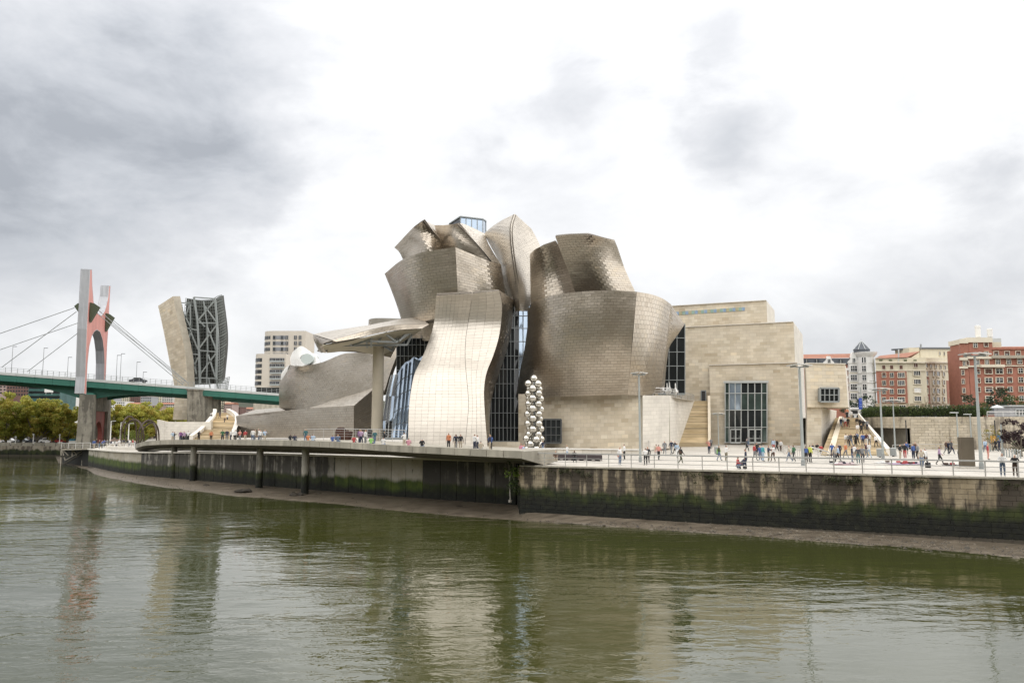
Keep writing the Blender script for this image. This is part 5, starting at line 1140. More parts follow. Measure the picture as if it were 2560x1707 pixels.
f.slab('balcony', 2481, 2700, 888, 895, mat('balustrade', (.38, .34, .27), .8), 1.2, 1.3); f.slab('roof_room', 2480.5, 2503, 855, 868, CREAM, -1, 8)
a, b = f.at(2480, 873.5, .5), f.at(2700, 872, .5); MB().hexa([a, b, b - f.n * 14, a - f.n * 14, f.at(2480, 866.5, -4), f.at(2700, 865, -4), f.at(2700, 865, -4) - f.n * 3, f.at(2480, 866.5, -4) - f.n * 3]).build('tiled_roof', TILE, Cb)
for x, y in ((827, 330), (967, 322)): f.win(*Z9(x, y), 9.5, 10, out=.2, bars=1, rows=1, shutter=.8 if x > 900 else 0)
for x, y, w in ((970, 440, 50), (1098, 437, 58), (1240, 437, 58), (1385, 433, 58)): f.win(*Z9(x, y), w / 5.225, 10.5, out=.2 if x < 1040 else .1, bars=2, shutter=.5 if x > 1000 else 0)
for x, y, w in ((855, 553, 48), (977, 550, 48), (1120, 546, 55), (1262, 545, 55), (1405, 540, 55)): f.win(*Z9(x, y), w / 5.225, 12, out=.15, bars=2, rows=1)
for y in (668, 787, 907, 1027):
    for x, w in ((858, 52), (998, 88), (1140, 88), (1275, 58), (1418, 58), (1560, 58)):
        if y > 1000 and x in (858, 1140): continue
        f.win(*Z9(x + (y - 668) * .03, y - (x - 998) * .015), w / 5.225, 12, out=.12, bars=1, rows=1, shutter=random.choice([0, 0, .35, .6, .9]))
for x, y in ((700, 462), (682, 568), (728, 564), (665, 685), (670, 800), (678, 918), (683, 1035)): fs.win(*Z9(x, y), 6.5 if y > 600 else 5.5, 11.5, out=.1, bars=1, shutter=random.choice([0, .4, .8]))
for (x, yt, yb) in ((865, 70, 225), (1020, 112, 222)):
    u, vt = Z9(x, yt); _, vb_ = Z9(x, yb); a = f.at(u, vb_, -4); zt_ = f.at(u, vt, -4).z
    MB().lathe([(.75, a.z), (.78, a.z + (zt_ - a.z) * .75), (.85, a.z + (zt_ - a.z) * .78), (.85, zt_ - .1), (.6, zt_)], (a.x, a.y, 0), 12).build('flue', WHITE, Cb)
f.slab('railing', 2481, 2503, 845.5, 855, STEEL_PALE, -1.2, .1); f.slab('awning', 2440, 2510, 1018, 1034, SLATE, .5, .6)

# far apartment tower behind the gallery
D = thing('apartment_tower', 'rounded pale apartment tower with dark strip windows behind the museum', 'building', tuple(P(700, 985, 330)))
PALEB = mat('pale_facade', (.50, .46, .40), .8, 0, .04, .2); GREYP = mat('grey_strip', (.20, .21, .23), .5, 0, .1, .5)
Z6 = lambda x, y: (620 + x / 6.272, 810 + y / 6.272)
def rounded(th, u0, uc, u1, vt, vb_, Y, rows, cols_l, cols_r, name):
    ra = (uc - u0) * Y / F; c0 = P(uc, 1000, Y + ra); pts2 = [(c0.x - ra * math.cos(t), c0.y - ra * math.sin(t)) for t in np.linspace(0, math.pi / 2, 12)]; b = P(u1, 1000, Y); pts2 += [(b.x, b.y), (b.x, b.y + 16), (c0.x - ra, b.y + 16)]
    z0, z1 = P(uc, vb_, Y).z, P(uc, vt, Y).z
    MB().prism([Vector((x, y, z0)) for x, y in pts2], UP * (z1 - z0)).build(name, PALEB, th)
    return c0, ra
c0, ra = rounded(D, 658, 690, 759.5, 827, 990, 345, 0, 0, 0, 'upper_block')
fD = Fac(D, 690, 345, 760, 345)
for r in range(6):
    v = 843.5 + r * 14.6
    for x in (650 / 6.272 + 620 + 15, ): pass
    fD.slab('window_strip', 682, 720, v - 4.5, v + 4.5, GREYP, .05, .2)
    for u in (685.5, 705, 717, 738.5, 750): fD.win(u, v, 5.5, 8, bars=1 if u > 715 else 0, out=.1, trim=GREYP)
    for t in (.25, .42, .62, .8, .98):
        x, y = c0.x - (ra + .03) * math.cos(t * 1.2), c0.y - (ra + .03) * math.sin(t * 1.2); d_ = Vector((math.cos(t * 1.2), math.sin(t * 1.2), 0)); z = fD.at(700, v).z
        MB().box((x, y, z), (.12, 1.0, 1.45), (d_, Vector((-d_.y, d_.x, 0)), UP)).build('window', PANE, D)
c0, ra = rounded(D, 637, 660, 712, 884, 968, 326, 0, 0, 0, 'lower_block')
fE = Fac(D, 672, 326, 712, 326)
for r in range(5):
    v = 900 + r * 14.6
    fE.slab('balcony_recess', 674, 711, v - 5, v + 5, DARKM, .08, .3)
    for u in (680, 689, 698, 706): fE.win(u, v - .5, 6, 8, bars=1, out=.12, trim=GREYP)
    fE.slab('balcony_rail', 674, 711, v + 1.5, v + 5, mat('balcony_glass', (.35, .38, .38), .2), .9, .08)
    for t in (.2, .34, .48, .66, .82, .98, 1.14):
        x, y = c0.x - (ra + .03) * math.cos(t * 1.25), c0.y - (ra + .03) * math.sin(t * 1.25); d_ = Vector((math.cos(t * 1.25), math.sin(t * 1.25), 0)); z = fE.at(690, v - .5).z
        MB().box((x, y, z), (.12, .85, 1.5), (d_, Vector((-d_.y, d_.x, 0)), UP)).build('window', PANE, D)
fE.slab('base_glazing', 640, 712, 968, 1000, GLASS, -2, 3); fE.slab('ground_storey', 634, 714, 1000, 1036, CONC, -1, 12)

# ------------------------------------------------------------------ far town on the left
def far_block(name, label, u0, u1, v0, v1, Y, m, rows, cols, dep=12, roof=None, strip=False, group=None, glass=None, vbot=None):
    t = thing(name, label, 'building', tuple(P((u0 + u1) / 2, v1, Y)), group); fc = Fac(t, u0, Y, u1, Y + .01)
    fc.slab('wall', u0, u1, v0, vbot or v1, m, 0, dep)
    if roof: 
        a, b = fc.at(u0 - .6, v0, .5), fc.at(u1 + .6, v0, .5); h = UP * (Y * .0022); MB().hexa([a, b, b - fc.n * (dep + 1), a - fc.n * (dep + 1), a - fc.n * 4 + h, b - fc.n * 4 + h, b - fc.n * (dep - 3) + h, a - fc.n * (dep - 3) + h]).build('roof', roof, t)
    else: fc.slab('parapet', u0 - .3, u1 + .3, v0 - .8, v0 + .6, m, .2, dep)
    for r in range(rows):
        v = v0 + (v1 - v0) * (r + .55) / rows
        if strip: fc.slab('window_strip', u0 + .5, u1 - .5, v - (v1 - v0) / rows * .25, v + (v1 - v0) / rows * .2, glass or PANE, .1, .2)
        else:
            for c in range(cols):
                u = u0 + (u1 - u0) * (c + .5) / cols; w = (u1 - u0) / cols * .5; h = (v1 - v0) / rows * .5
                fc.slab('window', u - w / 2, u + w / 2, v - h / 2, v + h / 2, glass or PANE, .1, .2)
    return t, fc
BR2 = mat('brown_brick', (.16, .09, .075), .85, 0, .15, .3); TEALG = mat('teal_glass', (.06, .13, .12), .15, .1, .3, .3); PINK = mat('pink_render', (.40, .30, .27), .85, 0, .08, .2); GREYR = mat('grey_render', (.36, .36, .37), .85, 0, .08, .2)
far_block('brown_block', 'brown brick apartment block above the trees at far left', 17, 72, 955, 990, 330, BR2, 4, 8, vbot=1060)
far_block('office_block', 'low dark teal glass office block left of the pylon', 72, 150, 962, 998, 310, TEALG, 3, 6, strip=True, glass=GLASS, vbot=1060)
t, fc = far_block('striped_block', 'white office block with dark strip windows left of the pylon', 112, 186, 963, 1003, 335, WREND, 6, 1, strip=True, vbot=1060)
sg = thing('roof_sign', 'blank white rooftop sign board on the teal office block', 'sign', tuple(P(121, 978, 305))); fS = Fac(sg, 111, 305, 132, 305); fS.slab('board', 111.5, 132, 970, 980.5, WHITE, 0, .4)
for u in (114, 129): fS.slab('strut', u, u + .8, 980, 986, STEEL, -.1, .3)
t, fc = far_block('pink_block', 'pinkish block with pale balconies at the left picture edge', -30, 16, 962, 985, 340, PINK, 3, 5, vbot=1060)
HW = ['long pale house just right of the pier top', 'cream house below the bridge deck, third from the pier', 'tall brown house below the bridge deck', 'low grey house behind the tall brown house', 'pink house close under the bridge deck', 'cream house left of the limestone slab', 'pale block next to the limestone slab', 'low white house above the plane trees near the pier', 'small white house above the middle plane trees', 'terracotta house above the plane trees', 'pale low house above the right plane trees', 'grey house touching the bridge pier', 'pink block seen right of the steel tower', 'brown block seen between steel tower and gallery', 'long pink house above the curved stairs', 'cream slab block directly right of the steel tower']
hs = [(272, 300, 984, 1000, 'pale'), (301, 326, 978, 1003, 'cream'), (327, 350, 973, 1005, 'brown'), (352, 378, 992, 1010, 'grey'), (352, 372, 974, 990, 'pink'), (380, 404, 984, 1006, 'cream'), (405, 432, 978, 1008, 'pale'), (276, 312, 1004, 1020, 'white'), (318, 345, 1010, 1022, 'white'), (350, 392, 1014, 1026, 'terracotta'), (395, 436, 1010, 1024, 'pale'), (262, 285, 992, 1008, 'grey'), (560, 580, 1010, 1030, 'pink'), (580, 600, 1018, 1034, 'brown'), (596, 630, 1022, 1038, 'pink'), (544, 560, 1000, 1030, 'cream')]
pal = {'pale': mat('pale_render', (.52, .50, .46), .85), 'cream': CREAM, 'brown': BR2, 'grey': GREYR, 'pink': PINK, 'white': WREND, 'terracotta': mat('terracotta_wall', (.34, .25, .20), .85)}
for k, (u0, u1, v0, v1, cname) in enumerate(hs):
    Y = 430 + (1025 - v1) * 9 + (k % 3) * 14 if k < 12 else 480 + (k % 3) * 20
    r, c = max(2, round((v1 - v0) / 5.5)), max(3, round((u1 - u0) / 5))
    far_block('hillside_house', HW[k], u0, u1, v0, v1, Y, pal[cname], r, c, roof=TILE if k % 2 == 0 else None, group='houses on the far hillside', vbot=v1 + 40)
# shop fronts and parked cars under the plane trees
SHOPM = mat('shop_front', (.10, .085, .07), .8, 0, .3, .3)
for k, (u0, u1, cname) in enumerate(((-20, 14, 'cream'), (14, 62, 'dark'), (62, 108, 'dark'), (108, 150, 'cream'), (150, 178, 'blue'), (178, 232, 'dark'), (232, 300, 'cream'), (300, 380, 'dark'), (380, 440, 'cream'))):
    m_ = {'cream': pal['terracotta'], 'dark': SHOPM, 'blue': mat('blue_hoarding', (.03, .14, .20), .6)}[cname]
    far_block('shop_building', ['cream shop front at the left picture edge under the trees', 'wide dark shop front left under the plane trees', 'second dark shop front under the plane trees', 'reddish shop front left of the blue hoarding', 'blue hoarding left of the concrete pier', 'dark shop front behind the concrete pier', 'reddish building just right of the pier behind trees', 'dark building behind the bronze arches', 'reddish building left of the limestone plinth'][k], u0, u1 - .5, 1070, 1100, 262 + (k % 2) * 3, m_, 2, 5, vbot=1112, dep=8)
CARM = [mat('car_white', (.6, .6, .6), .3, 0, .05, 1, coat=.4), mat('car_grey', (.15, .16, .17), .3, .3, .05, 1, coat=.4), MATS['car_navy'], mat('car_red', (.25, .03, .03), .3, 0, .05, 1, coat=.4)]
for k, u in enumerate((22, 56, 88, 118, 150)):
    b = P(u, 1108, 232); b.z = 2.62; car('parked_car', ['leftmost white car parked under the plane trees', 'grey car parked second from left under the trees', 'navy car parked in the middle under the trees', 'white car parked left of the blue hoarding', 'dark red car parked nearest the concrete pier'][k], b, Vector((1, .15, 0)).normalized(), CARM[(0, 1, 2, 0, 3)[k]], 'cars parked under the plane trees')
# ------------------------------------------------------------------ trees and planting
def leaf_mat(name, ramp, rough=.6):
    m = bpy.data.materials.new(name); m.use_nodes = True; nt = m.node_tree; N = nt.nodes; L = nt.links; b = N['Principled BSDF']; b.inputs['Roughness'].default_value = rough
    at = N.new('ShaderNodeAttribute'); at.attribute_name = 'rnd'; cr = N.new('ShaderNodeValToRGB'); L.new(at.outputs['Fac'], cr.inputs[0]); el = cr.color_ramp.elements
    el[0].color = (*ramp[0], 1); el[1].color = (*ramp[-1], 1)
    for k, c in enumerate(ramp[1:-1]): q = el.new((k + 1) / (len(ramp) - 1)); q.color = (*c, 1)
    L.new(cr.outputs[0], b.inputs['Base Color'])
    tr_ = N.new('ShaderNodeBsdfTranslucent'); L.new(cr.outputs[0], tr_.inputs['Color']); ms = N.new('ShaderNodeMixShader'); ms.inputs[0].default_value = .38; L.new(b.outputs[0], ms.inputs[1]); L.new(tr_.outputs[0], ms.inputs[2]); L.new(ms.outputs[0], N['Material Output'].inputs['Surface'])
    return m
PLANE_L = leaf_mat('plane_leaves', [(.22, .25, .045), (.38, .40, .07), (.48, .43, .08), (.46, .33, .08)])
DARK_L = leaf_mat('dark_leaves', [(.012, .028, .012), (.022, .045, .018), (.04, .065, .022)])
GREEN_L = leaf_mat('green_leaves', [(.03, .055, .012), (.06, .095, .02), (.10, .13, .03)])
YELL_L = leaf_mat('yellow_leaves', [(.16, .14, .02), (.26, .21, .03), (.12, .13, .03)])
PURP_L = leaf_mat('purple_leaves', [(.015, .008, .01), (.035, .018, .02), (.06, .035, .035)])
BARK = mat('bark', (.16, .135, .10), .9, 0, .3, 2, bump=.4, c2=(.26, .235, .19))
def foliage(clumps, nper, size, r, flat=.7):
    """leaf quads scattered through clumps [(centre, radius)]"""
    V = []; R = []
    for c, rad, tone in clumps:
        k = max(6, int(nper * rad**2)); d = r.normal(size=(k, 3)); d /= np.linalg.norm(d, axis=1, keepdims=True); q = c + d * (rad * r.uniform(.55, 1.08, k)**.6)[:, None] * np.array([1, 1, flat])
        a = r.normal(size=(k, 3)); a /= np.linalg.norm(a, axis=1, keepdims=True); b = np.cross(a, d + r.normal(0, .5, (k, 3))); b /= np.linalg.norm(b, axis=1, keepdims=True) + 1e-9
        s = size * r.uniform(.6, 1.3, k)[:, None]
        V.append(np.stack([q - a * s, q + b * s * .7, q + a * s, q - b * s * .7], 1).reshape(-1, 3)); R.append(np.clip(tone + r.normal(0, .17, k), 0, 1))
    V = np.concatenate(V); R = np.concatenate(R); n = len(R)
    return V, np.arange(4 * n).reshape(-1, 4), R
def quad_mesh(name, V, Fq, R, m):
    me = bpy.data.meshes.new(name); me.vertices.add(len(V)); me.vertices.foreach_set('co', np.ascontiguousarray(V, dtype=np.float32).ravel()); n = len(Fq); k = Fq.shape[1]
    me.loops.add(n * k); me.polygons.add(n); me.loops.foreach_set('vertex_index', Fq.astype(np.int32).ravel()); me.polygons.foreach_set('loop_start', np.arange(0, n * k, k, dtype=np.int32))
    me.update(calc_edges=True); a = me.attributes.new('rnd', 'FLOAT', 'FACE'); a.data.foreach_set('value', R.astype(np.float32)); me.materials.append(m); return me
def tree_proto(seed, h, rx, trunk_h, m, nper=30, size=.32, nclump=46, lobes=1.0):
    r = np.random.default_rng(seed); cl = []
    cz = (h + trunk_h) / 2; rz = (h - trunk_h) / 2
    for k in range(nclump):
        d = r.normal(size=3); d /= np.linalg.norm(d); rad = r.uniform(.35, .95)**.5
        c = np.array([d[0] * rx * rad, d[1] * rx * rad, cz + d[2] * rz * rad]) + r.normal(0, .25, 3); rr = r.uniform(.14, .27) * rx * lobes
        cl.append((c, rr, r.uniform(.2, .8)))
    me = quad_mesh('crown', *foliage(cl, nper, size, r), m)
    mb = MB(); top = Vector((r.normal(0, .2), r.normal(0, .2), cz)); f = Vector((0, 0, trunk_h * .95)); mb.tube((0, 0, -.3), f, rx * .085, rx * .06, 8)
    for k in range(7):
        c = Vector(cl[k * (nclump // 7)][0]); mid = f.lerp(c, .5) + Vector((0, 0, -.3)); mb.tube(f - UP * .2, mid, rx * .045, rx * .028, 6); mb.tube(mid, c, rx * .028, rx * .01, 5)
    return me, (mb.V, mb.F)
def put_tree(name, label, proto, loc, s=1.0, rot=0.0, group=None, sz=1.0):
    t = thing(name, label, 'tree', (0, 0, 0), group)
    me, (V, Fc) = proto
    o = bpy.data.objects.new('crown', me); col.objects.link(o); o.parent = t
    key = me.name
    if key not in TRUNKS:
        tm = bpy.data.meshes.new('trunk'); tm.from_pydata([tuple(x) for x in V], [], [tuple(f) for f in Fc]); tm.materials.append(BARK); tm.update(); TRUNKS[key] = tm
    k = bpy.data.objects.new('trunk', TRUNKS[key]); col.objects.link(k); k.parent = t
    t.location = loc; t.scale = (s, s, s * sz); t.rotation_euler = (0, 0, rot); return t
TRUNKS = {}
PP = [tree_proto(100 + k, 15.2, 5.8, 1.6, PLANE_L, nper=95, size=.27, nclump=84) for k in range(3)]
spots = [(-38, 1004, 216), (14, 990, 213), (52, 985, 219), (92, 998, 213), (132, 1000, 216), (168, 1012, 211), (192, 1018, 221), (272, 1008, 236), (302, 1013, 240), (332, 1010, 246), (362, 1006, 243), (396, 1009, 250), (428, 1014, 254), (452, 1018, 262), (245, 1030, 245)]
words = ['half cut by the left picture edge', 'leftmost whole crown, below the brown block', 'tallest crown, below the teal office block', 'below the blank white sign board', 'below the striped white block', 'darker crown near the pier', 'right against the concrete pier', 'just right of the pier', 'second right of the pier', 'behind the bronze arches, left', 'behind the bronze arches, middle', 'behind the bronze arches, right', 'left of the limestone slab', 'partly hidden by the limestone slab', 'seen through the pier opening']
for k, ((u, v, Y), w) in enumerate(zip(spots, words)):
    b = P(u, 1108, Y); b.z = 2.6; h = P(u, v, Y).z - 2.6
    put_tree('plane_tree', 'yellow green plane tree ' + w, PP[k % 3], tuple(b), h / 15.2 * (1.06 if k % 2 else 1.0), k * 1.7, 'plane trees on the far bank', sz=1.0)
PB = tree_proto(120, 5.2, 3.4, 1.2, leaf_mat('lime_leaves', [(.10, .14, .02), (.15, .18, .025), (.19, .2, .04)]), nper=60, size=.22, nclump=40)
for u, v, Y, w in ((322, 1076, 180, 'under the bronze arches'), (352, 1084, 186, 'right of the bronze arches, lower')):
    b = P(u, 1110, Y); b.z = 3.5; put_tree('small_tree', 'small bright green bushy tree ' + w, PB, tuple(b), (P(u, v, Y).z - 3.5) / 5.2 * 1.0, u)
PD = tree_proto(130, 9, 3.6, 2.0, DARK_L, nper=40, size=.26, nclump=46); PG = tree_proto(131, 8, 3.4, 2.0, GREEN_L, nper=40, size=.26, nclump=44)
for u, vt, Y, pr, nme, lab, s in ((2166, 985, 190, PD, 'street_tree', 'dark green tree in front of the white turret house', 1), (2118, 997, 185, PD, 'street_tree', 'dark green tree behind the food van', .9), (2428, 982, 170, PD, 'street_tree', 'broad dark tree before the red brick block, left of tall lamp', 1.15), (2500, 965, 172, PD, 'street_tree', 'tall dark conical tree right of the tall lamp', 1.1), (2528, 988, 176, PG, 'street_tree', 'lighter green tree near the grey kiosk', 1), (2556, 1008, 178, PG, 'street_tree', 'small green tree behind the grey kiosk roof', .9), (2462, 1005, 178, PG, 'street_tree', 'low green tree behind the hedge end', .8)):
    b = P(u, 1040, Y); b.z = ZS; put_tree(nme, lab, pr, tuple(b), (P(u, vt, Y).z - ZS) / (9 if pr is PD else 8), u, sz=1.0)
PY = tree_proto(140, 5, 1.7, 1.6, YELL_L, nper=60, size=.15, nclump=26, lobes=1.1); PU = tree_proto(141, 6, 2.7, 1.4, PURP_L, nper=130, size=.17, nclump=40)
b = P(2482, 1122, 108); b.z = 4.8; put_tree('young_tree', 'thin yellow leaved young tree before the retaining wall', PY, tuple(b), (P(2482, 1064, 108).z - 4.8) / 5, 1)
b = P(2552, 1122, 92); b.z = 4.8; put_tree('plum_tree', 'dark purple leaved plum tree at the right picture edge', PU, tuple(b), (P(2552, 1040, 92).z - 4.8) / 6, 2)
PW = tree_proto(142, 2.2, 1.6, .3, DARK_L, nper=80, size=.12, nclump=24, lobes=1.2)
b = P(2540, 1128, 98); b.z = 4.8; put_tree('round_bush', 'low dark clipped bush under the plum tree', PW, tuple(b), .8, 0)
# hedge along the retaining wall
hd = thing('hedge', 'long clipped dark green hedge on top of the retaining wall', 'hedge', tuple(P(2300, 1040, 122)))
r = np.random.default_rng(5); cl = []
hp = [P(u, 1055, y) for u, y in ((2160, 143), (2195, 131), (2230, 124), (2300, 119.5), (2464, 117.5))]; HS = cr_sample([Vector((p.x, p.y, 0)) for p in hp], 110)
for q in HS:
    for z in (ZS + .35, ZS + .85, ZS + 1.3): cl.append((np.array([q[0], q[1] + r.uniform(-.2, .5), z]) + r.normal(0, .1, 3), r.uniform(.38, .52), r.uniform(.1, .9)))
me = quad_mesh('foliage', *foliage(cl, 300, .1, r, 1.0), leaf_mat('hedge_leaves', [(.03, .055, .012), (.06, .095, .018), (.10, .13, .03)])); o = bpy.data.objects.new('foliage', me); col.objects.link(o); adopt(o, hd)
mb = MB()
for a, b in zip(HS[:-1:3], HS[3::3]): mb.bar((a[0], a[1] + .2, ZS + .7), (b[0], b[1] + .2, ZS + .7), .5, 1.2)
mb.build('stems', mat('hedge_inside', (.02, .025, .012), .9), hd)
# weeds hanging over the quay edge
r = np.random.default_rng(6); cl = []
for k in range(330):
    s = r.uniform(0, 1)**.8; dens = math.sin(s * 19) + math.sin(s * 47 + 1) * .7
    if dens < r.uniform(-.6, 1.1): continue
    p = Q0 + (Q1 - Q0) * s * 1.02 + QN * .3; cl.append((np.array([p.x, p.y, 4.5 - abs(r.normal(0, .22))]), r.uniform(.08, .24), r.uniform(0, .8)))
me = quad_mesh('hanging_weeds', *foliage(cl, 700, .055, r, 1.0), leaf_mat('weed_leaves', [(.03, .035, .012), (.06, .07, .025), (.12, .12, .06)])); o = bpy.data.objects.new('hanging_weeds', me); col.objects.link(o); tag(o, 'weeds and ivy hanging over the top of the quay wall', 'weeds', kind='stuff')
sh = thing('wall_shrub', 'bright green shrub growing at the corner of the quay wall', 'shrub', tuple(Q0)); cl = []
for k in range(30): cl.append((np.array([Q0.x - .7 + r.normal(0, .35), Q0.y - .1 + r.normal(0, .25), 4.6 + r.uniform(-2.2, 1.3)]), r.uniform(.2, .4), .8 if k % 3 else .3))
cl = [(c, rr * (1 if c[2] > 3.4 else .9), t if c[2] > 3.8 else t * .3) for c, rr, t in cl]
me = quad_mesh('leaves', *foliage(cl, 260, .1, r, 1.0), leaf_mat('shrub_leaves', [(.02, .03, .008), (.06, .10, .012), (.13, .19, .02)])); o = bpy.data.objects.new('leaves', me); col.objects.link(o); adopt(o, sh)
MB().tube((Q0.x - .5, Q0.y, 2.6), (Q0.x - .7, Q0.y - .1, 5.6), .06, .02).tube((Q0.x - .5, Q0.y, 3.2), (Q0.x - 1.2, Q0.y, 5.2), .05, .015).build('stem', BARK, sh)

# ------------------------------------------------------------------ lamps
def plaza_lamp(u, vb, vt, label, z=4.8, twist=0.0, r=.16, head=.95):
    b = PZ(u, vb, z); top = P(u, vt, b.y).z; t = thing('plaza_lamp', label, 'lamp post', tuple(b), 'tall plaza lamp posts')
    MB().tube(b, (b.x, b.y, top - .25), r, r * .62, 12).build('pole', STEEL_PALE2, t); MB().tube(b, b + UP * .5, r * 1.25, r * 1.25, 12).build('base_collar', STEEL, t)
    MB().tube((b.x - .35, b.y, top - .2), (b.x + .35, b.y, top - .2), .06).build('crossbar', STEEL, t)
    for s in (-1, 1):
        c = Vector((b.x + s * (head * .62), b.y, top)); ax = (Vector((math.cos(.18 * s + twist), math.sin(twist), -.12 * s)).normalized(), Vector((0, 1, 0)), Vector((.12 * s, 0, 1)).normalized())
        h = MB().box(c, (head, head, .08), ax).build('reflector', WHITE if s > 0 else STEEL_PALE, t); MB().box(c - UP * .16, (head * .45, .4, .14), ax).build('lamp_box', STEEL, t)
    return t
STEEL_PALE2 = mat('lamp_grey', (.36, .39, .38), .5, .2, .05, .8)
plaza_lamp(2454, 1172, 884, 'tallest grey lamp post with twin square heads near the steel slab', r=.155, head=1.05)
plaza_lamp(2008, 1164, 912, 'tall grey lamp post with twin square heads before the entrance block corner', r=.145)
plaza_lamp(1601, 1155, 932, 'grey lamp post with twin square heads in front of the titanium drum', r=.13, head=.75)
plaza_lamp(2208, 1146, 971, 'grey lamp post with twin square heads at the foot of the wide stairs', r=.13)
plaza_lamp(2239, 1140, 1000, 'slimmer lamp post right of the wide stairs foot', r=.1, head=.9)
plaza_lamp(1797, 1121, 1033, 'paired lamp post with low square heads beside the narrow stairs', r=.09, head=.9)
for u, vb, vt, w, hd_ in ((2377, 1123, 1050, 'dark pole with a yellow sign before the retaining wall', 0), (2397, 1128, 1032, 'slanting grey lamp post before the retaining wall', 1), (2430, 1124, 1036, 'grey lamp post behind the steel slab', 1), (2268, 1124, 1050, 'dark pole at the edge of the wall recess', 0), (2491, 1126, 1050, 'dark pole beside the yellow leaved tree', 0), (2507, 1140, 1060, 'thin pale pole near the plum tree', 0), (2476, 1128, 1082, 'short lamp post with domed head by the yellow leaved tree', 1), (2152, 1047, 968, 'slim street lamp beside the blue banner', 2)):
    b = PZ(u, vb, 4.8) if hd_ < 2 else P(2155, 1046, 146); b.z = 4.8 if hd_ < 2 else ZS; top = P(u, vt, b.y).z; t = thing('street_pole', w, 'lamp post' if hd_ else 'pole', tuple(b))
    MB().tube(b, (b.x, b.y, top), .12 if hd_ == 0 else .1, .08, 8).build('pole', DARKM if hd_ == 0 and u != 2507 else STEEL_PALE2, t)
    if hd_: MB().box((b.x - .35, b.y, top + .05), (1.0, .4, .14)).build('lamp_head', STEEL_PALE, t)
    if u == 2377: MB().box((b.x, b.y - .2, P(u, 1096, b.y).z), (1.9 * .5, .12, 1.1)).build('sign_board', mat('sign_ochre', (.50, .26, .04), .6), t)
    if u == 2491: MB().box((b.x - .55, b.y - .2, P(u, 1098, b.y).z), (.85, .1, 1.0)).build('sign_board', MATS['sign_ochre'], t); MB().box((b.x + .5, b.y - .2, P(u, 1096, b.y).z), (.8, .1, 1.1)).build('sign_board', mat('sign_blue', (.05, .12, .22), .6), t)
    if hd_ == 0: MB().tube(b, b + UP * .3, .2, .2, 8).build('base_collar', STEEL, t)
for u, vb in ((38, 1118), (82, 1117), (148, 1117), (275, 1112), (300, 1110), (320, 1112)):
    far = u < 200; b = P(u, vb, 200 if far else 172); b.z = 3.4 if far else 3.6; t = thing('bank_lamp', ['leftmost ', 'middle ', 'rightmost '][[38, 82, 148, 275, 300, 320].index(u) % 3] + ('white lamp post on the far bank parapet' if far else 'white lamp post on the promenade before the bronze arches'), 'lamp post', tuple(b), 'white lamp posts along the bank')
    top = P(u, {38: 1092, 82: 1086, 148: 1087, 275: 1052, 300: 1056, 320: 1058}[u], b.y).z
    MB().tube(b, (b.x, b.y, top), .13, .08, 8).build('pole', WHITE, t); MB().box((b.x + (.5 if not far else 0), b.y, top), (1.0 if not far else .35, .3, .12 if not far else .4)).build('lamp_head', STEEL_PALE, t)

# ------------------------------------------------------------------ railings
def railing(name, label, pts, h, step, m=STEEL_RAIL, rails=(1.0, .62, .32), rt=.07, pt=.045, group=None, top_w=None):
    t = thing(name, label, 'railing', tuple(pts[0]), group); L = [0]
    for a, b in zip(pts[:-1], pts[1:]): L.append(L[-1] + (b - a).length)
    n = max(1, round(L[-1] / step)); A = np.array([tuple(p) for p in pts]); ba = None
    for k in range(n + 1):
        s = L[-1] * k / n; p = Vector([np.interp(s, L, A[:, i]) for i in range(3)])
        if ba is None: po = MB().bar(p, p + UP * h, pt, pt * 1.6).build('post', m, t); ba = p
        else: q = po.copy(); q.location = p - ba; col.objects.link(q)
    for i, f in enumerate(rails):
        mb = MB()
        for a, b in zip(pts[:-1], pts[1:]):
            mb.bar(a + UP * h * f, b + UP * h * f, (top_w or rt) if i == 0 else rt * .4, rt if i == 0 else rt * .4)
        mb.build('top_rail' if i == 0 else 'rail', m, t)
    return t
fr0 = Q0 - QN * .25 + UP * .04 + QD * .3; railing('quay_railing', 'long steel railing with pale top rail along the quay edge', [fr0, QE - QN * .25 + UP * .04], 1.12, 2.05, top_w=.2, rt=.11, pt=.06)
railing('corner_railing', 'short steel railing turning the corner beside the green shrub', [fr0 - QD * .1, fr0 + Vector((.0, 3.2, 0)), fr0 + Vector((2.2, 3.6, 0))], 1.12, 1.6, top_w=.16)
wk = [on_walk(u, 5.8) + UP * .05 for u in (1010, 985, 960, 930, 900, 870, 840, 805, 765)]
railing('walkway_railing', 'steel railing on the curved walkway below the canopy', [on_walk(u, 6.1) for u in (1018, 990, 960, 930, 900, 870, 840, 805, 768)], 1.35, 2.2, rails=(1, .78, .56, .34))
railing('ramp_railing', 'steel handrail descending from the entrance doors to the plaza', [PZ(1925, 1110, 4.85), PZ(1962, 1136, 4.8), PZ(2000, 1150, 4.8), PZ(2024, 1152, 4.8)], 1.1, 1.9)
railing('curved_railing', 'curved steel handrail at the foot of the narrow stairs', [PZ(1622, 1128, 4.8), PZ(1634, 1118, 4.8), PZ(1650, 1112, 4.8), PZ(1672, 1107, 4.8), PZ(1692, 1103, 4.85)], 1.4, 1.6)
railing('ramp_barrier', 'grey metal barrier sloping beside the foot of the wide stairs', [PZ(2026, 1139, 5.4), PZ(2050, 1145, 5.1), PZ(2074, 1152, 4.8)], .9, 1.5, rails=(1, .7, .4), rt=.14)
railing('terrace_railing', 'steel railing along the terrace above the limestone wall', [P(1612, 988, 110.5) , P(1673, 988, 114), P(1735, 1002, 139)], 1.05, 1.8, rt=.1, pt=.07)
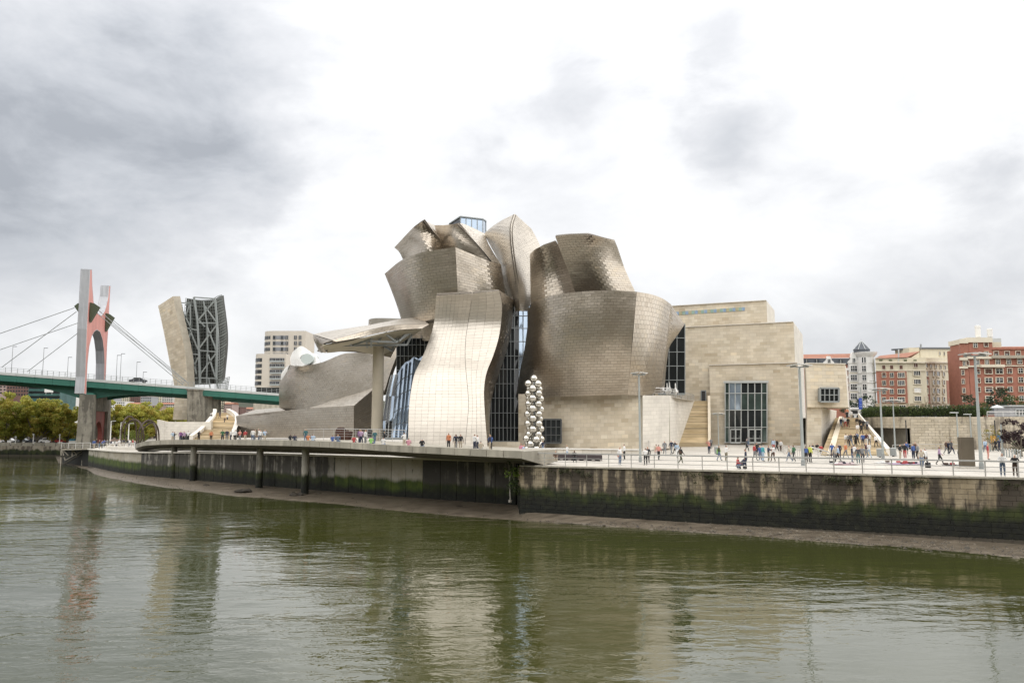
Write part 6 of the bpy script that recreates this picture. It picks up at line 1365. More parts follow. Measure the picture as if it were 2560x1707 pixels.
railing('bank_railing', 'white railing on the quay below the bridge pier', [PZ(225, 1123, 3.5), PZ(265, 1123.5, 3.65), PZ(305, 1125, 3.8), P(336, 1124, 131)], 1.1, 2.2, m=WHITE)
railing('stair_handrail', 'pale handrail at the foot of the retaining wall', [P(2232, 1130, 110), P(2300, 1128, 111), P(2400, 1128, 111)], 1.0, 3)
lwl = thing('plaza_low_wall', 'low pale stone wall behind the long bench', 'low wall', tuple(P(1400, 1130, 96)))
a, b = P(1316, 1140, 100), P(1604, 1146, 95); a.z = b.z = 4.8
for k in range(12): p, q = a.lerp(b, k / 12), a.lerp(b, (k + .98) / 12); MB().hexa([p, q, q + Vector((0, .4, 0)), p + Vector((0, .4, 0)), p + UP * .62, q + UP * .62, q + UP * .62 + Vector((0, .4, 0)), p + UP * .62 + Vector((0, .4, 0))], random.random()).build('wall_stone', LIME_PALE, lwl)
MB().bar(a + UP * .7, b + UP * .7, .5, .12).build('coping', WHITE, lwl)

# ------------------------------------------------------------------ things on the plaza
bn = thing('long_bench', 'long dark brown bench platform on the plaza beside the ball column', 'bench', tuple(PZ(1430, 1152, 4.8)))
DB = mat('dark_wood', (.045, .033, .035), .6, 0, .2, 1.5); a, b = PZ(1347, 1149, 4.8), PZ(1506, 1153, 4.8)
for k in range(8): p, q = a.lerp(b, k / 8), a.lerp(b, (k + .985) / 8); MB().hexa([p + UP * .12, q + UP * .12, q + UP * .12 + Vector((0, 1.6, 0)), p + UP * .12 + Vector((0, 1.6, 0)), p + UP * .62, q + UP * .62, q + UP * .62 + Vector((0, 1.6, 0)), p + UP * .62 + Vector((0, 1.6, 0))], random.random()).build('seat_section', DB, bn); MB().box((p + q) / 2 + Vector((0, .8, .05)), (.4, 1.2, .14)).build('foot', DARKM, bn)
# polished ball column: plain stand-in, regular rings of mirror balls
bc = thing('ball_column', 'tall stack of polished mirror steel balls standing on the plaza', 'sculpture', tuple(PZ(1338, 1134, 4.8)))
MIR = mat('mirror_steel', (.62, .60, .55), .06, 1.0, .03, .5); b0 = PZ(1336, 1131, 4.8); ztop = P(1340, 940, b0.y).z; nr_ = 15; dzr = (ztop - 4.8 - .5) / (nr_ - .5); rb_ = .49
bs = bmesh.new(); bmesh.ops.create_icosphere(bs, subdivisions=3, radius=rb_); bme = bpy.data.meshes.new('mirror_ball'); bs.to_mesh(bme); bs.free(); bme.materials.append(MIR); bme.polygons.foreach_set('use_smooth', [True] * len(bme.polygons))
for k in range(nr_):
    nb = 4 if k < 3 else (3 if k < nr_ - 1 else 1); rr = .98 if k < 3 else (.84 if k % 3 else .72)
    if nb == 1: rr = 0
    for j in range(nb):
        a_ = 2 * math.pi * j / nb + (math.pi / nb if k % 2 else 0) + .25; o = bpy.data.objects.new('mirror_ball', bme); col.objects.link(o); rj = random.uniform(.92, 1.12); o.location = (b0.x + rj * rr * math.cos(a_), b0.y + rj * rr * math.sin(a_), 4.8 + .47 + k * dzr + (random.uniform(-.06, .06) if k else 0)); adopt(o, bc)
MB().tube((b0.x, b0.y, 4.8), (b0.x, b0.y, ztop - .6), .12).build('core_rod', STEEL, bc)
# bronze arches by the bridge (plain stand-in)
ar = thing('bronze_arches', 'slender dark bronze arches standing before the plane trees', 'sculpture', tuple(P(345, 1108, 166)))
BRZ = mat('bronze', (.07, .05, .035), .6, .5, .3, 2)
for (u0, v0, um, vm, u1, v1, y0, y1) in ((302, 1110, 324, 1040, 342, 1110, 160, 166), (310, 1112, 335, 1048, 360, 1112, 164, 158), (346, 1110, 372, 1050, 398, 1108, 160, 166), (352, 1108, 380, 1056, 392, 1110, 168, 160)):
    pp = [P(u0, v0, y0), P(u0 + (um - u0) * .1, v0 + (vm - v0) * .6, y0), P(u0 + (um - u0) * .55, vm + 6, (y0 * 2 + y1) / 3), P(um, vm, (y0 + y1) / 2), P(um + (u1 - um) * .5, vm + 6, (y0 + y1 * 2) / 3), P(u1 - (u1 - um) * .1, v1 + (vm - v1) * .6, y1), P(u1, v1, y1)]
    S_ = cr_sample(pp, 18); mb = MB()
    for k in range(17): mb.tube(S_[k], S_[k + 1], .13 + .07 * math.sin(math.pi * k / 17), n=6)
    mb.build('arch', BRZ, ar)
# rusty sculpture on the terrace
rs = thing('rusted_sculpture', 'rusted brown curved steel plates on the terrace below the gallery', 'sculpture', tuple(P(855, 1096, 108)))
for pts_ in ([(838, 1100), (838, 1078), (842, 1070), (847, 1067.5), (852, 1071), (856, 1080), (855, 1100)], [(854, 1100), (856, 1080), (860, 1075), (863, 1080), (868, 1077), (871, 1080), (867, 1100)]): MB().prism([P(u, v, 106) for u, v in pts_], Vector((.4, 1.0, 0))).build('plate', RUST, rs)
rs2 = thing('dark_sculpture', 'small dark ragged sculpture beside the canopy column', 'sculpture', tuple(P(921, 1096, 104)))
for pts_ in ([(914, 1095), (915, 1080), (913, 1076), (918, 1072), (922, 1073), (926, 1076), (924, 1081), (923, 1095)], [(916, 1078), (912, 1080), (919, 1084), (927, 1081)]): MB().prism([P(u, v, 102) for u, v in pts_], Vector((.2, .6, 0))).build('plate', DARKM, rs2)
# steel slab
sl = thing('steel_slab', 'upright brown steel information slab on a pale plinth', 'monolith', tuple(PZ(2423, 1174, 4.8)))
a, b = PZ(2406, 1169, 4.82), PZ(2439, 1170, 4.82); zt_ = P(2422, 1092.5, a.y).z
q = [a, b, b + Vector((0, .5, 0)), a + Vector((0, .5, 0))]; MB().hexa([x + UP * .14 for x in q] + [Vector((x.x, x.y, zt_)) for x in q]).build('panel', mat('brown_steel', (.17, .145, .11), .35, .7, .12, .8), sl)
MB().hexa([x + Vector((s * .3, t_ * .3, 0)) for x, s, t_ in zip(q, (-1, 1, 1, -1), (-1, -1, 1, 1))] + [x + Vector((s * .3, t_ * .3, .13)) for x, s, t_ in zip(q, (-1, 1, 1, -1), (-1, -1, 1, 1))]).build('plinth', LIME_PALE, sl)
# blue banner, food van, kiosk
bnn = thing('blue_banner', 'tall blue banner sign on a pole at the top of the stairs', 'banner', tuple(P(2152, 1046, 145)))
MB().prism([P(u, v, 145) for u, v in ((2147.5, 1022.5), (2157, 1022.5), (2156.5, 995), (2147.5, 995))], Vector((0, .12, 0))).build('banner', mat('banner_blue', (.02, .07, .42), .6, 0, .1, 1), bnn)
for v in (999, 1003, 1010, 1014, 1017): MB().prism([P(u, v_, 144.9) for u, v_ in ((2149, v + .9), (2155.5, v + .9), (2155.5, v), (2149, v))], Vector((0, .05, 0))).build('text_line', mat('banner_text', (.35, .45, .75), .6), bnn)
MB().tube((P(2158, 1046, 145).x, 145, ZS), (P(2158, 1046, 145).x, 145, P(2158, 990, 145).z), .08).build('pole', STEEL, bnn)
vn = thing('food_van', 'white food van with open counter at the top of the wide stairs', 'van', tuple(P(2138, 1044, 147)))
Yv = 147; a, b = P(2126, 1044, Yv), P(2151, 1044, Yv); a.z = b.z = ZS; hv = P(2138, 1019, Yv).z - ZS
MB().hexa([a + UP * .3, b + UP * .3, b + UP * .3 + Vector((0, 2, 0)), a + UP * .3 + Vector((0, 2, 0)), a + UP * (hv - .15) + Vector((.1, .1, 0)), b + UP * (hv - .15) + Vector((-.1, .1, 0)), b + UP * (hv - .15) + Vector((-.1, 1.9, 0)), a + UP * (hv - .15) + Vector((.1, 1.9, 0))]).build('body', WHITE, vn)
MB().box((a + b) / 2 + Vector((0, 1, hv - .05)), ((b - a).length * .92, 1.9, .2)).build('roof', WHITE, vn)
MB().box((a + b) / 2 + Vector((-.1, .02, hv * .58)), ((b - a).length * .62, .08, hv * .3)).build('counter_opening', DARKM, vn); MB().prism([(a + b) / 2 + Vector((x, y, z)) for x, y, z in ((-1.0, 0, hv * .78), (.7, 0, hv * .78), (.7, -.9, hv * .86), (-1.0, -.9, hv * .86))], UP * .05).build('awning', WHITE, vn)
for x in (.2, .8): MB().tube(a.lerp(b, x) + Vector((0, -.02, .32)), a.lerp(b, x) + Vector((0, .2, .32)), .32, n=12).build('wheel', DARKM, vn)
kk = thing('grey_kiosk', 'pale grey flat roofed kiosk with dark window at right picture edge', 'kiosk', tuple(P(2550, 1040, 150))); fk = Fac(kk, 2525, 150, 2640, 150); fk.slab('wall', 2525, 2640, 1014, 1046, GREYR, 0, 5); fk.slab('roof_slab', 2524, 2641, 1012.5, 1016, STEEL_PALE, .3, 5.6); fk.win(2552, 1031, 24, 13, trim=STEEL_PALE, bars=2, out=.05)
railing('street_railing', 'white railing on the retaining wall near the kiosk', [Vector((P(2472, 1055, 115).x, 115.3, ZS + .02)), Vector((P(2640, 1055, 113).x, 113.8, ZS + .02))], .75, 2.4, m=WHITE, rt=.12)
pz_ = thing('parasol', 'pale folded out parasol behind the retaining wall', 'parasol', tuple(P(2494, 1041, 130))); c = P(2494, 1040, 130); c.z = ZS; MB().lathe([(1.1, 1.6), (.1, 2.1)], tuple(c), 8).build('canopy', STEEL_PALE, pz_); MB().tube(c, c + UP * 2.1, .04).build('pole', STEEL, pz_)
for k, u in enumerate((2505, 2511, 2517, 2524, 2531, 2538, 2545, 2552)):
    b = PZ(u, 1141 + k * .7, 4.8); t = thing('bollard', f'thin grey steel bollard near the plum tree, {["first", "second", "third", "fourth", "fifth", "sixth", "seventh", "eighth"][k]} from the left', 'bollard', tuple(b), 'bollards near the plum tree'); MB().tube(b, b + UP * .9, .06, .06, 8).build('shaft', STEEL, t); MB().tube(b + UP * .9, b + UP * .98, .075, .05, 8).build('cap', STEEL_PALE, t)
for u, v, w in ((2200, 1143, 'beside the lamp at the stairs foot'), (2233, 1141, 'right of the wide stairs'), (1793, 1136, 'under the paired lamp post')):
    b = PZ(u, v, 4.8); t = thing('litter_bin', 'grey metal litter bin ' + w, 'bin', tuple(b)); MB().lathe([(.0, .1), (.32, .1), (.36, .95), (.0, .95)], tuple(b), 10).build('bucket', STEEL, t); MB().lathe([(.0, 1.02), (.38, 1.0), (.38, .93)], tuple(b), 10).build('lid', STEEL_PALE, t); MB().tube(b, b + UP * .15, .12).build('foot', DARKM, t)
# folded parasols on the terrace
zt2 = P(1640, 988, 112).z
for k, (u, Y, w) in enumerate(((1634, 113, 'left'), (1656, 114.5, 'second'), (1674, 116.5, 'third'), (1689, 120, 'fourth'), (1703, 127, 'fifth'), (1668, 120, 'sixth, behind'))):
    b = P(u, 988, Y); b.z = zt2 - .1 if k < 3 else zt2 - .1; t = thing('terrace_parasol', f'folded white parasol on the terrace above the limestone wall, {w} of the row' , 'parasol', tuple(b), 'folded parasols on the terrace')
    MB().lathe([(.0, .35), (.42, .9), (.12, 1.5), (.08, 2.1), (0, 2.3)], tuple(b), 8).build('folded_canopy', WHITE, t); MB().tube(b, b + UP * .5, .04).build('pole', STEEL, t)
tf = [P(1606, 989, 110), P(1673, 989, 113.8), P(1735, 1003, 139.2)]
tag(mesh_obj('terrace', [Vector((p.x, p.y + .3, zt2 - .1)) for p in tf] + [Vector((tf[2].x - 1, tf[2].y + 1, zt2 - .1)), Vector((tf[0].x, tf[0].y + 26, zt2 - .1))], [(0, 1, 2, 3, 4)], PLAZA), 'upper cafe terrace floor', None, kind='structure')
# jetty under the pier
jt = thing('timber_jetty', 'dark weathered jetty frame with diagonal braces beside the bridge pier', 'jetty', tuple(P(190, 1165, 150)))
JT = mat('jetty_timber', (.05, .045, .035), .8, 0, .4, 2); JL = mat('jetty_pale', (.32, .29, .24), .8, 0, .2, 2)
J = lambda x, y, d: P(x / 5.6, 960 + y / 5.6, d)
for a, b, m_, r in (((860, 920), (850, 1165), JL, .22), ((870, 920), (915, 1070), JL, .18), ((880, 920), (970, 1010), JL, .18), ((1015, 920), (1010, 1010), JL, .18), ((1025, 925), (1080, 1005), JL, .18), ((890, 1120), (1240, 920), JT, .35), ((920, 1060), (1190, 915), JL, .12), ((850, 1010), (1000, 1005), JT, .3), ((1150, 1065), (1150, 1140), JL, .2)): MB().bar(J(*a, 160), J(*b, 160), r).build('brace', m_, jt)
MB().hexa([J(860, 925, 160), J(1265, 915, 154), J(1265, 915, 172), J(870, 925, 176), J(860, 905, 160), J(1265, 898, 154), J(1265, 898, 172), J(870, 905, 176)]).build('deck', CONC, jt)
MB().hexa([J(870, 1165, 170), J(1265, 1150, 156), J(1265, 1150, 172), J(870, 1165, 180), J(870, 925, 170), J(1265, 915, 156), J(1265, 915, 172), J(870, 925, 180)]).build('dark_piles', mat('weed_black', (.012, .012, .01), .8, 0, .3, 2), jt)
railing('jetty_railing', 'pale railing on the dark jetty', [J(855, 905, 160), J(1262, 898, 154.5)], 1.1, 2.5, m=WHITE)
# debris on the mud
for k, (u, v, s, w) in enumerate(((610, 1228, .9, 'largest lump, left part'), (742, 1237, .8, 'flat lump'), (765, 1233, .6, 'branching lump'), (800, 1237, .5, 'rounded lump'), (832, 1237, .35, 'small lump'), (939, 1233, .4, 'lump below the canopy column'), (1031, 1248, .45, 'dark lump below the front sheet'), (1053, 1237, .35, 'low lump near the wall'), (1147, 1268, .4, 'lump near the waterline'), (1224, 1267, .55, 'rocky lump by the quay corner'), (515, 1213, .4, 'lump near the second column'), (880, 1247, .25, 'tiny lump'))):
    c = PZ(u, v, .25); bmx = bmesh.new(); bmesh.ops.create_icosphere(bmx, subdivisions=2, radius=s); rr = random.Random(k)
    for vv in bmx.verts: vv.co = Vector((vv.co.x * (1 + rr.uniform(-.3, .6)), vv.co.y * (.6 + rr.uniform(-.2, .3)), max(-.1, vv.co.z * (.35 + rr.uniform(-.15, .25))))) + c
    me = bpy.data.meshes.new('mud_debris'); bmx.to_mesh(me); bmx.free(); me.materials.append(mat('debris', (.03, .024, .016), .8, 0, .4, 3, bump=.4)); o = bpy.data.objects.new('mud_debris', me); col.objects.link(o); tag(o, 'weedy dark debris on the mud bank, ' + w, 'debris', 'debris on the mud bank')
dp = thing('drain_pipe', 'thin pale pipe running down the embankment beside the quay corner', 'pipe', (0, 78, 0)); a = P(1274, 1190, 78.6); b = P(1275.5, 1249, 78.3); MB().tube(a, b, .06).build('pipe', LIME_PALE, dp); MB().tube(b - UP * .25, b, .14, .2, 8).build('pipe_foot', LIME_PALE, dp)
# pebbles and scraps strewn over the mud
r = np.random.default_rng(77); V = []; Fc = []; R = []
for k in range(1500):
    u = r.uniform(180, 2560); va = np.interp(u, [180, 300, 487, 647, 860, 1290, 1300, 2068, 2560], [1160, 1181, 1197, 1208, 1223, 1253, 1276, 1328, 1368]); vb = np.interp(u, [180, 270, 360, 487, 762, 1088, 1295, 2068, 2560], [1168, 1196, 1212, 1230, 1255, 1288, 1302, 1357, 1398]); f = r.uniform(.05, .9)**(.6 if k % 3 else 2)
    q = PZ(u, va + (vb - va) * f, .45 * (1 - f)); s = r.uniform(.03, .11) * (1 + (r.uniform() < .05)); b = len(V)
    V += [(q.x - s, q.y, q.z - .02), (q.x + s * .8, q.y - s, q.z - .02), (q.x + s * .5, q.y + s, q.z - .02), (q.x + s * .1, q.y, q.z + s * .7)]; Fc += [(b, b + 1, b + 3), (b + 1, b + 2, b + 3), (b + 2, b, b + 3)]; R += [r.uniform()] * 3
o = mesh_obj('pebbles', V, Fc, mat('pebble', (.09, .075, .055), .7, 0, .4, 2, attr=.6), rnd=R); tag(o, 'pebbles and scraps strewn over the mud bank', 'pebbles', kind='stuff')
# ------------------------------------------------------------------ people
def skin_body(name, J, E, root):
    """one continuous surface grown round a jointed skeleton; J: name -> (co, rx, ry)"""
    keys = list(J); me = bpy.data.meshes.new(name); me.from_pydata([J[k][0] for k in keys], [(keys.index(a), keys.index(b)) for a, b in E], [])
    o = bpy.data.objects.new(name, me); col.objects.link(o); md = o.modifiers.new('skin', 'SKIN'); md.use_smooth_shade = True; md.branch_smoothing = .3
    sv = me.skin_vertices[0].data
    for i, k in enumerate(keys): sv[i].radius = (J[k][1], J[k][2]); sv[i].use_root = (k == root)
    o.modifiers.new('sub', 'SUBSURF').levels = 1
    dg = bpy.context.evaluated_depsgraph_get(); ev = o.evaluated_get(dg); m2 = bpy.data.meshes.new_from_object(ev); bpy.data.objects.remove(o); return m2
def body(name, pose):
    J = {'pelvis': ((0, 0, .93), .155, .115), 'waist': ((0, .0, 1.10), .135, .10), 'chest': ((0, 0, 1.30), .175, .115), 'neckb': ((0, .01, 1.44), .075, .07), 'neck': ((0, .0, 1.50), .052, .052), 'head': ((0, -.015, 1.585), .078, .09), 'crown': ((0, -.01, 1.665), .066, .078)}
    for s, x in (('L', 1), ('R', -1)):
        J.update({'sh' + s: ((.17 * x, .0, 1.395), .062, .062), 'el' + s: ((.235 * x, .03, 1.12), .046, .046), 'wr' + s: ((.245 * x, -.05, .89), .033, .033), 'ha' + s: ((.245 * x, -.075, .82), .04, .022),
                  'hip' + s: ((.09 * x, 0, .86), .095, .10), 'kn' + s: ((.10 * x, -.02, .49), .062, .065), 'an' + s: ((.10 * x, .03, .09), .042, .045), 'to' + s: ((.115 * x, -.14, .04), .042, .032)})
    def mv(k, p): J[k] = (p, J[k][1], J[k][2])
    if pose == 'walk':
        mv('knL', (.09, -.17, .50)); mv('anL', (.09, -.24, .11)); mv('toL', (.10, -.40, .09)); mv('knR', (-.09, .05, .48)); mv('anR', (-.09, .30, .14)); mv('toR', (-.10, .17, .04)); mv('elL', (.24, .12, 1.13)); mv('wrL', (.24, .14, .90)); mv('haL', (.24, .12, .83)); mv('elR', (-.24, -.06, 1.13)); mv('wrR', (-.22, -.22, .96)); mv('haR', (-.21, -.28, .91))
    if pose == 'stride':
        mv('knR', (-.09, -.13, .50)); mv('anR', (-.09, -.16, .11)); mv('toR', (-.10, -.32, .08)); mv('knL', (.09, .03, .48)); mv('anL', (.09, .22, .11)); mv('toL', (.10, .08, .04)); mv('elR', (-.26, .06, 1.15)); mv('wrR', (-.12, -.14, 1.10)); mv('haR', (-.05, -.18, 1.12))
    if pose == 'phone':
        for s, x in (('L', 1), ('R', -1)): mv('el' + s, (.25 * x, -.08, 1.14)); mv('wr' + s, (.12 * x, -.30, 1.25)); mv('ha' + s, (.05 * x, -.34, 1.29))
    if pose == 'photo':
        for s, x in (('L', 1), ('R', -1)): mv('el' + s, (.24 * x, -.22, 1.32)); mv('wr' + s, (.10 * x, -.34, 1.52)); mv('ha' + s, (.06 * x, -.35, 1.58))
    if pose == 'lean':
        for s, x in (('L', 1), ('R', -1)): mv('el' + s, (.26 * x, -.10, 1.12)); mv('wr' + s, (.07 * x, -.30, 1.10)); mv('ha' + s, (-.03 * x, -.31, 1.11))
        mv('chest', (0, -.05, 1.29)); mv('neckb', (0, -.06, 1.43)); mv('neck', (0, -.08, 1.49)); mv('head', (0, -.11, 1.57)); mv('crown', (0, -.11, 1.65)); 
        for s, x in (('L', 1), ('R', -1)): mv('sh' + s, (.17 * x, -.05, 1.385))
    if pose in ('sit', 'crouch'):
        dz = -.47 if pose == 'sit' else -.62
        for k in list(J):
            if k[:2] not in ('kn', 'an', 'to'): c, a, b = J[k]; J[k] = ((c[0], c[1] + (0 if k in ('pelvis', 'hipL', 'hipR') else -.10 if pose == 'crouch' else -.02), c[2] + dz), a, b)
        for s, x in (('L', 1), ('R', -1)):
            mv('kn' + s, (.13 * x, -.42, .50 if pose == 'sit' else .48)); mv('an' + s, (.12 * x, -.40 if pose == 'sit' else -.12, .09)); mv('to' + s, (.13 * x, -.56 if pose == 'sit' else -.28, .04)); mv('el' + s, (.24 * x, -.12, 1.15 + dz)); mv('wr' + s, (.12 * x, -.36, 1.10 + dz)); mv('ha' + s, (.10 * x, -.43, 1.10 + dz))
    E = [('pelvis', 'waist'), ('waist', 'chest'), ('chest', 'neckb'), ('neckb', 'neck'), ('neck', 'head'), ('head', 'crown')]
    for s in 'LR': E += [('chest', 'sh' + s), ('sh' + s, 'el' + s), ('el' + s, 'wr' + s), ('wr' + s, 'ha' + s), ('pelvis', 'hip' + s), ('hip' + s, 'kn' + s), ('kn' + s, 'an' + s), ('an' + s, 'to' + s)]
    # five fingers of unequal length on each hand, slightly curled
    for s, x in (('L', 1), ('R', -1)):
        h = Vector(J['ha' + s][0]); w = Vector(J['wr' + s][0]); d = (h - w).normalized(); side = d.cross(Vector((1, 0, 0))).normalized(); curl = d.cross(side)
        for i, (off, ln) in enumerate(((-.028, .06), (-.010, .075), (.010, .07), (.027, .05))):
            k1, k2 = f'f{i}{s}', f'g{i}{s}'; a = h + d * ln * .55 + side * off; J[k1] = (tuple(a), .009, .009); J[k2] = (tuple(a + d * ln * .35 + curl * .018 * x), .008, .008); E += [('ha' + s, k1), (k1, k2)]
        t = h - d * .02 + side * -.045; J['t' + s] = (tuple(t), .010, .010); E.append(('ha' + s, 't' + s))
    J['nose'] = ((J['head'][0][0], J['head'][0][1] - .105, J['head'][0][2] - .01), .014, .014); E.append(('head', 'nose'))
    m = skin_body(name, J, E, 'pelvis')
    # materials by nearest limb: 0 skin 1 hair 2 top 3 trousers 4 shoes
    seg = [(np.array(J[a][0]), np.array(J[b][0]), a, b) for a, b in E]; n = len(m.polygons); C = np.zeros(n * 3, np.float32); m.polygons.foreach_get('center', C); C = C.reshape(-1, 3); best = np.full(n, 9.0); who = np.zeros(n, int)
    for i, (a, b, *_ ) in enumerate(seg):
        ab = b - a; t = np.clip(((C - a) @ ab) / (ab @ ab + 1e-9), 0, 1); d = np.linalg.norm(C - a - t[:, None] * ab, axis=1); up = d < best; best[up] = d[up]; who[up] = i
    idx = np.zeros(n, np.int32); hd = np.array(J['head'][0])
    for f in range(n):
        a, b = seg[who[f]][2:]; c = C[f]
        if a in ('head', 'neck', 'neckb') or b in ('head', 'crown', 'nose'):
            idx[f] = 0
            if c[2] > hd[2] - .06 and (c[2] > hd[2] + .055 or c[1] > hd[1] + .015): idx[f] = 1
        elif a[:2] in ('ha', 'wr') or a[0] in 'fgt' and a[1].isdigit() or b[0] == 't' and b[1] in 'LR' or (a[:2] == 'el' and False): idx[f] = 0
        elif b in ('waist', 'chest', 'neckb') or b[:2] in ('sh', 'el', 'wr'): idx[f] = 2
        elif a[:2] == 'an': idx[f] = 4
        else: idx[f] = 3
        if a == 'pelvis' and b == 'waist' and c[2] < J['pelvis'][0][2] + .03: idx[f] = 3
    while len(m.materials): m.materials.pop()
    for k in range(5): m.materials.append(None)
    m.polygons.foreach_set('material_index', idx); m.update(); return m
BODIES = {p: body('person_' + p, p) for p in ('stand', 'walk', 'stride', 'phone', 'photo', 'lean', 'sit', 'crouch')}
CC = {'white': (.72, .71, .69), 'black': (.018, .018, .02), 'navy': (.02, .028, .065), 'blue': (.03, .10, .36), 'light blue': (.36, .50, .66), 'red': (.48, .03, .03), 'green': (.035, .15, .06), 'olive': (.07, .075, .03), 'grey': (.20, .205, .215), 'dark grey': (.06, .062, .07), 'beige': (.48, .40, .29), 'brown': (.10, .055, .035), 'pink': (.62, .22, .30), 'coral': (.66, .24, .18), 'orange': (.62, .18, .04), 'turquoise': (.02, .36, .42), 'teal': (.02, .13, .15), 'lilac': (.42, .26, .42), 'purple': (.22, .06, .24), 'yellow': (.62, .66, .03), 'neon green': (.25, .62, .10), 'denim': (.11, .17, .28), 'khaki': (.22, .19, .12), 'maroon': (.09, .02, .025)}
def cloth(c):
    g = sum(CC[c]) / 3; return mat('cloth_' + c.replace(' ', '_'), tuple(x * .74 + g * .22 for x in CC[c]), .85, 0, .12, 3)
SK = [mat('skin_light', (.55, .34, .25), .6, 0, .05, 3), mat('skin_tan', (.38, .22, .15), .6, 0, .05, 3), mat('skin_dark', (.12, .065, .045), .6, 0, .05, 3)]
HR = [mat('hair_dark', (.02, .015, .012), .6, 0, .1, 5), mat('hair_brown', (.08, .045, .025), .6, 0, .1, 5), mat('hair_grey', (.38, .37, .36), .6, 0, .1, 5), mat('hair_fair', (.30, .20, .09), .6, 0, .1, 5)]
SHOE = [mat('shoe_dark', (.02, .02, .02), .6), mat('shoe_white', (.6, .6, .58), .6)]
PEOPLE = []
WORD = {'stand': 'standing', 'walk': 'walking', 'stride': 'strolling', 'phone': 'holding a phone', 'photo': 'taking a photo', 'lean': 'leaning on the railing', 'sit': 'sitting', 'crouch': 'crouching'}
def person(p, top, bot, pose, where, rot=None, h=1.0):
    r = random.Random(len(PEOPLE) * 13 + 5); o = bpy.data.objects.new('person', BODIES[pose]); col.objects.link(o); o.location = p; o.rotation_euler = (0, 0, r.uniform(-math.pi, math.pi) if rot is None else rot); s = h * r.uniform(.95, 1.05); o.scale = (s * 1.06, s * 1.06, s)
    hr = r.choice(HR[:2] * 2 + HR[2:])
    for i, m in enumerate((r.choice([SK[0], SK[0], SK[1], SK[2] if top == 'black' else SK[1]]), hr, cloth(top), cloth(bot), r.choice(SHOE))):
        o.material_slots[i].link = 'OBJECT'; o.material_slots[i].material = m
    o['category'] = 'person'; PEOPLE.append((o, f'person in {top} top, {bot} trousers, {WORD[pose]} {where}', o.location.x / o.location.y)); return o
G0 = 4.82
def zone(u, v):
    if u < 1520: return 'near the long bench'
    if u < 1720: return 'below the narrow stairs' if v < 1125 else 'right of the lamp post'
    if u < 1830: return 'beside the entrance window' if v < 1125 else 'on the plaza left of the doors'
    if u < 1960: return 'by the entrance doors' if v < 1132 else 'on the plaza below the doors'
    if u < 2065: return 'near the corner lamp post'
    if u < 2240: return 'below the wide stairs'
    if u < 2340: return 'right of the stairs'
    if u < 2460: return 'near the steel slab'
    return 'on the right of the plaza'
L1 = """1550 1163 white denim stand;1561 1150 white black stand;1614 1163 white black phone;1620 1160 black black stand;1641 1149 beige white walk;1647 1150 coral black walk;1662 1138 grey grey walk;1679 1136 navy grey walk;1688 1135 dark_grey black walk;1678 1115 light_blue grey stand;1685 1113 blue navy stand;1694 1112 maroon black stand;1693 1145 light_blue white stride;1702 1160 black olive walk;1773 1134 coral navy photo;1778 1122 grey dark_grey stand;1785 1108 red maroon stand;1800 1108 olive black stand;1821 1109 orange denim stand;1798 1152 olive denim stride;1816 1154 white khaki phone
1871 1118 grey denim walk;1867 1130 dark_grey black walk;1889 1110 pink red stand;1918 1109 maroon black stand;1922 1110 white navy stand;1865 1172 navy navy stand;1842 1172 red denim crouch;1887 1152 red grey stride;1893 1140 black black stand;1901 1152 blue denim stand;1908 1153 turquoise light_blue stand;1922 1155 navy khaki phone;1933 1154 white brown stride;1934 1128 light_blue red stand;1943 1130 black black stride;1953 1130 white brown stand;1974 1155 beige denim walk;1985 1155 green dark_grey stride;2016 1157 navy black stand;2026 1156 yellow black stand;2033 1130 black black sit;2043 1130 black yellow sit;2053 1134 red black sit
2081 1146 blue navy stand;2088 1156 beige grey stride;2096 1157 light_blue black walk;2099 1146 navy navy stand;2115 1146 orange grey walk;2131 1156 navy denim stand;2137 1150 white beige stand;2146 1158 dark_grey teal stand;2157 1157 grey dark_grey stand;2166 1145 maroon grey stride;2173 1145 white light_blue walk
2251 1148 black beige stand;2263 1148 black red walk;2267 1137 blue grey stand;2284 1148 blue navy stand;2295 1150 grey black stand;2289 1142 brown black stand;2305 1170 beige denim walk;2316 1170 white dark_grey walk;2350 1162 lilac black walk;2366 1136 brown grey walk;2372 1136 navy black walk;2380 1137 dark_grey navy walk;2400 1165 black navy stand;2471 1149 red coral stand;2464 1131 light_blue denim walk;2489 1129 black black walk;2499 1129 navy navy walk;1357 1134 navy denim walk;1418 1150 white light_blue stride"""
for ln in L1.replace('\n', ';').split(';'):
    u, v, t, b, ps = ln.split(); u, v = float(u), float(v); p = PZ(u, v, G0); person(p, t.replace('_', ' '), b.replace('_', ' '), ps, zone(u, v))
p = PZ(2518, 1190, G0); o = person(p, 'white', 'denim', 'lean', 'over the quay railing at far right', 0.0, 1.0); o.location = Q1 - QN * .62 - QD * 1.2 + UP * .02; o.rotation_euler.z = math.atan2(QN.x, -QN.y) 
o = person(p, 'black', 'brown', 'lean', 'over the quay railing at far right', 0.0, 1.0); o.location = Q1 - QN * .62 - QD * .42 + UP * .02; o.rotation_euler.z = math.atan2(QN.x, -QN.y) 
# seated on the bench
for u, t, b in ((1389, 'brown', 'beige'), (1436, 'black', 'dark grey')): q = PZ(u, 1144, 5.44); q.z = 5.42 - .44; person(q, t, b, 'sit', 'on the long bench', 0)
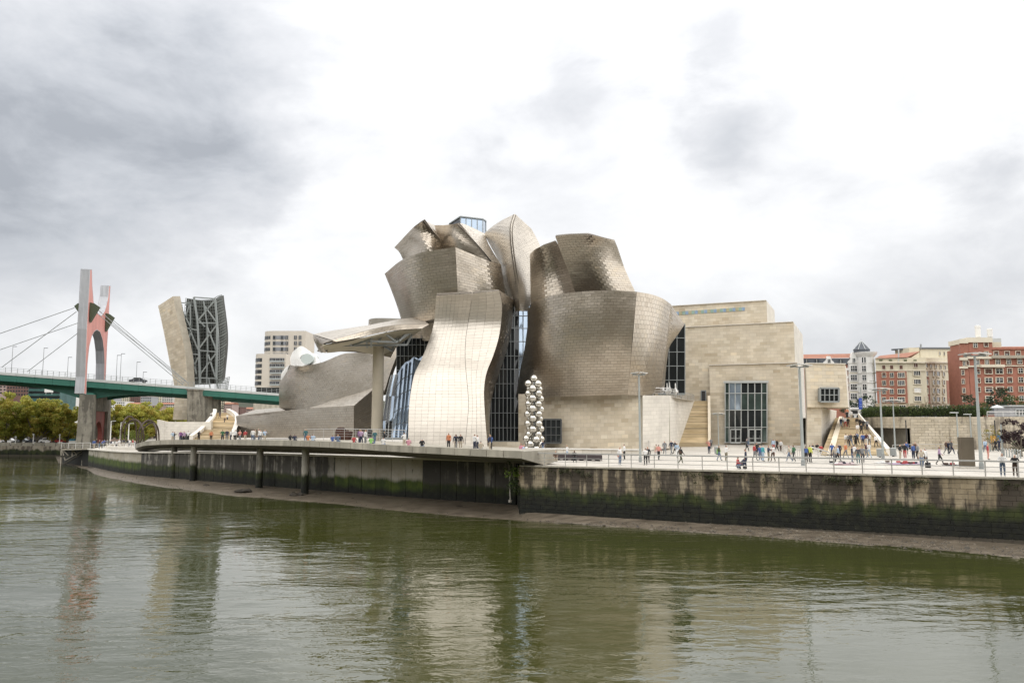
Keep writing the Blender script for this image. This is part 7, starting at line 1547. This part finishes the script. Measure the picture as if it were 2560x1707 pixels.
# on the wide stairs
sn = (ST_TL - ST_BL).cross(ST_BR - ST_BL).normalized()
for ln in "2103 1070 navy denim walk;2108 1066 white grey walk;2114 1070 white red walk;2121 1070 black maroon walk;2118 1051 black black walk;2119 1046 orange navy stand;2129 1051 white beige stand;2143 1070 black beige walk;2151 1074 black black walk;2159 1075 black dark_grey walk;2168 1077 grey navy walk;2145 1090 white beige walk;2154 1089 black black walk;2116 1118 white beige walk;2123 1119 grey black walk;2128 1119 dark_grey denim walk;2140 1119 black black walk;2144 1114 denim black walk;2158 1119 blue navy walk;2167 1117 maroon white walk;2174 1116 white grey walk;2191 1120 white black walk".split(';'):
    u, v, t, b, ps = ln.split(); q = hit(float(u), float(v), ST_BL, sn); k = math.ceil((q.z - ST_BL.z) / ((ST_TL.z - ST_BL.z) / 34) - .001); q.z = ST_BL.z + max(0, k) * (ST_TL.z - ST_BL.z) / 34 + .01; person(q, t.replace('_', ' '), b.replace('_', ' '), ps, 'on the wide stairs' if float(v) < 1100 else 'low on the wide stairs', math.pi + random.uniform(-.4, .4))
# on the raised walkway
WL = [('left end of the walkway', "436 light_blue;445 black;455 purple;464 lilac;473 white;505 black;531 orange;560 green"), ('walkway before the sinuous stairs', "576 navy;580 white;595 white;608 coral;621 red;633 white;639 beige;648 white;655 white;664 light_blue"), ('walkway before the dark gallery', "734 black!;743 navy!;772 teal;779 orange!;785 light_blue!;834 blue!;847 denim!;885 red!;900 purple;904 lilac"), ('walkway by the canopy column', "922 white;936 neon_green!;945 teal;958 white!;963 black;1006 white;1020 pink!"), ('walkway before the front sheet', "1062 black!;1127 orange;1132 navy;1138 black;1154 black;1184 white;1192 white;1196 beige!;1227 blue;1233 navy")]
for wh, s in WL:
    for it in s.split(';'):
        u, c = it.split(); seat = c.endswith('!'); c = c.strip('!').replace('_', ' '); q = on_walk(float(u), .45 if seat else random.uniform(.9, 2.2)); q.z += .02
        bt = random.choice(['navy', 'denim', 'black', 'beige', 'grey']); 
        if seat: q = on_walk(float(u), .30); q.z -= .36
        else: q.z -= .32
        person(q, c, bt, 'sit' if seat else random.choice(['stand', 'stand', 'phone', 'stride']), 'on the ' + wh, math.pi if seat else None)
for u, c, b in ((1303, 'pink', 'denim'), (1309, 'light blue', 'denim')): q = on_walk(1296, 2.0); q = P(u, 1132, 76); q.z = 5.05; person(q, c, b, 'stand', 'beside the ball column')
for u in range(234, 340, 7):
    q = P(u + random.uniform(-2, 2), 1116, random.uniform(142, 160) + (340 - u) * .08); q.z = 3.7; person(q, random.choice(['navy', 'white', 'black', 'grey', 'red', 'blue', 'dark grey']), random.choice(['black', 'navy', 'denim', 'beige']), random.choice(['stand', 'walk', 'phone']), 'below the bridge pier')
for u, v, Y, c in ((527, 1060, 181, 'black'), (528, 1058, 183, 'white'), (561, 1061, 176, 'brown'), (568, 1052, 180, 'white'), (549, 1052, 184, 'navy')):
    i = int(np.argmin(np.abs(LS[:, 1] - Y))); q = P(u, v + 4, Y); q.z = LS[i][2]; person(q, c, 'navy', 'walk', 'on the sinuous stairs')
# unique labels
by = {}
for o, l, x in PEOPLE: by.setdefault(l.replace('  ', ' '), []).append((x, o))
ORD = ['leftmost', 'second-from-left', 'third-from-left', 'fourth-from-left', 'fifth-from-left', 'sixth-from-left', 'seventh-from-left', 'eighth-from-left']
for l, lst in by.items():
    lst.sort(key=lambda q: q[0])
    for k, (x, o) in enumerate(lst): o['label'] = l if len(lst) == 1 else f'{ORD[min(k, 7)]} {l}'; o['group'] = 'visitors around the museum'
# backpacks, bags, pushchair, goods on the plaza
def bag(u, v, z, c, label, s=.2): b = PZ(u, v, G0); t = thing('backpack', label, 'bag', tuple(b)); MB().box((b.x, b.y, G0 + z), (s * 1.5, s, s * 2)).build('sack', cloth(c), t); MB().box((b.x, b.y - s * .6, G0 + z - s * .3), (s * 1.1, s * .35, s)).build('front_pocket', cloth(c), t)
bag(1702, 1160, 1.2, 'brown', 'brown backpack on the person in black near the narrow stairs'); bag(2016, 1157, 1.2, 'blue', 'bright blue backpack worn near the corner lamp post'); bag(1549, 1162, .95, 'red', 'red bag hanging on the person in white by the lamp', .22); bag(1797, 1151, .95, 'neon green', 'bright green shopping bag on the plaza left of the doors', .22); bag(2320, 1168, .18, 'black', 'black suitcase standing right of the stairs', .25)
pc_ = thing('pushchair', 'dark folding pushchair beside the crouching person', 'pushchair', tuple(PZ(1855, 1172, G0))); b = PZ(1855, 1172, G0)
for x in (-.25, .25):
    for y in (-.2, .2): MB().tube((b.x + x, b.y + y - .02, G0 + .12), (b.x + x, b.y + y + .02, G0 + .12), .12, n=10).build('wheel', DARKM, pc_)
MB().prism([Vector((b.x + x, b.y - .2, G0 + z)) for x, z in ((-.3, .3), (.15, .3), (.4, .8), (.3, .95), (-.05, .6), (-.3, .5))], Vector((0, .4, 0))).build('seat', cloth('navy'), pc_); MB().tube((b.x + .3, b.y, G0 + .2), (b.x + .5, b.y, G0 + 1.0), .02).build('handle', STEEL, pc_)
for k, (u, v, w, c, l) in enumerate(((2092, 1158, 1.6, 'white', 'white cloth of goods left of the stairs foot'), (2112, 1161, 2.4, 'pink', 'pale pink cloth laid at the stairs foot'), (2232, 1157, 3.6, 'white', 'long white cloth with goods right of the stairs'), (2262, 1160, 3.0, 'lilac', 'pale cloth with dark goods in the group'), (2300, 1160, 2.2, 'white', 'white cloth beside the walking couple'), (2378, 1162, 1.6, 'dark grey', 'dark cloth with goods near the steel slab'))):
    b = PZ(u, v, G0); t = thing('vendor_cloth', l, 'cloth', tuple(b), 'street vendor cloths on the plaza'); rr = random.Random(k); V = [Vector((b.x + (i / 4 - .5) * w + rr.uniform(-.08, .08), b.y + (j / 2 - .5) * 1.4 + rr.uniform(-.08, .08), G0 + .01 + rr.uniform(.01, .05))) for j in range(3) for i in range(5)]
    mesh_obj('sheet', V, [(j * 5 + i, j * 5 + i + 1, j * 5 + i + 6, j * 5 + i + 5) for j in range(2) for i in range(4)], cloth(c), t)
    for g in range(5): MB().box((b.x + rr.uniform(-.4, .4) * w, b.y + rr.uniform(-.4, .4), G0 + .14), (.34, .2, .16)).build('goods', cloth(rr.choice(['black', 'navy', 'red', 'white', 'brown'])), t)
for k, (u, v, c, w) in enumerate(((1368, 1148, 'white', 'white and red bags'), (1373, 1148, 'neon green', 'bright green bag'), (1466, 1148, 'red', 'red striped bag'), (1480, 1147, 'light blue', 'pale blue bag'), (1342, 1147, 'teal', 'dark teal bag'))): b = PZ(u, v, G0); t = thing('shopping_bag', w + ' on the ground before the long bench', 'bag', tuple(b)); MB().hexa([b + Vector((x * .3, y * .2, 0)) for x, y in ((-1, -1), (1, -1), (1, 1), (-1, 1))] + [b + Vector((x * .24, y * .06, .5)) for x, y in ((-1, -1), (1, -1), (1, 1), (-1, 1))]).build('sack', cloth(c), t); MB().tube(b + Vector((-.12, 0, .48)), b + Vector((0, 0, .62)), .015).tube(b + Vector((.12, 0, .48)), b + Vector((0, 0, .62)), .015).build('handle', cloth(c), t)
for o, _, _ in PEOPLE:
    w = o['label'].split()
    if len(w) > 16: o['label'] = o['label'].replace(' trousers,', ',').replace('on the walkway', 'on walkway')
